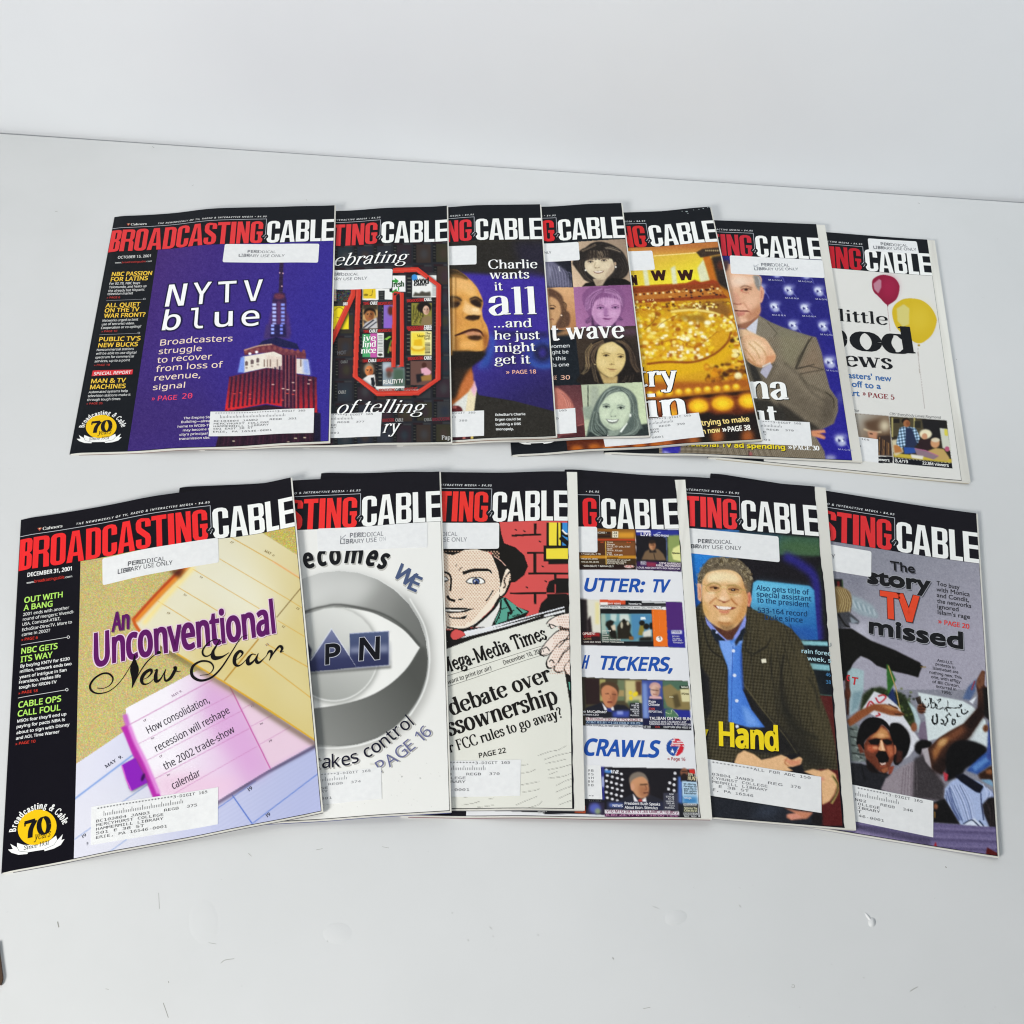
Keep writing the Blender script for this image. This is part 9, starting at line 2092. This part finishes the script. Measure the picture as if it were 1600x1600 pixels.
def label_sheet(m, loc, q, r, lift=.0003, name='sticker'):
    """a paper sticker with rounded corners; q = its corners in the photograph"""
    c = m.uv(np.array(q, float))
    L, H = np.linalg.norm(c[1] - c[0]), np.linalg.norm(c[3] - c[0])
    xs = np.unique(np.concatenate([np.linspace(0, L, 30), np.linspace(0, r, 6), np.linspace(L - r, L, 6)])) if r else np.linspace(0, L, 30)
    rows = []
    for x in xs:
        e = 0
        if r and x < r: e = r - math.sqrt(max(0, r * r - (r - x) ** 2))
        if r and x > L - r: e = r - math.sqrt(max(0, r * r - (x - L + r) ** 2))
        rows.append([(x / L, (e + (H - 2 * e) * t) / H) for t in np.linspace(0, 1, 6)])
    ab = np.array(rows)
    a, b = ab[..., 0:1], ab[..., 1:2]
    uv = (1 - a) * (1 - b) * c[0] + a * (1 - b) * c[1] + a * b * c[2] + (1 - a) * b * c[3]
    top = loc(m.surf(uv, lift)); low = loc(m.surf(uv, .00003))
    nx, ny = ab.shape[:2]
    n = nx * ny
    i = np.arange(n).reshape(nx, ny)
    F = [(i[k, j], i[k, j + 1], i[k + 1, j + 1], i[k + 1, j]) for k in range(nx - 1) for j in range(ny - 1)]
    for k in range(nx - 1):
        F.append((i[k, 0], i[k + 1, 0], n + i[k + 1, 0], n + i[k, 0])); F.append((i[k + 1, -1], i[k, -1], n + i[k, -1], n + i[k + 1, -1]))
    for j in range(ny - 1):
        F.append((i[0, j + 1], i[0, j], n + i[0, j], n + i[0, j + 1])); F.append((i[-1, j], i[-1, j + 1], n + i[-1, j + 1], n + i[-1, j]))
    return np.vstack([top.reshape(-1, 3), low.reshape(-1, 3)]), [tuple(int(k) for k in f) for f in F]

def ink_mesh(name, chunks, loc):
    F, n = [], 0
    for c in chunks:
        F += [tuple(i + n for i in f) for f in c[1]]
        n += len(c[0])
    me = raw_mesh(name, loc(np.vstack([c[0] for c in chunks])), F)
    a = me.color_attributes.new('ink', 'FLOAT_COLOR', 'POINT')
    c4 = np.ones((n, 4), np.float32); c4[:, :3] = np.vstack([c[2] for c in chunks])
    a.data.foreach_set('color', c4.reshape(-1))
    return me

def build_mag(key, label):
    m, S, P = MAGS[key], SHEETS[key], PICS[key]
    loc = Place(m)
    root = bpy.data.objects.new('magazine', None)
    COL.objects.link(root)
    root.empty_display_size = .05
    root.location = (m.pose[0], m.pose[1], 0)
    root.rotation_euler = (0, 0, m.pose[2])
    root['label'], root['category'], root['group'] = label, 'magazine', 'trade weeklies fanned out in two rows'
    cw = m.cover * W_MM
    rng = np.random.default_rng(int(m.rank) + (50 if m.row == 'R' else 0))
    jag = None
    if key in ('R3', 'R4', 'R5'):                     # the flap was torn off along the edge
        jag = lambda v: np.interp(v, np.linspace(0, H_MM, 120), np.cumsum(rng.normal(0, .22, 120)) * .35 - .1 + rng.normal(0, .18, 120))
    pages = link('pages', raw_mesh('pages', *slab(m, loc, .6, W_MM + .35, .4, H_MM + .45, .00028, T_MAG - .00026, nu=90, nv=30)), M_PAGES, root)
    back = link('back_cover', raw_mesh('back_cover', *slab(m, loc, .3, W_MM + (.1 if m.cover > .99 else -.6), .2, H_MM + .75, T_MAG - .00025, T_MAG - .00004)),
                mat('back_cover_print', BACKS[key], .35, .3), root)
    warm = m.row == 'R'
    nj = 70 if jag else 44
    cover = link('front_cover', raw_mesh('front_cover', *slab(m, loc, 0, cw, 0, H_MM, .00009, .00022, nu=130, nv=nj, jag=jag)), M_BLACK_WARM if warm else M_BLACK, root)
    spine_uv = np.array([[0, H_MM * t] for t in np.linspace(0, 1, 14)])
    sp = np.stack([m.surf(spine_uv, -.0001), m.surf(spine_uv - [.35, 0], -.0005), m.surf(spine_uv - [.35, 0], -T_MAG + .0015), m.surf(spine_uv, -T_MAG + .0013)], 1)
    link('spine', grid_mesh('spine', loc(sp)), M_BLACK_WARM if warm else M_BLACK, root)
    # the printed picture: fine where it shows, coarse under the next magazine
    k = m.cover * W_MM / 202.3
    u0, u1, v0, v1 = 45.0 * k, cw - .25, 46.9, H_MM - .35
    if m.rank > 1:
        o = MAGS[m.row + str(m.rank - 1)]
        e = m.uv(project(o.surf(np.array([[W_MM, 0], [W_MM, H_MM]], float))))
        uvis = max(min(e[:, 0].min() - 6, u1 - 20), u0)
    else:
        uvis = u0
    du = .52
    us = np.concatenate([np.arange(u0, uvis, 1.6), np.linspace(uvis, u1, int((u1 - uvis) / du) + 2)]) if uvis > u0 + 2 else np.linspace(u0, u1, int((u1 - u0) / du) + 2)
    vs = np.linspace(v0, v1, int((v1 - v0) / (du * 1.2)) + 2)
    U, V = np.meshgrid(us, vs)
    W = m.surf(np.stack([U, V], -1), .00005)
    if key in ('T1', 'T3', 'T4', 'T5', 'T6', 'R5', 'R6'):                  # the grain of a printed photograph
        P.a += rng.normal(0, 5, P.a.shape[:2] + (1,)) + blur(rng.normal(0, 14, P.a.shape[:2]).astype(np.float32), 1.6)[..., None]
    if key in ('R5', 'R6', 'T6'):                                               # deep blacks of the press
        P.a = np.where(P.a < 140, 140 * np.clip(P.a / 140, 0, 1) ** (1.3 if key == 'R6' else 1.15), P.a)
    pic = P.sample(project(W))
    link('cover_picture', grid_mesh('cover_picture', loc(W), lin(pic)), M_PRINT, cover)
    sub = {}
    for q, rad, nm in ((STICK.get(key), 1.6, 'library_sticker'), (ADDR.get(key), 0, 'address_label')):
        if q:
            sub[nm] = link(nm, raw_mesh(nm, *label_sheet(m, loc, q, rad)), M_STICK, root)
    home = {'stamp_text': 'library_sticker', 'label_text': 'address_label'}
    for part, ink in S.parts.items():
        h = home.get(part)
        for group in ink.clusters():
            link(part, ink_mesh(part, group, loc), M_INK if h else M_PRINT, sub.get(h, cover) if h else cover)
    return root

# ---------------------------------------------------------------- the setting
def build_setting():
    # far edge of the table, read off the photograph
    a, b = unproject((0, 209), 0), unproject((1600, 317.5), 0)
    d = (b - a) / np.linalg.norm(b - a)
    n = np.array([-d[1], d[0]])                       # away from the camera
    A, B = a - d * .9, b + d * .9
    o = -n * 1.75
    V = [(*(A + o), 0), (*(B + o), 0), (*B, 0), (*A, 0)]
    V += [(x, y, -.03) for x, y, _ in V]
    t = link('tabletop', raw_mesh('tabletop', V, [(0, 1, 2, 3), (7, 6, 5, 4), (0, 4, 5, 1), (1, 5, 6, 2), (2, 6, 7, 3), (3, 7, 4, 0)]), M_TABLE)
    t['kind'] = 'structure'; t['label'] = 'white scuffed laminate table top'
    # the white board standing behind it, bowed a little along its foot
    cols = 40
    P = []
    for i in range(cols + 1):
        f = i / cols
        p = A * (1 - f) + B * f + n * (.004 + .0025 * math.sin(f * 9))
        P.append([(p[0] + n[0] * z * .03, p[1] + n[1] * z * .03, z - .02) for z in (0, .02, .1, .4, 1.2)])
    w = link('backdrop', grid_mesh('backdrop', np.array(P)), M_WALL)
    w['kind'] = 'structure'; w['label'] = 'white board standing behind the table'
    # marks on the laminate
    def mark(pts, wpx, material=M_SCUFF, name='scuff_mark'):
        p = unproject(np.array(catmull(pts), float), 0)
        v, f = strip(p, np.asarray(wpx) * .0003)
        link(name, raw_mesh(name, [(x, y, .00006) for x, y in v], f), material, t)
    for pts, wd in (([(248, 1395), (249, 1420)], .8), ([(255, 1567), (259, 1578), (263, 1590)], 1.2), ([(494, 1328), (504, 1326)], .9), ([(388, 1333), (393, 1338)], .8), ([(597, 1323), (608, 1325)], .6), ([(90, 1440), (92, 1449)], 2.2), ([(1422, 1549), (1428, 1545), (1434, 1542)], 1.3), ([(957, 1496), (959, 1499)], 2), ([(706, 1426), (707, 1427)], 2),
                    ([(731, 1468), (732, 1470)], 1.6), ([(1477, 1354), (1479, 1356)], 2.2), ([(1237, 1539), (1241, 1539), (1241, 1543), (1236, 1542)], .7), ([(1155, 1414), (1158, 1418)], 1.2), ([(326, 1473), (338, 1475)], .6), ([(263, 1533), (264, 1536)], 1.2), ([(165, 1545), (170, 1546)], .7), ([(238, 229), (241, 231)], 1.4), ([(1434, 317), (1437, 318)], 1.6), ([(478, 312), (480, 313)], 1.2), ([(300, 290), (303, 289)], 1), ([(86, 330), (90, 331)], 1.2), ([(1310, 560), (1495, 560)][:0] or [(1494, 561), (1495, 562)], 1.6),
                    ([(345, 1505), (352, 1500), (366, 1498)], 1.0), ([(1020, 1416), (1030, 1420)], .6), ([(765, 1448), (769, 1452)], 1.0), ([(770, 1462), (771, 1464)], 1.3), ([(1005, 1576), (1016, 1574)], .8), ([(840, 1460), (842, 1462)], 1.3)):
        mark(pts, wd)
    # a torn blister, a low bump and a bead of filler
    def bump(cx, cy, rx, ry, h, name, rot=0, tear=False):
        c = unproject((cx, cy), 0)
        N = 28
        V, F = [], []
        for r in range(7):
            q = r / 6
            for j in range(N):
                a = 2 * math.pi * j / N
                x, y = rx * q * math.cos(a), ry * q * math.sin(a)
                if tear: x *= 1 + .55 * max(0, -math.sin(a)) ** 2 * 0
                X, Y = x * math.cos(rot) - y * math.sin(rot), x * math.sin(rot) + y * math.cos(rot)
                V.append((c[0] + X, c[1] + Y, h * (1 - q * q) ** 1.5 + (.00002 if q < 1 else -.0001)))
        for r in range(6):
            for j in range(N):
                F.append((r * N + j, r * N + (j + 1) % N, (r + 1) * N + (j + 1) % N, (r + 1) * N + j))
        link(name, raw_mesh(name, V, F, True), M_TABLE, t)
    bump(527, 1458, .010, .007, .0004, 'laminate_blister'); bump(1056, 1434, .008, .005, .0004, 'laminate_blister', .3); bump(318, 1440, .010, .016, .0002, 'laminate_blister', .3)
    bump(1362.5, 1441, .0026, .0034, .0013, 'laminate_blister', -.4); bump(1357.5, 1434, .0011, .0042, .0007, 'laminate_blister', .55)
    mark([(512, 1472), (512, 1462), (514, 1458), (525, 1452)], .9); mark([(518, 1454), (527, 1451)], 1.4)
    # the end of a dark wooden bar by the left edge of the picture
    q = unproject(np.array([(-30, 1474), (-1, 1474), (6, 1530), (3, 1540), (-30, 1540)], float), .0)
    V = [(x, y, .0005) for x, y in q] + [(x, y, .002) for x, y in q]
    n5 = 5
    wd = link('wooden_bar', raw_mesh('wooden_bar', V, [tuple(range(n5))[::-1], tuple(range(n5, 2 * n5))] + [(i, (i + 1) % n5, n5 + (i + 1) % n5, n5 + i) for i in range(n5)]), M_WOOD)
    wd['label'], wd['category'] = 'end of a dark brown wooden bar at the left edge of the white table', 'wooden bar'

LABELS = {
 'T1': 'magazine with lit skyscraper on violet, words NYTV blue, unobstructed at the left',
 'T2': 'magazine with a collage of tiny covers inside big red outlined numerals',
 'T3': 'magazine with a man in profile on blue, headline Charlie wants it all',
 'T4': 'magazine with tinted portraits of women in squares and the words t wave',
 'T5': 'magazine with golden casino lights and three W letters on a yellow panel',
 'T6': 'magazine with a grey haired man in tweed before a blue patterned wall',
 'T7': 'white magazine with a red and a yellow balloon, at the far right end',
 'R1': 'magazine with yellow and pink diaries on gold, headline An Unconventional New Year',
 'R2': 'white magazine with a big grey eye emblem and blue P and N tiles',
 'R3': 'magazine with a comic drawing of a man in a black hat reading a newspaper',
 'R4': 'magazine with strips of television screens between blue words TICKERS and CRAWLS',
 'R5': 'magazine with a smiling man in glasses and checked jacket, yellow word Hand',
 'R6': 'magazine with a shouting protest crowd, headline The story TV missed',
}
build_setting()
for _f in (cover_T7, cover_T6, cover_T5, cover_T4, cover_T3, cover_T2, cover_T1, cover_R6, cover_R5, cover_R4, cover_R3, cover_R2, cover_R1):
    _f()
for _k in LABELS:
    build_mag(_k, LABELS[_k])
